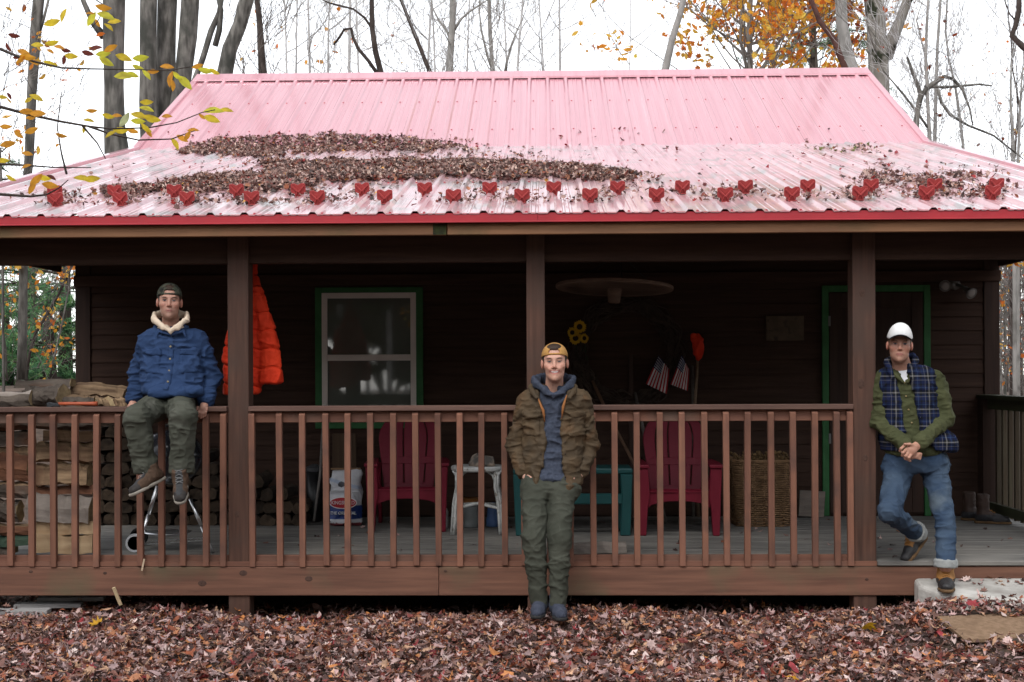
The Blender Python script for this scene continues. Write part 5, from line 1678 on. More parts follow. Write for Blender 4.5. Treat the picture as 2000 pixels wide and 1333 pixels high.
# ------------------------------------------------------------------ red plastic garden chairs
m_redp = mat('red_moulded_plastic', (.145, .009, .021), (.175, .012, .027), scale=5, rough=.5, bump=.05, bscale=50, spec=.22)
def ad_chair(label, loc, rz):
    t = thing('garden_chair', label, 'chair', (0, 0, 0), 'red plastic garden chairs on the porch')
    lean = .38
    def bk(u, v, off=0):      # u across, v up along the leaning back
        return (u, .12 + v * lean * .9 + off, .30 + v)
    H = .66
    def halfw(v):
        return .205 + .055 * min(v / .42, 1) if v < .42 else math.sqrt(max(0, 1 - ((v - .42) / (H - .42)) ** 2.3)) * .26
    b = MB(); n = 5
    for i in range(n):
        u0, u1 = -1 + 2 * i / n, -1 + 2 * (i + 1) / n
        vs = []; fs = []; m = 18
        for j in range(m + 1):
            v = H * j / m * .94
            wv = halfw(min(v, H * .94))
            g = .0055
            a, c = u0 * wv + (g if i else 0), u1 * wv - (g if i < n - 1 else 0)
            cur = lambda u: .05 * (u / .26) ** 2 * -1
            vs += [bk(a, v, cur(a)), bk(c, v, cur(c)), bk(a, v, cur(a) + .018), bk(c, v, cur(c) + .018)]
        for j in range(m):
            o_ = j * 4
            fs += [[o_, o_ + 1, o_ + 5, o_ + 4], [o_ + 2, o_ + 6, o_ + 7, o_ + 3], [o_, o_ + 4, o_ + 6, o_ + 2], [o_ + 1, o_ + 3, o_ + 7, o_ + 5]]
        fs += [[0, 2, 3, 1], [m * 4, m * 4 + 1, m * 4 + 3, m * 4 + 2]]
        b.add(vs, fs)
    def band(v0, v1, off):
        m = 14; vs = []; fs = []
        for j in range(m + 1):
            q = -1 + 2 * j / m
            for v in (v0, v1):
                wv = halfw(v) * q * 1.0
                cu = -.05 * (wv / .26) ** 2
                vs += [bk(wv, v, cu + off), bk(wv, v, cu + off + .02)]
        for j in range(m):
            o_ = j * 4
            fs += [[o_, o_ + 2, o_ + 6, o_ + 4], [o_ + 1, o_ + 5, o_ + 7, o_ + 3], [o_, o_ + 4, o_ + 5, o_ + 1], [o_ + 2, o_ + 3, o_ + 7, o_ + 6]]
        fs += [[0, 1, 3, 2], [m * 4, m * 4 + 2, m * 4 + 3, m * 4 + 1]]
        b.add(vs, fs)
    band(.22, .28, -.006); band(.575, .655, -.004); band(.02, .06, -.003)
    for k in range(10):
        pass
    b.build('backrest', m_redp, t, bevel=.004)
    b = MB(); m = 8
    vs = []; fs = []
    for j in range(m + 1):
        y = -.36 + .52 * j / m; z = .365 + .03 * math.sin(j / m * 2.2) - .10 * (j / m)
        if j == 0: z -= .02
        vs += [(-.235, y, z), (.235, y, z), (-.235, y, z - .022), (.235, y, z - .022)]
    for j in range(m):
        o_ = j * 4; fs += [[o_, o_ + 1, o_ + 5, o_ + 4], [o_ + 2, o_ + 6, o_ + 7, o_ + 3], [o_, o_ + 4, o_ + 6, o_ + 2], [o_ + 1, o_ + 3, o_ + 7, o_ + 5]]
    fs += [[0, 2, 3, 1], [m * 4, m * 4 + 1, m * 4 + 3, m * 4 + 2]]
    b.add(vs, fs); b.build('seat', m_redp, t, bevel=.005)
    b = MB()
    poly = [(-.26, .345), (.26, .345), (.26, .27), (.22, .245), (-.22, .245), (-.26, .27)]
    poly = [(-.26, .352), (.26, .352)] + [(.24 * math.cos(a) , .215 + .055 * math.sin(a)) for a in [math.pi * i / 8 for i in range(9)]]
    b.prism(poly, (0, -.36, 0), (1, 0, 0), (0, 0, 1), .024, dirv=(0, 1, 0)); b.build('apron', m_redp, t, bevel=.004)
    for s_ in (-1, 1):
        b = MB(); b.prism([(.235, -.42), (.345, -.42), (.35, -.1), (.325, .3), (.265, .32), (.245, -.1)], (0, 0, .535), (s_, 0, 0), (0, 1, 0), .028, dirv=(0, 0, 1)); b.build('armrest', m_redp, t, bevel=.007, seg=2)
        b = MB(); b.prism([(.245, .535), (.335, .535), (.325, .30), (.315, .0), (.262, .0), (.25, .2), (.232, .30)], (0, -.40, 0), (s_, 0, 0), (0, 0, 1), .075, dirv=(0, 1, 0)); b.build('front_leg', m_redp, t, bevel=.008, seg=2)
        b = MB(); b.prism([(-.02, .40), (.30, .53), (.34, .50), (.37, .0), (.30, .0), (.24, .36), (0, .33)], (s_ * .27, 0, 0), (0, 1, 0), (0, 0, 1), .03, dirv=(-s_, 0, 0)); b.build('rear_leg', m_redp, t, bevel=.005)
    t.location = loc; t.rotation_euler = (0, 0, rz)
    return t
c1 = at(788, 1040, 1.62)
ad_chair('red plastic slatted garden chair beside the white wicker table', (c1.x, 1.62 + .40, ZD), R(4))
c2 = at(1331, 1048, 1.36)
ad_chair('red plastic slatted garden chair beside the wicker basket and the teal bench', (c2.x, 1.36 + .40, ZD), R(-2))

# ------------------------------------------------------------------ teal plastic bench
m_teal = mat('teal_moulded_plastic', (.009, .06, .062), (.012, .075, .075), scale=6, rough=.45, bump=.04)
TY = 1.36
x0, x1 = at(1002, 950, TY).x, at(1236, 950, TY).x
zt = at(1180, 915, TY).z
t = thing('plastic_bench', 'dark teal plastic bench partly hidden by the standing man', 'bench', ((x0 + x1) / 2, TY + .2, ZD))
b = MB(); b.box(x0, x1, TY - .0, TY + .42, zt - .045, zt); b.build('top', m_teal, t, bevel=.012, seg=2)
zq = at(1180, 965, TY).z; zr = at(1180, 986, TY).z
b = MB(); b.box(x0 + .08, x1 - .08, TY + .01, TY + .05, zr, zq); b.build('front_stretcher', m_teal, t, bevel=.008)
for s_ in (0, 1):
    xe = x0 if s_ == 0 else x1; q = 1 if s_ == 0 else -1
    for yy in (TY + .005, TY + .36):
        b = MB(); b.prism([(0, zt - .046), (q * .10, zt - .046), (q * .085, ZD + .3), (q * .10, ZD), (q * .02, ZD)], (xe, yy, 0), (1, 0, 0), (0, 0, 1), .05, dirv=(0, 1, 0)); b.build('leg', m_teal, t, bevel=.008)

# ------------------------------------------------------------------ white wicker table with things
WY = 1.62
wc = at(933, 915, WY); ztop = at(933, 916, WY - .2).z
t = thing('wicker_table', 'round white painted wicker table between the red chair and the standing man', 'table', (wc.x, WY, ZD))
m_wht = mat('chipped_white_paint', (.46, .46, .44), (.58, .58, .56), scale=30, rough=.6, bump=.3, bscale=120, c3=(.25, .22, .19), s3=22, lo3=.6, hi3=.68)
b = MB(); b.lathe([(.05, -.03), (.20, -.03), (.215, -.02), (.218, 0), (.21, .012), (.05, .012)], (wc.x, WY, ztop), 36); b.build('top', m_wht, t, smooth=False, bevel=.003)
ztop += .012
for (sx_, sy_) in ((-1, -1), (1, -1), (1, 1), (-1, 1)):
    b = MB()
    f0 = Vector((wc.x + sx_ * .145, WY + sy_ * .13, ztop - .04)); f1 = Vector((wc.x + sx_ * .17, WY + sy_ * .15, ZD + .25)); f2 = Vector((wc.x + sx_ * .185, WY + sy_ * .17, ZD))
    mid = f0.lerp(f1, .5) + Vector((-sx_ * .012, 0, 0))
    b.tube([f0, mid, f1, f1.lerp(f2, .5), f2], .0125, 8); b.tube([f0 + Vector((sx_ * .022, 0, 0)), mid + Vector((sx_ * .022, 0, 0)), f1 + Vector((sx_ * .02, 0, 0)), f2 + Vector((sx_ * .02, 0, 0))], .009, 8)
    b.tube([f1 + Vector((0, 0, .09)), f0 + Vector((-sx_ * .02, 0, -.03)), f0 + Vector((-sx_ * .075, 0, .008))], .008, 7)
    b.tube([f1 + Vector((0, 0, .13)), f0 + Vector((sx_ * .02, 0, -.04)), f0 + Vector((sx_ * .05, 0, .008))], .007, 7)
    b.build('leg', m_wht, t, smooth=True)
b = MB()
for a in (0, 1):
    s_ = 1 if a else -1
    b.tube([(wc.x - .175, WY - s_ * .155, ZD + .21), (wc.x, WY, ZD + .235), (wc.x + .175, WY + s_ * .155, ZD + .21)], .012, 8)
b.build('stretcher', m_wht, t, smooth=True)
# cloth cap on the table
V = Vol((wc.x - .14, WY - .22, ztop - .01), (wc.x + .16, WY + .1, ztop + .16), .005)
hc = (at(943, 900, WY - .05).x, WY - .06, ztop)
V.ell((hc[0], hc[1], ztop + .03), (.085, .08, .062), k=.02); V.cap((hc[0] - .085, hc[1], ztop + .012), (hc[0] - .05, hc[1] - .02, ztop + .07), .016, .018, k=.03)
V.cap((hc[0] + .02, hc[1] - .06, ztop + .01), (hc[0] + .09, hc[1] - .04, ztop + .01), .012, .01, k=.02)
V.cut(lambda X, Y, Z: ztop + .003 - Z, op='i')
o = garment(V, 'cloth_hat', mat('grey_and_tan_cotton', (.11, .10, .09), (.28, .22, .17), scale=14, detail=3, lo=.45, hi=.55, rough=.9), None, [(.010, (16, 16, 16), 5)])
tag(o, 'crumpled grey and tan cloth hat lying on the white wicker table', 'hat')
# jug, bottle, plastic tub below the table
def jar(name, label, cat, c, prof, m, lidm=None, lid=None):
    b = MB(); b.lathe(prof, c, 24)
    if lid is None:
        o = b.build(name, m, None, smooth=True); return tag(o, label, cat)
    t_ = thing(name, label, cat, c); b.build('container', m, t_, smooth=True)
    b = MB(); b.lathe(lid, c, 24); b.build('lid', lidm, t_, smooth=False); return t_
jc = at(917, 1018, 1.98)
jar('storage_jar', 'ribbed clear plastic jar with an orange lid standing under the wicker table', 'jar', (jc.x, 1.98, ZD),
    [(.08, 0), (.088, .01)] + [(.088 + .003 * (i % 2), .02 + .013 * i) for i in range(13)] + [(.07, .20), (.07, .21)], mat('cloudy_plastic', (.16, .17, .17), (.22, .23, .23), scale=9, rough=.35),
    mat('brown_orange_lid', (.30, .12, .03), rough=.5), [(.07, .21), (.088, .213), (.09, .245), (.03, .252)])
jc = at(963, 1018, 2.02)
jar('blue_jug', 'blue bottle with a blue cap standing under the wicker table', 'bottle', (jc.x, 2.02, ZD),
    [(.055, 0), (.06, .01), (.06, .06), (.052, .08), (.052, .13), (.045, .16), (.03, .175)], mat('blue_plastic', (.06, .11, .25), (.08, .14, .3), scale=9, rough=.4),
    mat('blue_cap', (.05, .10, .26), rough=.4), [(.03, .175), (.04, .176), (.04, .20), (.012, .205)])
jc = at(866, 1022, 1.9)
jar('white_bottle', 'white plastic bottle with a red cap beside the red chair leg', 'bottle', (jc.x, 1.9, ZD),
    [(.036, 0), (.04, .006), (.04, .14), (.03, .165), (.018, .175)], mat('white_bottle_plastic', (.42, .42, .42), rough=.5), mat('red_cap', (.35, .05, .03), rough=.5), [(.02, .175), (.024, .176), (.024, .205), (.008, .208)])

# ------------------------------------------------------------------ charcoal bag
BY = 2.1
a, c = at(642, 1025, BY), at(702, 918, BY)
bw, bh = c.x - a.x, c.z - ZD
bx = (a.x + c.x) / 2
V = Vol((bx - .26, BY - .14, ZD - .02), (bx + .26, BY + .25, ZD + bh + .08), .006)
V.rows([(ZD + .0, bx, BY + .05, bw * .44, .055), (ZD + .03, bx, BY + .05, bw * .5, .085), (ZD + bh * .5, bx + .0, BY + .06, bw * .50, .09), (ZD + bh * .8, bx + .005, BY + .07, bw * .48, .06), (ZD + bh, bx + .01, BY + .08, bw * .46, .014)], k=.02, pw=2.6, rnd=.015)
Vv, Qq = V.nets(2)
Vv = folds(Vv, Qq, .011, (12, 12, 10), 91, True, .004)
def bagcol(Vv):
    t_ = (Vv[:, 2] - ZD) / bh
    C = np.tile(np.array((.60, .60, .63)), (len(Vv), 1))
    C[(t_ < .36) & (t_ > .12)] = (.02, .05, .22)
    w_ = (t_ + .15 * (Vv[:, 0] - bx) / bw)
    C[(w_ > .72) & (w_ < .78)] = (.42, .48, .60)
    C[((Vv[:, 0] - bx + .02) / .03) ** 2 + ((t_ - .74) / .05) ** 2 < 1] = (.05, .05, .06)
    C[t_ < .055] = (.25, .05, .06)
    return C
m_bag = vcmat('printed_paper_bag', rough=.45, spec=.5, nz=.12, bscale=40)
bag = npmesh('charcoal_bag', Vv, Qq, m_bag, smooth=True, cols=bagcol(Vv), loc=(bx, BY, ZD))
tag(bag, 'white and blue charcoal bag with a red oval emblem leaning beside the red chair', 'bag')
m_redlbl = mat('red_print', (.42, .02, .03), rough=.5); m_whl = mat('white_print', (.75, .75, .77), rough=.5)
m_blu = mat('blue_print', (.02, .05, .22), rough=.5)
def text(s_, size, loc, m, par, rot=(R(90), 0, 0), name='lettering', sx=1.0, ext=.0012):
    cu = bpy.data.curves.new(name, 'FONT'); cu.body = s_; cu.size = size; cu.extrude = ext; cu.align_x = 'CENTER'; cu.align_y = 'CENTER'
    cu.materials.append(m)
    tmp = bpy.data.objects.new(name, cu); COL.objects.link(tmp)
    me = bpy.data.meshes.new_from_object(tmp.evaluated_get(bpy.context.evaluated_depsgraph_get()))
    bpy.data.objects.remove(tmp)
    me.materials.clear(); me.materials.append(m)
    o = bpy.data.objects.new(name, me); COL.objects.link(o); o.location = loc; o.rotation_euler = rot; o.scale = (sx, 1, 1)
    setpar(o, par); return o
yf = BY - .05
def plate(cx, cz, w_, h_, y, m, name, k=24):
    b = MB(); b.prism([(math.cos(2 * math.pi * i / k) * w_, math.sin(2 * math.pi * i / k) * h_) for i in range(k)], (cx, y, cz), (1, 0, 0), (0, 0, 1), .004, dirv=(0, 1, 0))
    return b.build(name, m, bag)
ez = ZD + bh * .42
plate(bx, ez, .118, .052, yf - .008, m_whl, 'emblem_border'); plate(bx, ez, .110, .044, yf - .0105, m_redlbl, 'emblem')
text('KINGSFORD', .042, (bx, yf - .0125, ez), m_whl, bag, sx=.86, ext=.0016)
text('THE ORIGINAL', .036, (bx, yf - .006, ZD + bh * .235), m_whl, bag, sx=.92, ext=.012)
b = MB(); b.box(bx - bw * .46, bx + bw * .50, BY + .055, BY + .075, ZD + bh - .004, ZD + bh + .012); b.build('folded_top', mat('brown_paper_tape', (.22, .13, .07), rough=.8), bag, bevel=.003)
# board behind, bin, broom handle
b = MB(); b.obox((at(671, 890, 2.55).x, 2.60, at(671, 905, 2.55).z), (1, 0, 0), (0, 1, -.0), (0, -.0, 1), .105, .012, .26)
o = b.build('plywood_board', wood('brown_plywood', (.09, .055, .032), (.06, .036, .022), 'Z'), bevel=.003); tag(o, 'brown board leaning upright on the wall behind the charcoal bag', 'board')
b = MB(); b.obox((o_x := at(671, 1010, 2.6).x, 2.60, ZD + .09), (1, 0, 0), (0, 1, 0), (0, 0, 1), .12, .05, .09)
o2 = b.build('wooden_crate', m_darkz, bevel=.004); tag(o2, 'low dark wooden crate under the brown board by the wall', 'crate')
cb = at(612, 950, 2.4)
t = thing('metal_bin', 'narrow dark bin left of the charcoal bag', 'bin', (cb.x, 2.45, ZD))
b = MB(); b.lathe([(.062, 0), (.07, .02), (.078, .44), (.07, .44)], (cb.x, 2.45, ZD), 24); b.build('container', m_black, t, smooth=True)
b = MB(); b.lathe([(.082, .44), (.083, .47), (.02, .50)], (cb.x, 2.45, ZD), 24); b.build('lid', mat('grey_bin_lid', (.05, .05, .055), rough=.5), t)
o = MB().tube([at(613, 1018, 2.15), at(625, 930, 2.28), at(632, 800, 2.6)], .011, 8).build('broom_handle', mat('grey_worn_handle', (.15, .13, .12), (.2, .18, .16), scale=20, rough=.8), smooth=True)
tag(o, 'thin grey broom handle leaning behind the left side of the charcoal bag', 'handle')

# ------------------------------------------------------------------ wicker basket
KY = 1.92
a, c = at(1432, 1026, KY), at(1556, 903, KY)
kx = (a.x + c.x) / 2; kw = (c.x - a.x) / 2; kh = c.z - ZD
t = thing('wicker_basket', 'tall tapered wicker basket of dried plants between red chair and door', 'basket', (kx, KY + kw, ZD))
m_wick = mat('brown_wicker', (.12, .065, .03), (.24, .14, .07), scale=18, rough=.7, bump=.3, bscale=100)
b = MB(); ns = 20
def sq(ang, r):
    cx, sy = math.cos(ang), math.sin(ang)
    k = (abs(cx) ** 5 + abs(sy) ** 5) ** (1 / 5)
    return cx / k * r, sy / k * r
for j in range(34):
    z = ZD + .008 + kh * j / 34; r = kw * (.86 + .14 * j / 34)
    pts = []
    for i in range(ns * 3):
        an = 2 * math.pi * i / (ns * 3)
        px_, py_ = sq(an, r + .006 * math.cos(an * ns + j * math.pi))
        pts.append((kx + px_, KY + kw + py_, z + LG.uniform(-.003, .003)))
    b.tube(pts, .0062, 5, closed=True)
b.build('weave', m_wick, t, smooth=True)
b = MB()
for i in range(ns):
    an = 2 * math.pi * i / ns
    p0 = sq(an, kw * .86); p1 = sq(an, kw)
    b.tube([(kx + p0[0], KY + kw + p0[1], ZD), (kx + p1[0], KY + kw + p1[1], ZD + kh)], .006, 5)
b.build('stake', m_wick, t, smooth=True)
b = MB()
for q in (0, 1):
    pts = [(kx + sq(2 * math.pi * i / 60, kw * 1.01)[0], KY + kw + sq(2 * math.pi * i / 60, kw * 1.01)[1], ZD + kh + .008 + .006 * math.sin(i * 1.5 + q * 3)) for i in range(60)]
    b.tube(pts, .009, 6, closed=True)
b.build('rim', m_wick, t, smooth=True)
# dried plants in it
b = MB()
for i in range(130):
    an, r = LG.uniform(0, 6.28), kw * .85 * math.sqrt(LG.random())
    p = Vector((kx + math.cos(an) * r, KY + kw + math.sin(an) * r, ZD + kh - .06))
    d = Vector((LG.uniform(-1, 1) * .7, LG.uniform(-1, 1) * .7, 1)).normalized()
    e = p + d * LG.uniform(.06, .15)
    b.tube([p, p.lerp(e, .5) + Vector((LG.uniform(-.02, .02),) * 3), e], [.004, .003, .002], 4)
    if LG.random() < .5: b.lathe([(.004, -.014), (.014, -.006), (.016, .004), (.006, .014)], e, 7, axis=d)
o = b.build('dried_plants', mat('dried_brown_stems', (.09, .055, .025), (.2, .12, .05), scale=12, rough=.9), smooth=True)
tag(o, 'dried brown stalks and seed heads sticking out of the wicker basket', 'dried plants')
# pale board right of it
a, c = at(1562, 1004, 2.6), at(1612, 962, 2.6)
b = MB(); b.obox(((a.x + c.x) / 2, 2.64, (ZD + c.z) / 2 + .01), (1, 0, -.06), (0, 1, 0), (.06, 0, 1), (c.x - a.x) / 2, .012, (c.z - ZD) / 2)
o = b.build('offcut_board', mat('grey_offcut_wood', (.17, .14, .12), (.24, .2, .17), scale=25, stretch=(.1, 1, 1), rough=.85, bump=.4), bevel=.003)
tag(o, 'short grey wood offcut leaning on the wall between basket and door', 'board')
# tools leaning on the wall
def pole(name, label, cat, pts, r, m): 
    o = MB().tube(pts, r, 10).build(name, m, smooth=True); return tag(o, label, cat)
m_hand = wood('worn_tool_handle_wood', (.16, .09, .055), (.11, .06, .04), 'Z')
m_handd = wood('dark_timber_wood', (.06, .034, .026), (.04, .024, .018), 'Z')
pole('tool_handle', 'reddish wooden tool handle slanting down behind the teal bench', 'tool handle', [at(1157, 744, 2.70), at(1190, 815, 2.6), at(1238, 905, 2.3), at(1290, 1012, 2.1)], .014, m_hand)
b = MB(); xx = at(1232, 700, 2.72).x; b.box(xx - .02, xx + .02, 2.715, 2.755, ZD, at(1232, 693, 2.72).z)
o = b.build('timber_pole', m_handd, bevel=.003); tag(o, 'upright square dark timber pole standing against the wall below the wreath', 'pole')
pole('shovel_handle', 'grey shovel handle leaning behind the back of the right red chair', 'tool handle', [at(1240, 768, 2.72), at(1253, 825, 2.55), at(1266, 880, 2.4), at(1300, 1020, 2.15)], .015, mat('grey_worn_wood', (.12, .1, .09), (.18, .155, .14), scale=20, rough=.8))
pole('walking_stick', 'grey straight stick leaning on the wall under the orange cap', 'walking stick', [at(1352, 715, 2.72), at(1354, 800, 2.6), at(1354, 1010, 2.3)], .013, mat('grey_stick_bark', (.10, .085, .075), (.16, .14, .12), scale=20, rough=.9))
pole('walking_stick', 'peeled brown knobbly stick that carries the orange cap', 'walking stick', [at(1363, 690, 2.70), at(1361, 735, 2.66), at(1357, 790, 2.6), at(1361, 860, 2.5), at(1364, 1010, 2.3)], [.011, .012, .014, .013, .015], mat('brown_stick_bark', (.16, .10, .06), (.22, .15, .1), scale=20, rough=.85, bump=.4))
V = Vol((at(1335, 680, 2.6).x, 2.5, at(0, 720, 2.6).z), (at(1395, 680, 2.6).x, 2.8, at(0, 635, 2.6).z), .005)
V.ell(at(1363, 676, 2.65), (.048, .06, .115), k=.01); V.cap(at(1354, 656, 2.63), at(1357, 690, 2.6), .02, .016, k=.02); V.cap(at(1366, 698, 2.65), at(1364, 704, 2.65), .02, .008, k=.02)
o = garment(V, 'orange_cap', m_orange, None, (.006, (14, 14, 14), 5)); tag(o, 'orange hunting cap hung over the top of the brown stick', 'cap')

# ------------------------------------------------------------------ wagon wheel hung flat from the porch ceiling
HY = 1.9
hc = at(1200, 562, HY); hr = (at(1315, 562, HY).x - at(1085, 562, HY).x) / 2
t = thing('wagon_wheel', 'old wooden wagon wheel hung flat below the porch ceiling as a chandelier', 'wagon wheel', hc)
ax = Vector((.035, .065, 1)).normalized()
m_whl_w = wood('old_grey_wheel_wood', (.24, .16, .12), (.16, .11, .085), 'X')
b = MB(); b.lathe([(hr - .05, -.014), (hr, -.014), (hr, .014), (hr - .05, .014), (hr - .05, -.014)], hc, 48, axis=ax); b.build('rim', m_whl_w, t, bevel=.004)
rx = Vector((1, 0, 0)) - ax * ax.x; rx.normalize(); ry = ax.cross(rx)
for i in range(12):
    a = math.pi * 2 * i / 12 + .15; d = rx * math.cos(a) + ry * math.sin(a)
    b = MB(); b.tube([hc + d * .05, hc + d * (hr * .5), hc + d * (hr - .05)], [.015, .012, .011], 8); b.build('spoke', m_whl_w, t, smooth=True)
b = MB(); b.lathe([(.04, -.13), (.05, -.12), (.06, -.04), (.065, 0), (.055, .04), (.045, .07)], hc, 20, axis=ax); b.build('hub', m_whl_w, t, smooth=True)
b = MB()
for i in range(3):
    a = math.pi * 2 * i / 3 + .6; d = rx * math.cos(a) + ry * math.sin(a)
    b.tube([hc + d * (hr - .03) + ax * .02, Vector((hc.x + .05, HY, ZC + .088))], .004, 5)
b.build('chain', m_black, t)

# ------------------------------------------------------------------ twig wreath, sunflowers, flags, sign
WYY = 2.72
wcc = at(1224, 690, WYY); wr_ = (at(1320, 690, WYY).x - at(1128, 690, WYY).x) / 2
b = MB()
for k in range(46):
    n = 40; ph = LG.uniform(0, 6.28); r0 = wr_ * LG.uniform(.86, 1.12); tl = LG.uniform(2.2, 5.2); pts = []
    for i in range(n):
        a = ph + tl * i / n
        rr_ = r0 + .03 * math.sin(a * 5 + ph * 3) + .02 * math.sin(a * 11 + k)
        pts.append((wcc.x + math.cos(a) * rr_, WYY + .01 + .03 * math.sin(a * 4 + k), wcc.z + math.sin(a) * rr_))
    b.tube(pts, [.0055] * (n - 6) + [.005, .0045, .004, .003, .002, .001], 5)
o = b.build('twig_wreath', mat('brown_vine_twigs', (.05, .034, .026), (.085, .06, .048), scale=15, rough=.9), smooth=True)
tag(o, 'large round wreath of twisted vine twigs on the dark wall', 'wreath')
m_pet = mat('yellow_petal', (.62, .33, .01), (.66, .40, .02), scale=20, rough=.7, bump=0); m_seed = mat('dark_seed_head', (.03, .016, .008), rough=.95, bump=.5, bscale=200)
for i, (px, py, r, tx, lb) in enumerate(((1132, 639, .062, 0, 'topmost artificial sunflower at the left of the twig wreath'), (1118, 650, .05, .5, 'leftmost artificial sunflower, half turned away, on the twig wreath'), (1124, 661, .06, 0, 'lowest artificial sunflower on the twig wreath'), (1141, 661, .046, -.6, 'small artificial sunflower turned to the right on the twig wreath'))):
    c = at(px, py, WYY - .05); t = thing('sunflower', lb, 'sunflower', c, 'sunflowers on the wreath')
    ax_ = Vector((-tx, -1, .05)).normalized(); rx = Vector((1, 0, 0)) - ax_ * ax_.x; rx.normalize(); ry = ax_.cross(rx)
    b = MB()
    for k in range(22):
        a = k * 2 * math.pi / 22 + LG.uniform(-.06, .06); d = rx * math.cos(a) + ry * math.sin(a); s_ = ax_.cross(d)
        L_ = r * LG.uniform(.9, 1.1); up = ax_ * LG.uniform(-.004, .012)
        q = c + d * r * .35
        b.add([q - s_ * .004, q + s_ * .004, c + d * L_ * .75 + s_ * .009 + up, c + d * L_ + up * 1.4, c + d * L_ * .75 - s_ * .009 + up,
               q - s_ * .004 - ax_ * .002, q + s_ * .004 - ax_ * .002, c + d * L_ * .75 + s_ * .009 + up - ax_ * .002, c + d * L_ + up * 1.4 - ax_ * .002, c + d * L_ * .75 - s_ * .009 + up - ax_ * .002], [[0, 1, 2, 3, 4], [9, 8, 7, 6, 5]])
    b.build('petals', m_pet, t)
    b = MB(); b.lathe([(r * .42, -.006), (r * .42, .006), (r * .2, .014)], c, 16, axis=ax_); b.build('seed_head', m_seed, t)
    b = MB(); b.tube([c - ax_ * .005, c + Vector((.01, .05, -.10)), c + Vector((.03, .06, -.22))], .004, 6); b.build('stem', mat('green_stem', (.02, .04, .012), rough=.8), t)
def flag(label, tl, tr, br, bl, stick):
    t = thing('flag', label, 'flag', stick[0], 'small flags stuck in the wreath')
    n, m = 26, 26; vs = []; cs = []
    for j in range(m + 1):
        for i in range(n + 1):
            u, v = i / n, j / m
            p = tl.lerp(tr, u).lerp(bl.lerp(br, u), v)
            p = p + Vector((0, -.018 * math.sin(u * 7 + v * 2.2) - .01 * math.sin(u * 13), 0))
            vs.append(p)
    fs = []; mi = []
    for j in range(m):
        for i in range(n):
            fs.append([j * (n + 1) + i, j * (n + 1) + i + 1, (j + 1) * (n + 1) + i + 1, (j + 1) * (n + 1) + i])
            if i < 14 and j < 11: mi.append(2 if (i % 2 == 1 and j % 2 == 1) else 1)
            else: mi.append(0 if (i // 2) % 2 == 0 else 2)
    # stripes hang lengthwise from the stick: union at the top next to the stick
    cl = npmesh('cloth', np.array(vs), fs, [mat('flag_red', (.40, .025, .03), rough=.9), mat('flag_blue', (.012, .02, .08), rough=.9), mat('flag_white', (.6, .58, .58), rough=.9)], t, midx=mi, smooth=True)
    so_ = cl.modifiers.new('thickness', 'SOLIDIFY'); so_.thickness = .001
    b = MB(); b.tube(stick, .004, 6); b.build('stick', m_handd, t)
flag('small striped and starred flag hanging left in the wreath, drooping wider', at(1286, 694, 2.66), at(1307, 722, 2.64), at(1302, 770, 2.64), at(1261, 750, 2.64), [at(1284, 690, 2.66), at(1300, 655, 2.7), at(1312, 620, 2.72)])
flag('small striped and starred flag hanging right in the wreath beside the sticks', at(1331, 694, 2.62), at(1346, 722, 2.60), at(1343, 764, 2.60), at(1309, 751, 2.60), [at(1328, 700, 2.62), at(1338, 676, 2.66), at(1351, 655, 2.7)])
b = MB(); a, c = at(1496, 666, YW - .03), at(1570, 617, YW - .03); b.box(a.x, c.x, YW - .038, YW - .018, a.z, c.z)
o = b.build('wall_sign', mat('faded_tan_sign_board', (.085, .06, .04), (.12, .085, .058), scale=9, rough=.9, c3=(.05, .035, .026), s3=14), bevel=.003)
tag(o, 'faded tan sign board hanging on the wall left of the green door frame', 'sign')

# ------------------------------------------------------------------ twin floodlight
m_lampw = mat('weathered_grey_lamp_metal', (.13, .12, .11), (.2, .19, .18), scale=12, rough=.5, bump=.1)
fb = at(1866, 556, YW - .03)
t = thing('floodlight', 'grey twin outdoor floodlight on the wall right of the door', 'floodlight', fb)
b = MB(); b.lathe([(.045, 0), (.05, .008), (.044, .03), (.02, .036)], (fb.x, YW - .012, fb.z), 24, axis=(0, -1, 0)); b.build('base', m_lampw, t, smooth=True)
for (ex, ey, Yq, dx) in ((1846, 559, YW - .14, (-.25, -1, -.1)), (1898, 574, YW - .17, (.35, -.9, -.55))):
    e = at(ex, ey, Yq); d = Vector(dx).normalized(); r0 = e - d * .10
    b = MB(); b.tube([(fb.x, YW - .04, fb.z), r0 - d * .03, r0], [.014, .014, .02], 10)
    b.lathe([(.018, 0), (.025, .01), (.028, .045), (.05, .09), (.052, .10), (.046, .10), (.026, .05)], r0, 20, axis=d); hd = b.build('lamp_head', m_lampw, t, smooth=True)
    b = MB(); b.lathe([(.045, .094), (.03, .102), (.01, .105)], r0, 20, axis=d); b.build('lens', mat('frosted_lamp_glass', (.3, .28, .27), rough=.25), hd, smooth=True)

# ------------------------------------------------------------------ pair of rubber boots by the side railing
def colR(x, f, z):
    C = np.tile(np.array((.055, .030, .022)), (len(x), 1)); C[(z < .075)] = (.030, .030, .034); C[f > .07] = (.035, .034, .037)
    return C
for px, py, Y, lb in ((1925, 1021, 2.2, 'brown laced rubber boot standing nearer the side railing'), (1898, 1016, 2.42, 'dark rubber boot standing behind the brown laced boot')):
    p = at(px, py, Y); p.z = ZD + .002
    t = thing('rubber_boot', lb, 'boot', p, 'pair of boots by the side railing')
    make_shoe(p, (1, -.35, 0), (0, 0, 1), t, m_boot, m_solec, 'upper', L=1.05, W=1.05, tall=.245, colf=colR, laces=m_laceC if px > 1910 else None)

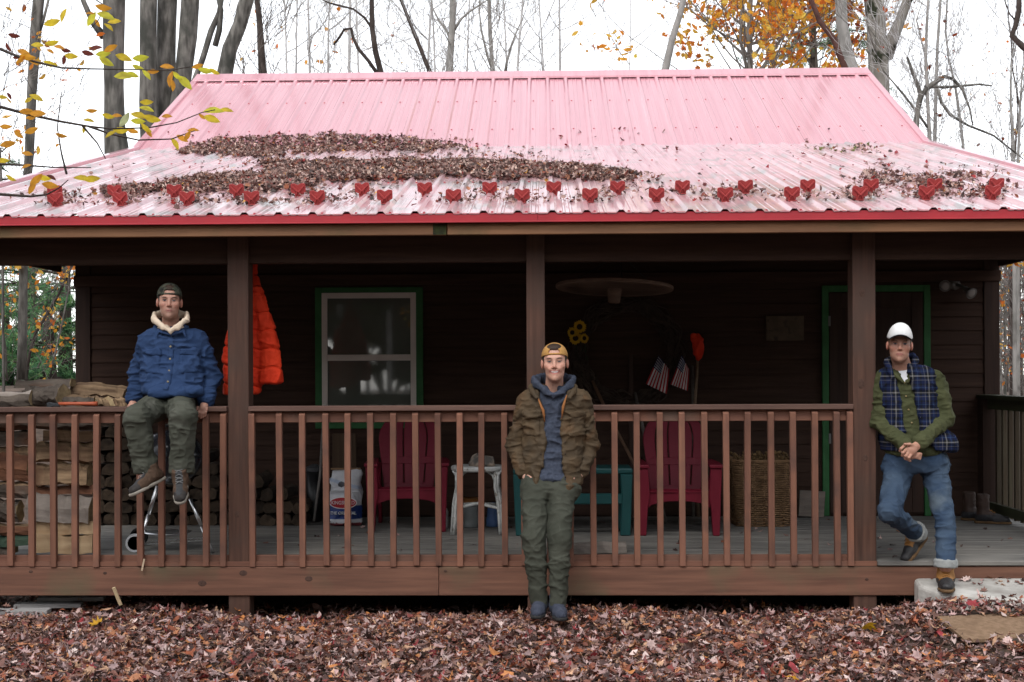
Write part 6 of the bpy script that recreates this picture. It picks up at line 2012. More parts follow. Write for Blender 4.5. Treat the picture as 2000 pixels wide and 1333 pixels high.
# ------------------------------------------------------------------ stone step, doormat, boards and stick on the ground
ZST = at(1900, 1128, -.03).z
a = at(1790, 1128, -.03).x
b = MB(); rr = random.Random(3)
def step_z(y): return ZST - .04 * (-y - .03) / .63
poly = [(a - .02, -.035), (a + .02, -.0351), (a + 1.1, -.035), (a + 2.2, -.035), (a + 2.2, -.66), (a + 1.3, -.70), (a + .9, -.65), (a + .55, -.69), (a + .25, -.58), (a + .02, -.45), (a - .05, -.25)]
b.prism(poly, (0, 0, -.1), (1, 0, 0), (0, 1, 0), .2, dirv=(0, 0, 1))
b.v = [(x, y, z if z < 0 else step_z(y)) for (x, y, z) in b.v]
o = b.build('stone_step', m_conc, bevel=.03, seg=3); tag(o, 'broad pale stone step under the right end of the porch', 'step')
mc = [atz(1830, 1204, .15), atz(2070, 1194, .15), atz(2110, 1238, .09), atz(1884, 1249, .09)]
b = MB(); n = 8; vs = []; fs = []
for j in range(n + 1):
    for i in range(n + 1):
        u, v = i / n, j / n
        p = mc[0].lerp(mc[1], u).lerp(mc[3].lerp(mc[2], u), v); vs.append(p + Vector((0, 0, .006 * math.sin(u * 5) * math.sin(v * 4))))
for p in list(vs): vs.append(p - Vector((0, 0, .02)))
N2 = (n + 1) ** 2
for j in range(n):
    for i in range(n):
        q = [j * (n + 1) + i, j * (n + 1) + i + 1, (j + 1) * (n + 1) + i + 1, (j + 1) * (n + 1) + i]
        fs.append(q[::-1]); fs.append([N2 + k for k in q])
for i in range(n):
    for e in ([i, i + 1], [n * (n + 1) + i + 1, n * (n + 1) + i], [(i + 1) * (n + 1), i * (n + 1)], [i * (n + 1) + n, (i + 1) * (n + 1) + n]):
        fs.append([e[0], e[1], e[1] + N2, e[0] + N2])
b.add(vs, fs); o = b.build('doormat', m_mat_, smooth=False); tag(o, 'tan coir doormat lying on the leaves before the stone step', 'doormat')
m_greyb = mat('silver_grey_board', (.20, .19, .185), (.32, .31, .30), scale=22, stretch=(.08, 1, 1), rough=.9, bump=.5)
for x0, x1, py, Y, dz, lb in ((-120, 96, 1197, -.15, .035, 'silver grey board on the ground under the left deck, nearest the viewer'), (30, 160, 1183, .08, .03, 'grey board under the left deck, middle of three'), (75, 205, 1170, .24, .03, 'dark grey board under the left deck, farthest back')):
    p0, p1 = at(x0, py, Y), at(x1, py - 2, Y + .08)
    b = MB(); b.bar(p0, p1, .12, dz); o = b.build('loose_board', m_greyb, bevel=.003); tag(o, lb, 'board', 'loose boards under the deck')
b = MB(); b.bar(at(236, 1182, -.1), at(222, 1148, -.14), .022, .012, up=(0, 1, 0)); o = b.build('wood_splinter', mat('fresh_pale_wood', (.55, .42, .25), rough=.8)); tag(o, 'pale wood splinter sticking out of the leaves under the seated man', 'splinter')
b = MB(); b.bar(at(277, 1115, -.045), at(282, 1092, -.035), .011, .006, up=(0, 1, 0)); o = b.build('wood_splinter', mat('fresh_pale_chip', (.42, .32, .22), rough=.8)); tag(o, 'thin pale wood chip stuck at the bottom of the left railing', 'splinter')
# ================================================================== LEAVES
def pal(*a): return np.array([rgb(*c) for c in a])
GROUND_PAL = pal((178, 148, 148), (158, 134, 136), (196, 168, 166), (132, 100, 92), (118, 76, 66), (116, 58, 54), (92, 68, 64), (70, 52, 50), (172, 118, 88), (192, 154, 128), (212, 190, 188), (146, 84, 60), (136, 50, 56), (196, 130, 78))
GROUND_PAL = GROUND_PAL * np.array([1.24, 1.2, 1.12])
GROUND_W = np.array([8, 9, 5.5, 14, 12, 6, 11, 9, 6, 7, 3.5, 5, 1.4, 1.4])
ROOF_PAL = pal((162, 136, 130), (134, 108, 103), (184, 160, 154), (106, 78, 72), (84, 62, 58), (60, 46, 44), (208, 188, 178), (126, 64, 52), (160, 110, 84), (150, 40, 40), (200, 150, 60))
ROOF_PAL = ROOF_PAL * np.array([1.2, 1.08, 1.0])
ROOF_W = np.array([12, 12, 9, 12, 12, 11, 6, 5, 4, 1.2, .5])


def leaf_templates():
    T = []
    mp = [(0, 1.0), (.22, .55), (.62, .62), (.5, .25), (.95, .12), (.5, -.12), (.55, -.5), (.2, -.42), (0, -.62)]
    o = mp + [(-x, y) for x, y in mp[-2:0:-1]]
    T.append(np.array(o))
    T.append(np.array([(0, 1.05), (.25, .7), (.42, .2), (.40, -.25), (.22, -.65), (0, -.95), (-.22, -.65), (-.40, -.25), (-.42, .2), (-.25, .7)]))
    ok = [(0, 1.0), (.18, .8), (.12, .62), (.38, .5), (.22, .28), (.45, .05), (.2, -.15), (.33, -.42), (.12, -.55), (0, -.95)]
    T.append(np.array(ok + [(-x, y) for x, y in ok[-2:0:-1]]))
    return T


LT = leaf_templates()


def leaves(name, pos, nrm, size, tilt, palette, wts, mat_, rng, kinds=(.5, .25, .25), curl=.35, cols=None, parent=None, loc=None, yaw=None):
    n = len(pos)
    ki = rng.choice(3, n, p=kinds)
    VV = []; FF = []; CC = []; base = 0
    cidx = rng.choice(len(palette), n, p=wts / wts.sum())
    allc = palette[cidx] * rng.uniform(.75, 1.2, (n, 1)) if cols is None else cols
    for k in range(3):
        s = np.where(ki == k)[0]
        if not len(s): continue
        t = LT[k]; m = len(t)
        tv = np.zeros((m + 1, 3)); tv[1:, :2] = t
        cu = rng.normal(0, curl, (len(s), 1)); cv = rng.normal(0, curl, (len(s), 1)); cw = rng.normal(0, curl * .6, (len(s), 1))
        x, y = tv[:, 0][None], tv[:, 1][None]
        L = np.stack([np.repeat(x, len(s), 0), np.repeat(y, len(s), 0), cu * x * x * 1.3 + cv * y * y + cw * x * y + rng.normal(0, .06, (len(s), m + 1))], 2)
        L *= size[s][:, None, None]
        yw = rng.uniform(0, 2 * np.pi, len(s)) if yaw is None else yaw[s]
        tl_ = tilt if np.isscalar(tilt) else tilt[s]
        tx = rng.normal(0, 1, len(s)) * tl_; ty = rng.normal(0, 1, len(s)) * tl_
        c, d = np.cos(yw), np.sin(yw)
        X = L[..., 0] * c[:, None] - L[..., 1] * d[:, None]; Y = L[..., 0] * d[:, None] + L[..., 1] * c[:, None]; Z = L[..., 2]
        c, d = np.cos(tx)[:, None], np.sin(tx)[:, None]; Y, Z = Y * c - Z * d, Y * d + Z * c
        c, d = np.cos(ty)[:, None], np.sin(ty)[:, None]; X, Z = X * c + Z * d, -X * d + Z * c
        nz = np.array(nrm, float)
        if nz.ndim == 1 and abs(nz[2]) < .9999:     # tip the whole set onto an inclined plane
            a = math.atan2(-nz[1], nz[2]); c0, s0 = math.cos(a), math.sin(a)
            Y, Z = Y * c0 - Z * s0, Y * s0 + Z * c0
        W = np.stack([X, Y, Z], 2) + pos[s][:, None, :]
        idx = base + np.arange(len(s))[:, None] * (m + 1)
        tri = np.array([[0, i + 1, (i + 1) % m + 1] for i in range(m)])
        FF.append((idx[:, :, None] + tri[None]).reshape(-1, 3))
        cc = np.repeat(allc[s][:, None], m + 1, 1) * (1 + rng.normal(0, .08, (len(s), m + 1, 1)))
        CC.append(cc.reshape(-1, 3)); VV.append(W.reshape(-1, 3)); base += len(s) * (m + 1)
    return npmesh(name, np.concatenate(VV), np.concatenate(FF), mat_, parent, cols=np.clip(np.concatenate(CC), 0, 1), loc=loc)


rng = np.random.default_rng(11)
tv = np.vectorize(terrain)
def gpos(n, x0, x1, y0, y1, zt):
    p = np.stack([rng.uniform(x0, x1, n), rng.uniform(y0, y1, n), np.zeros(n)], 1)
    p[:, 2] = tv(p[:, 0], p[:, 1]) + rng.uniform(.0, 1, n) ** 1.5 * zt
    return p
# leaf litter in front of the porch: a flat under-layer and a loose, curled upper layer
P1 = gpos(12000, -4.6, 4.7, -2.2, .5, .012)
P2 = gpos(18500, -4.6, 4.7, -2.2, .0, .05)
P3 = gpos(1500, -4.8, -2.7, .1, 2.2, .04)
P4 = gpos(500, -4.6, 4.7, -.30, -.05, .06)
P5 = np.concatenate([gpos(2600, -7.5, 7.5, -3.6, -2.2, .03), gpos(1500, -8, -4.6, -2.2, 2.5, .03), gpos(1100, 4.7, 8, -2.2, 1.5, .03)])
PP = np.concatenate([P1, P2, P3, P4, P5])
# keep step, doormat and shoes clear (a few stray leaves stay)
step_x0 = at(1790, 1128, -.03).x
on_step = (PP[:, 0] > step_x0 + .05) & (PP[:, 1] > -.62)
mu = (PP[:, 0] - mc[0].x) - (PP[:, 1] - mc[0].y) / (mc[3].y - mc[0].y) * (mc[3].x - mc[0].x)
on_mat = (mu > .0) & (PP[:, 1] < mc[0].y + .02) & (PP[:, 1] > mc[3].y - .0)
shoe = np.zeros(len(PP), bool)
for px, py, Y in ((1054, 1199, -.52), (1089, 1203, -.55)):
    q = at(px, py, Y); shoe |= ((PP[:, 0] - q.x) / .045) ** 2 + ((PP[:, 1] - q.y) / .12) ** 2 < 1
keep = ~(on_step | on_mat | shoe)
PP = PP[keep]
sz = rng.uniform(.014, .041, len(PP)) * np.where(rng.random(len(PP)) < .1, 1.35, 1)
o = leaves('leaf_litter', PP, (0, 0, 1), sz, rng.choice([.18, .3, .55], len(PP), p=[.45, .4, .15]), GROUND_PAL, GROUND_W, m_leaf, rng, kinds=(.3, .3, .4), curl=.5)
tag(o, 'thick carpet of brown and mauve fallen leaves before the porch', 'fallen leaves', kind='stuff')
# leaves lying on the stone step and mat
st = np.stack([rng.uniform(step_x0 + .02, step_x0 + 1.6, 150), -.66 + .64 * rng.random(150), np.zeros(150)], 1); st[:, 2] = [step_z(y) + .008 for y in st[:, 1]]
edge = (np.abs(st[:, 1] + .15) < .12) | (st[:, 1] < -.58) | (rng.random(150) < .12)
st = st[edge]
o = leaves('step_leaves', st, (0, 0, 1), rng.uniform(.02, .042, len(st)), .25, GROUND_PAL, GROUND_W, m_leaf, rng)
tag(o, 'scattered leaves lying on the pale stone step', 'fallen leaves', kind='stuff')
# a few bright single leaves on the litter, and stray leaves on the deck
for px, py, c, s_, lb in ((192, 1205, (214, 160, 40), .06, 'bright yellow leaf on the litter below the wood splinter'), (352, 1276, (200, 125, 45), .05, None), (1697, 1228, (226, 180, 40), .06, 'bright yellow leaf on the litter in front of the right post'),
                           (1545, 1316, (214, 150, 30), .055, 'golden leaf at the bottom edge, right of the middle'), (940, 1180, (200, 150, 70), .05, None)):
    if lb:
        q = atz(px, py, .06); q = np.array([[q.x, q.y, terrain(q.x, q.y) + .055]])
        o = leaves('fallen_leaf', q, (0, 0, 1), np.array([s_]), .35, pal(c), np.array([1.]), m_leaf, rng, kinds=(1, 0, 0)); tag(o, lb, 'leaf', 'bright single leaves on the litter')
dk = np.stack([rng.uniform(-2.2, 3.6, 90), rng.uniform(.15, 2.6, 90), np.full(90, ZD + .006)], 1)
o = leaves('deck_leaves', dk, (0, 0, 1), rng.uniform(.016, .036, 90), .3, GROUND_PAL * .7, GROUND_W, m_leaf, rng)
tag(o, 'stray dry leaves scattered on the grey deck boards', 'fallen leaves', kind='stuff')


# ------------------------------------------------------------------ drifts on the roof
CRT = np.array(CR.transposed()); CL = np.array(cam.location)
def project(Pw):
    v = (Pw - CL) @ CRT.T
    return 1000 + F * v[:, 0] / -v[:, 2], 666.5 + SHIFT - F * v[:, 1] / -v[:, 2]
def inpoly(x, y, poly):
    r = np.zeros(len(x), bool); n = len(poly)
    for i in range(n):
        x0, y0 = poly[i]; x1, y1 = poly[(i + 1) % n]
        c = ((y0 > y) != (y1 > y)) & (x < (x1 - x0) * (y - y0) / (y1 - y0 + 1e-9) + x0)
        r ^= c
    return r
roofv = np.vectorize(roofz)
nlow = np.array(nrm_low)
def roof_drift(poly, n, thick, y0=YE, y1=YB + 1.2, ragged=3):
    X = rng.uniform(RXL, RXR, n * 30); Y = rng.uniform(y0, y1, n * 30)
    Pw = np.stack([X, Y, roofv(Y)], 1)
    px, py = project(Pw)
    q = vnoise(np.stack([X * 3, Y * 1.5, X * 0], 1)); q2 = vnoise(np.stack([X * 11, Y * 5, X * 0 + 3], 1))
    ok = inpoly(px + (q2 - .5) * 40, py + (q - .5) * 3.2 * ragged + (q2 - .5) * 2.2 * ragged, poly)
    Pw = Pw[ok][:n]
    return Pw + nlow * (rng.random((len(Pw), 1)) * thick + .01)
D1 = [(348, 300), (372, 284), (430, 273), (560, 268), (700, 265), (820, 271), (880, 284), (912, 293), (860, 297), (700, 298), (520, 303), (400, 305)]
D2 = [(520, 320), (640, 316), (760, 319), (900, 321), (1040, 324), (1160, 330), (1225, 337), (1262, 346), (1180, 353), (1000, 353), (900, 347), (850, 352), (760, 352), (640, 358), (600, 366), (560, 372), (500, 378), (420, 381), (330, 382), (250, 388), (196, 384), (210, 376), (330, 368), (395, 352), (450, 346), (530, 342), (515, 326)]
D3 = [(1680, 356), (1705, 342), (1740, 338), (1800, 346), (1870, 341), (1928, 341), (1925, 350), (1860, 356), (1900, 368), (1850, 372), (1780, 362), (1720, 366)]
D4 = [(1574, 290), (1610, 287), (1680, 290), (1740, 299), (1700, 302), (1640, 301), (1590, 297)]
DX = [(330, 300), (430, 266), (860, 264), (1000, 300), (1270, 335), (1330, 356), (1000, 362), (800, 366), (600, 384), (300, 398), (180, 392), (190, 372), (400, 340), (500, 320)]
DY = [(1640, 360), (1700, 332), (1960, 330), (1990, 372), (1800, 384), (1650, 372)]
DR = np.concatenate([roof_drift(D1, 7000, .022), roof_drift(D2, 21000, .04), roof_drift(D3, 1600, .035), roof_drift(DX, 1500, .012, ragged=8), roof_drift(DY, 260, .012, ragged=8)])
o = leaves('roof_leaf_drift', DR, nlow, rng.uniform(.013, .032, len(DR)), .5, ROOF_PAL, ROOF_W, m_leaf, rng, curl=.5)
tag(o, 'thick drifts of dry brown leaves lying on the left half of the pale roof', 'fallen leaves', kind='stuff')
mossp = roof_drift(D4, 330, .04)
o = leaves('mossy_debris', mossp, nlow, rng.uniform(.018, .036, len(mossp)), .6, np.concatenate([ROOF_PAL, pal((96, 100, 40), (120, 120, 50))]), np.concatenate([ROOF_W * .4, [12, 8]]), m_leaf, rng)
tag(o, 'small mossy heap of leaves high on the right side of the roof', 'fallen leaves', kind='stuff')
CLP = []
for (gx, gy, gz) in GUARDS:
    n = int(rng.integers(40, 95)) if rng.random() < .88 else 8
    dx = rng.normal(0, .10, n); dy = np.abs(rng.normal(0, .10, n)) * 1.4 + .01 - np.abs(dx) * .1
    q = np.stack([gx + dx, gy + dy, roofv(gy + dy)], 1) + nlow * (rng.random((n, 1)) * .035 + .008)
    CLP.append(q)
CLP = np.concatenate(CLP)
o = leaves('guard_leaves', CLP, nlow, rng.uniform(.012, .030, len(CLP)), .55, ROOF_PAL, ROOF_W, m_leaf, rng, curl=.5)
tag(o, 'clumps of dry leaves caught behind the red snow guards', 'fallen leaves', kind='stuff')
nS = 330
X = rng.uniform(RXL + .1, RXR - .1, nS); Y = YE + .05 + (YB + .5 - YE) * rng.random(nS) ** .8
q = np.stack([X, Y, roofv(Y)], 1) + nlow * .014
REDP = pal((150, 34, 44), (120, 40, 40), (96, 66, 60), (140, 105, 95), (70, 50, 46)); 
o = leaves('scattered_roof_leaves', q, nlow, rng.uniform(.014, .036, nS), .4, REDP, np.array([5, 4, 4, 4, 4.]), m_leaf, rng)
tag(o, 'single red and brown leaves scattered over the pale metal roof', 'fallen leaves', kind='stuff')

# ================================================================== TREES
m_barkg = mat('grey_smooth_bark', (.06, .055, .048), (.20, .185, .165), scale=13, stretch=(1, 1, .22), rough=.9, bump=.6, bscale=22, c3=(.05, .05, .042), s3=2.2, lo3=.5, hi3=.7, bdist=.02)
m_barkp = mat('pale_grey_bark', (.20, .19, .175), (.32, .30, .28), scale=7, stretch=(1, 1, .4), rough=.9, bump=.5, bscale=20, bdist=.02, c3=(.12, .11, .10), s3=2)
m_barkd = mat('dark_brown_tree_bark', (.035, .026, .022), (.075, .058, .05), scale=9, stretch=(1, 1, .4), rough=.95, bump=.7, bscale=25, bdist=.02)
m_barkm = mat('mossy_grey_bark', (.16, .145, .125), (.26, .24, .21), scale=8, stretch=(1, 1, .5), rough=.95, bump=.9, bscale=18, bdist=.03, c3=(.022, .025, .012), s3=2.6, lo3=.56, hi3=.62)
m_barkr = mat('reddish_dark_bark', (.06, .025, .02), (.11, .05, .04), scale=9, rough=.9, bump=.4)
m_twig = mat('bare_twig', (.10, .085, .078), (.19, .165, .15), scale=4, rough=.9, bump=0)
m_far = mat('flare_washed_far_trunk', (.36, .345, .335), (.5, .48, .47), scale=1.5, rough=.95, bump=0)  # bark lightened so its colour carries the washed-out flare
TR = random.Random(21)


def grow(mb, p, d, L, r, depth, rnd, tips=None, spread=.55, up=.12, rmin=.006, kids=(2, 3)):
    n = 4 if r < .03 else 5
    pts = [p]; dd = d.copy()
    for i in range(n):
        dd = (dd + Vector((rnd.uniform(-1, 1), rnd.uniform(-1, 1), rnd.uniform(-.6, 1))) * .16 + Vector((0, 0, up * .3))).normalized()
        pts.append(pts[-1] + dd * L / n)
    r1 = max(r * .55, rmin * .7)
    mb.tube(pts, [r + (r1 - r) * i / n for i in range(n + 1)], 7 if r > .05 else (5 if r > .015 else 3), cap=False)
    if depth <= 0:
        if tips is not None: tips.extend(pts[1:])
        return
    if tips is not None and depth <= 1: tips.extend(pts[2:])
    k = rnd.randint(*kids)
    for j in range(k):
        t = 1.0 if j == 0 else rnd.uniform(.35, .95)
        i = min(int(t * n), n - 1)
        q = pts[i].lerp(pts[i + 1], t * n - i) if t < 1 else pts[-1]
        a = rnd.uniform(0, 6.28); sd = dd.orthogonal().normalized(); sd = Matrix.Rotation(a, 3, dd) @ sd
        nd = (dd * (1 if j == 0 else .65) + sd * spread * (rnd.uniform(.3, .7) if j == 0 else rnd.uniform(.7, 1.3)) + Vector((0, 0, up))).normalized()
        grow(mb, q, nd, L * rnd.uniform(.6, .85), max(r * (.6 if j == 0 else .42), rmin), depth - 1, rnd, tips, spread, up, rmin, kids)


def spline(pts, wd, step):
    out = []; ow = []
    for i in range(len(pts) - 1):
        n = max(1, int((pts[i + 1] - pts[i]).length / step))
        for k in range(n):
            t = k / n
            out.append(pts[i].lerp(pts[i + 1], t)); ow.append(wd[i] + (wd[i + 1] - wd[i]) * t)
    return out + [pts[-1]], ow + [wd[-1]]


def tree(label, trunk, Y, m, name='tree', cat='tree', group=None, stems=(), top=4.5, seed=1, twigs=0, tdepth=3, leafcol=None, nleaf=0, lsize=.05, jit=.05, dY=0.0, twl=1.0, topd=3, tm=None):
    """trunk: photo points (x, y, width) from top to bottom; the stem goes on down to the ground and up out of the frame"""
    rnd = random.Random(seed)
    sc_ = (Y + 9) / F
    pts = [at(x, y, Y + dY * i / max(1, len(trunk) - 1)) for i, (x, y, w_) in enumerate(trunk)]; wd = [w_ * sc_ / 2 for (x, y, w_) in trunk]
    # down to the ground
    bl = pts[-1]; sl_ = (pts[-1] - pts[-2]).normalized()
    gx = bl.x + sl_.x * .3; base = Vector((gx, bl.y, terrain(gx, bl.y) - .15))
    root = thing(name, label, cat, base, group)
    if bl.z - base.z > .3:
        pts = pts + [bl.lerp(base, .6) , base]; wd = wd + [wd[-1] * 1.1, wd[-1] * 1.45]
    sp, sw = spline(pts, wd, .35)
    b = MB()
    big = max(wd) > .06
    b.tube(sp, sw, 14 if big else 7, jit=jit, rnd=rnd)
    tips = []
    d0 = (pts[0] - pts[1]).normalized()
    lead = MB()
    if top: grow(b, pts[0], d0, top, wd[0] * .95, topd, rnd, tips, up=.25)
    for st in stems:
        q = [at(x, y, Y + (st[3] if len(st) > 3 and not isinstance(st[3], tuple) else 0)) for (x, y, w_) in st[0]]; qw = [w_ * sc_ / 2 for (x, y, w_) in st[0]]
        a_, w2 = spline(q, qw, .3)
        b.tube(a_, w2, 10 if max(qw) > .05 else 6, jit=jit, rnd=rnd)
        if len(st) > 1 and st[1]: grow(b, q[0], (q[0] - q[1]).normalized(), st[1], qw[0] * .9, 2, rnd, tips, up=.2)
    b.build('trunk', m, root, smooth=True)
    if twigs:
        tb = MB(); H = len(sp)
        vis = [p for p in sp if p.z > bl.z - 1.0]
        for i in range(twigs):
            p = vis[rnd.randrange(len(vis))]
            a = rnd.uniform(0, 6.28)
            grow(tb, p, Vector((math.cos(a), math.sin(a), rnd.uniform(.2, 1.2))).normalized(), rnd.uniform(.5, 1.3) * twl, (.008 if Y < 20 else .0125) * twl, tdepth, rnd, tips, up=.12, rmin=.004 if Y < 20 else .0085)
        tb.build('twigs', tm or m_twig, root, smooth=True)
    if nleaf and tips:
        T = np.array([tuple(t) for t in tips])
        q = T[rng.integers(0, len(T), nleaf)] + rng.normal(0, .10, (nleaf, 3))
        leaves('foliage', q, (0, 0, 1), rng.uniform(lsize * .6, lsize * 1.3, nleaf), .9, leafcol, np.ones(len(leafcol)), m_tleaf, rng, kinds=(.4, .6, 0), curl=.3, parent=root)
    return root


ORANGE = pal((238, 166, 60), (230, 140, 52), (244, 190, 84), (216, 116, 50), (226, 176, 76))
YELLOW = pal((226, 196, 40), (236, 210, 60), (226, 160, 40), (190, 180, 50), (160, 90, 36))
RUST = pal((190, 96, 50), (160, 70, 40), (210, 130, 60), (120, 60, 40))

# left of and behind the cabin
tree('slim grey tree left of the cabin whose stem also shows below the porch eave', [(78, -40, 22), (75, 0, 22), (70, 60, 21), (62, 180, 19), (57, 300, 18), (50, 400, 17), (46, 520, 17), (44, 660, 18), (43, 742, 20)], 10.5, m_barkg, seed=2,
     stems=[([(96, -5, 5), (86, 35, 6), (77, 62, 8)], 1.2)], twigs=14, twl=.8, leafcol=ORANGE, nleaf=90, lsize=.07)
tree('thick dark grey tree close to the left roof edge with a side branch', [(225, -40, 44), (223, 0, 43), (222, 90, 41), (223, 170, 38), (224, 250, 40), (230, 318, 50)], 9, m_barkg, seed=3,
     stems=[([(150, -30, 9), (165, 8, 10), (182, 45, 12), (203, 72, 16)], 1.5)])
tree('leftmost of three thick grey trunks in a clump behind the left roof edge', [(290, -40, 33), (290, 0, 33), (289, 100, 33), (291, 200, 37), (294, 275, 40), (297, 340, 42)], 13, m_barkg, seed=4)
tree('middle and thickest of three grey trunks in a clump behind the left roof edge', [(328, -40, 37), (327, 0, 37), (324, 110, 38), (321, 210, 42), (318, 270, 50), (316, 340, 54)], 13.4, m_barkg, seed=5)
tree('rightmost of three grey trunks in a clump, leaning right behind the left roof edge', [(376, -40, 34), (372, 0, 35), (367, 70, 36), (358, 150, 33), (346, 220, 32), (332, 300, 36)], 13.2, m_barkg, seed=6)
tree('forked grey tree rising above the left end of the ridge', [(492, -40, 26), (482, 0, 27), (468, 50, 28), (449, 95, 29), (438, 150, 31), (436, 210, 32)], 17, m_barkg, seed=7,
     stems=[([(420, -30, 9), (432, 20, 10), (428, 60, 12), (420, 90, 12)], 1.5), ([(436, -20, 10), (428, 25, 10), (412, 62, 12), (396, 115, 12), (376, 168, 12), (352, 225, 12)], 1.2)])
tree('crooked dark stem above the left part of the ridge', [(496, -40, 10), (502, 0, 11), (507, 45, 12), (510, 95, 14), (513, 150, 17), (514, 200, 18)], 20, m_barkd, seed=8, twigs=8)
tree('dark brown bent tree with a looping side branch above the ridge', [(724, -40, 9), (726, 0, 9), (727, 55, 10), (733, 100, 11), (746, 150, 12), (752, 190, 12)], 19, m_barkd, seed=9,
     stems=[([(652, 88, 4), (664, 72, 5), (672, 58, 5), (686, 56, 6), (690, 75, 6), (700, 96, 7), (720, 120, 7), (741, 150, 8)], .0), ([(650, 8, 4), (690, 18, 4), (712, 35, 5), (726, 55, 5)], .4)], twigs=5)
tree('thin dark leaning tree left of the pale trunk above the ridge', [(776, -40, 5), (783, 0, 6), (799, 40, 7), (815, 80, 8), (843, 150, 9), (852, 190, 9)], 24, m_barkd, seed=10, twigs=10, twl=1.2, tm=m_far)
tree('pale grey branching tree above the middle of the ridge', [(884, -40, 13), (884, 0, 13), (884, 40, 13), (881, 90, 13), (877, 150, 14), (876, 190, 14)], 26, m_barkp, seed=11,
     stems=[([(940, 8, 3), (918, 22, 4), (900, 38, 5), (886, 60, 7)], .8), ([(846, 18, 3), (856, 38, 4), (872, 60, 5), (881, 80, 6)], .8)], twigs=16, twl=1.3, tm=m_far)
tree('thin pale forked tree just left of the middle of the ridge', [(952, -40, 6), (955, 0, 7), (957, 60, 8), (963, 145, 9), (965, 190, 10)], 28, m_barkp, seed=12,
     stems=[([(936, 20, 3), (940, 60, 4), (952, 110, 5), (961, 135, 6)], .8), ([(1010, 60, 3), (1000, 85, 4), (990, 120, 5), (985, 150, 6)], .6)], twigs=13, twl=1.3, tm=m_far)
tree('leaning birch above the right half of the ridge', [(1343, -40, 10), (1335, 0, 11), (1327, 32, 12), (1312, 80, 13), (1298, 145, 15), (1292, 200, 15)], 16, m_barkp, seed=13)
GF = 'thin bare trees far behind the ridge'
for i, (x, w_, ln) in enumerate(((578, 3, 3), (605, 4, -4), (640, 3, 4), (682, 5, 2), (700, 3, -6), (850, 3, -8), (835, 4, 10), (912, 3, 6), (990, 3, -8), (1010, 4, 14), (1062, 3, -12), (1094, 4, -2), (560, 3, -5), (1230, 2, 2))):
    tree('thin bare pale sapling far behind the ridge' , [(x + ln, -40, w_), (x + ln * .7, 20, w_), (x + ln * .3, 80, w_ + .5), (x, 150, w_ + 1), (x, 190, w_ + 1)], 34 + (i % 4) * 2, m_far, group=GF, seed=30 + i, twigs=10, twl=1.6, top=3, topd=2, tm=m_far,
         leafcol=ORANGE, nleaf=14 if x < 720 else 0, lsize=.09)

# right: maple, pine, big trunks
tree('orange leaved maple with slim stems above the right half of the ridge', [(1468, -60, 8), (1466, 0, 9), (1463, 60, 10), (1466, 145, 11), (1466, 190, 12)], 24, m_barkp, seed=14,
     stems=[([(1448, -20, 5), (1449, 30, 6), (1446, 80, 6), (1460, 140, 7)], 1.2), ([(1605, 8, 3), (1560, 35, 4), (1545, 48, 5), (1510, 100, 6), (1478, 150, 7)], 1.0), ([(1540, 0, 4), (1500, 60, 4), (1475, 110, 5)], 1)],
     twigs=40, twl=2.0, tm=m_barkp, leafcol=ORANGE * np.array([1.15, 1.25, 1.3]), nleaf=6000, lsize=.095)  # leaf palette lightened, overexposed haze put into the colour
tree('small rusty maple between the orange maple and the big mossy trunk', [(1590, 20, 4), (1592, 70, 5), (1596, 145, 6), (1597, 190, 7)], 27, m_barkg, seed=15, twigs=30, twl=1.7, top=1.5, topd=1, leafcol=np.concatenate([ORANGE, RUST]), nleaf=3000, lsize=.09)
tree('dark reddish bent stem in front of the grey trunk right of the maple', [(1572, -40, 8), (1584, 0, 9), (1601, 42, 10), (1628, 76, 11), (1639, 106, 12), (1656, 145, 12), (1664, 190, 12)], 15, m_barkr, seed=16, top=2)
tree('smooth grey trunk right of the orange maple', [(1640, -40, 22), (1642, 0, 22), (1645, 50, 22), (1654, 100, 22), (1667, 145, 25), (1672, 200, 27)], 18, m_barkp, seed=17)
tree('thick mossy forked tree behind the right end of the ridge', [(1704, -40, 36), (1707, 0, 37), (1711, 60, 37), (1716, 120, 40), (1720, 185, 36), (1724, 250, 38), (1726, 320, 40)], 13, m_barkm, seed=18,
     stems=[([(1790, -40, 16), (1773, 0, 19), (1756, 45, 20), (1742, 78, 24), (1728, 112, 30)], 3)], twigs=3)


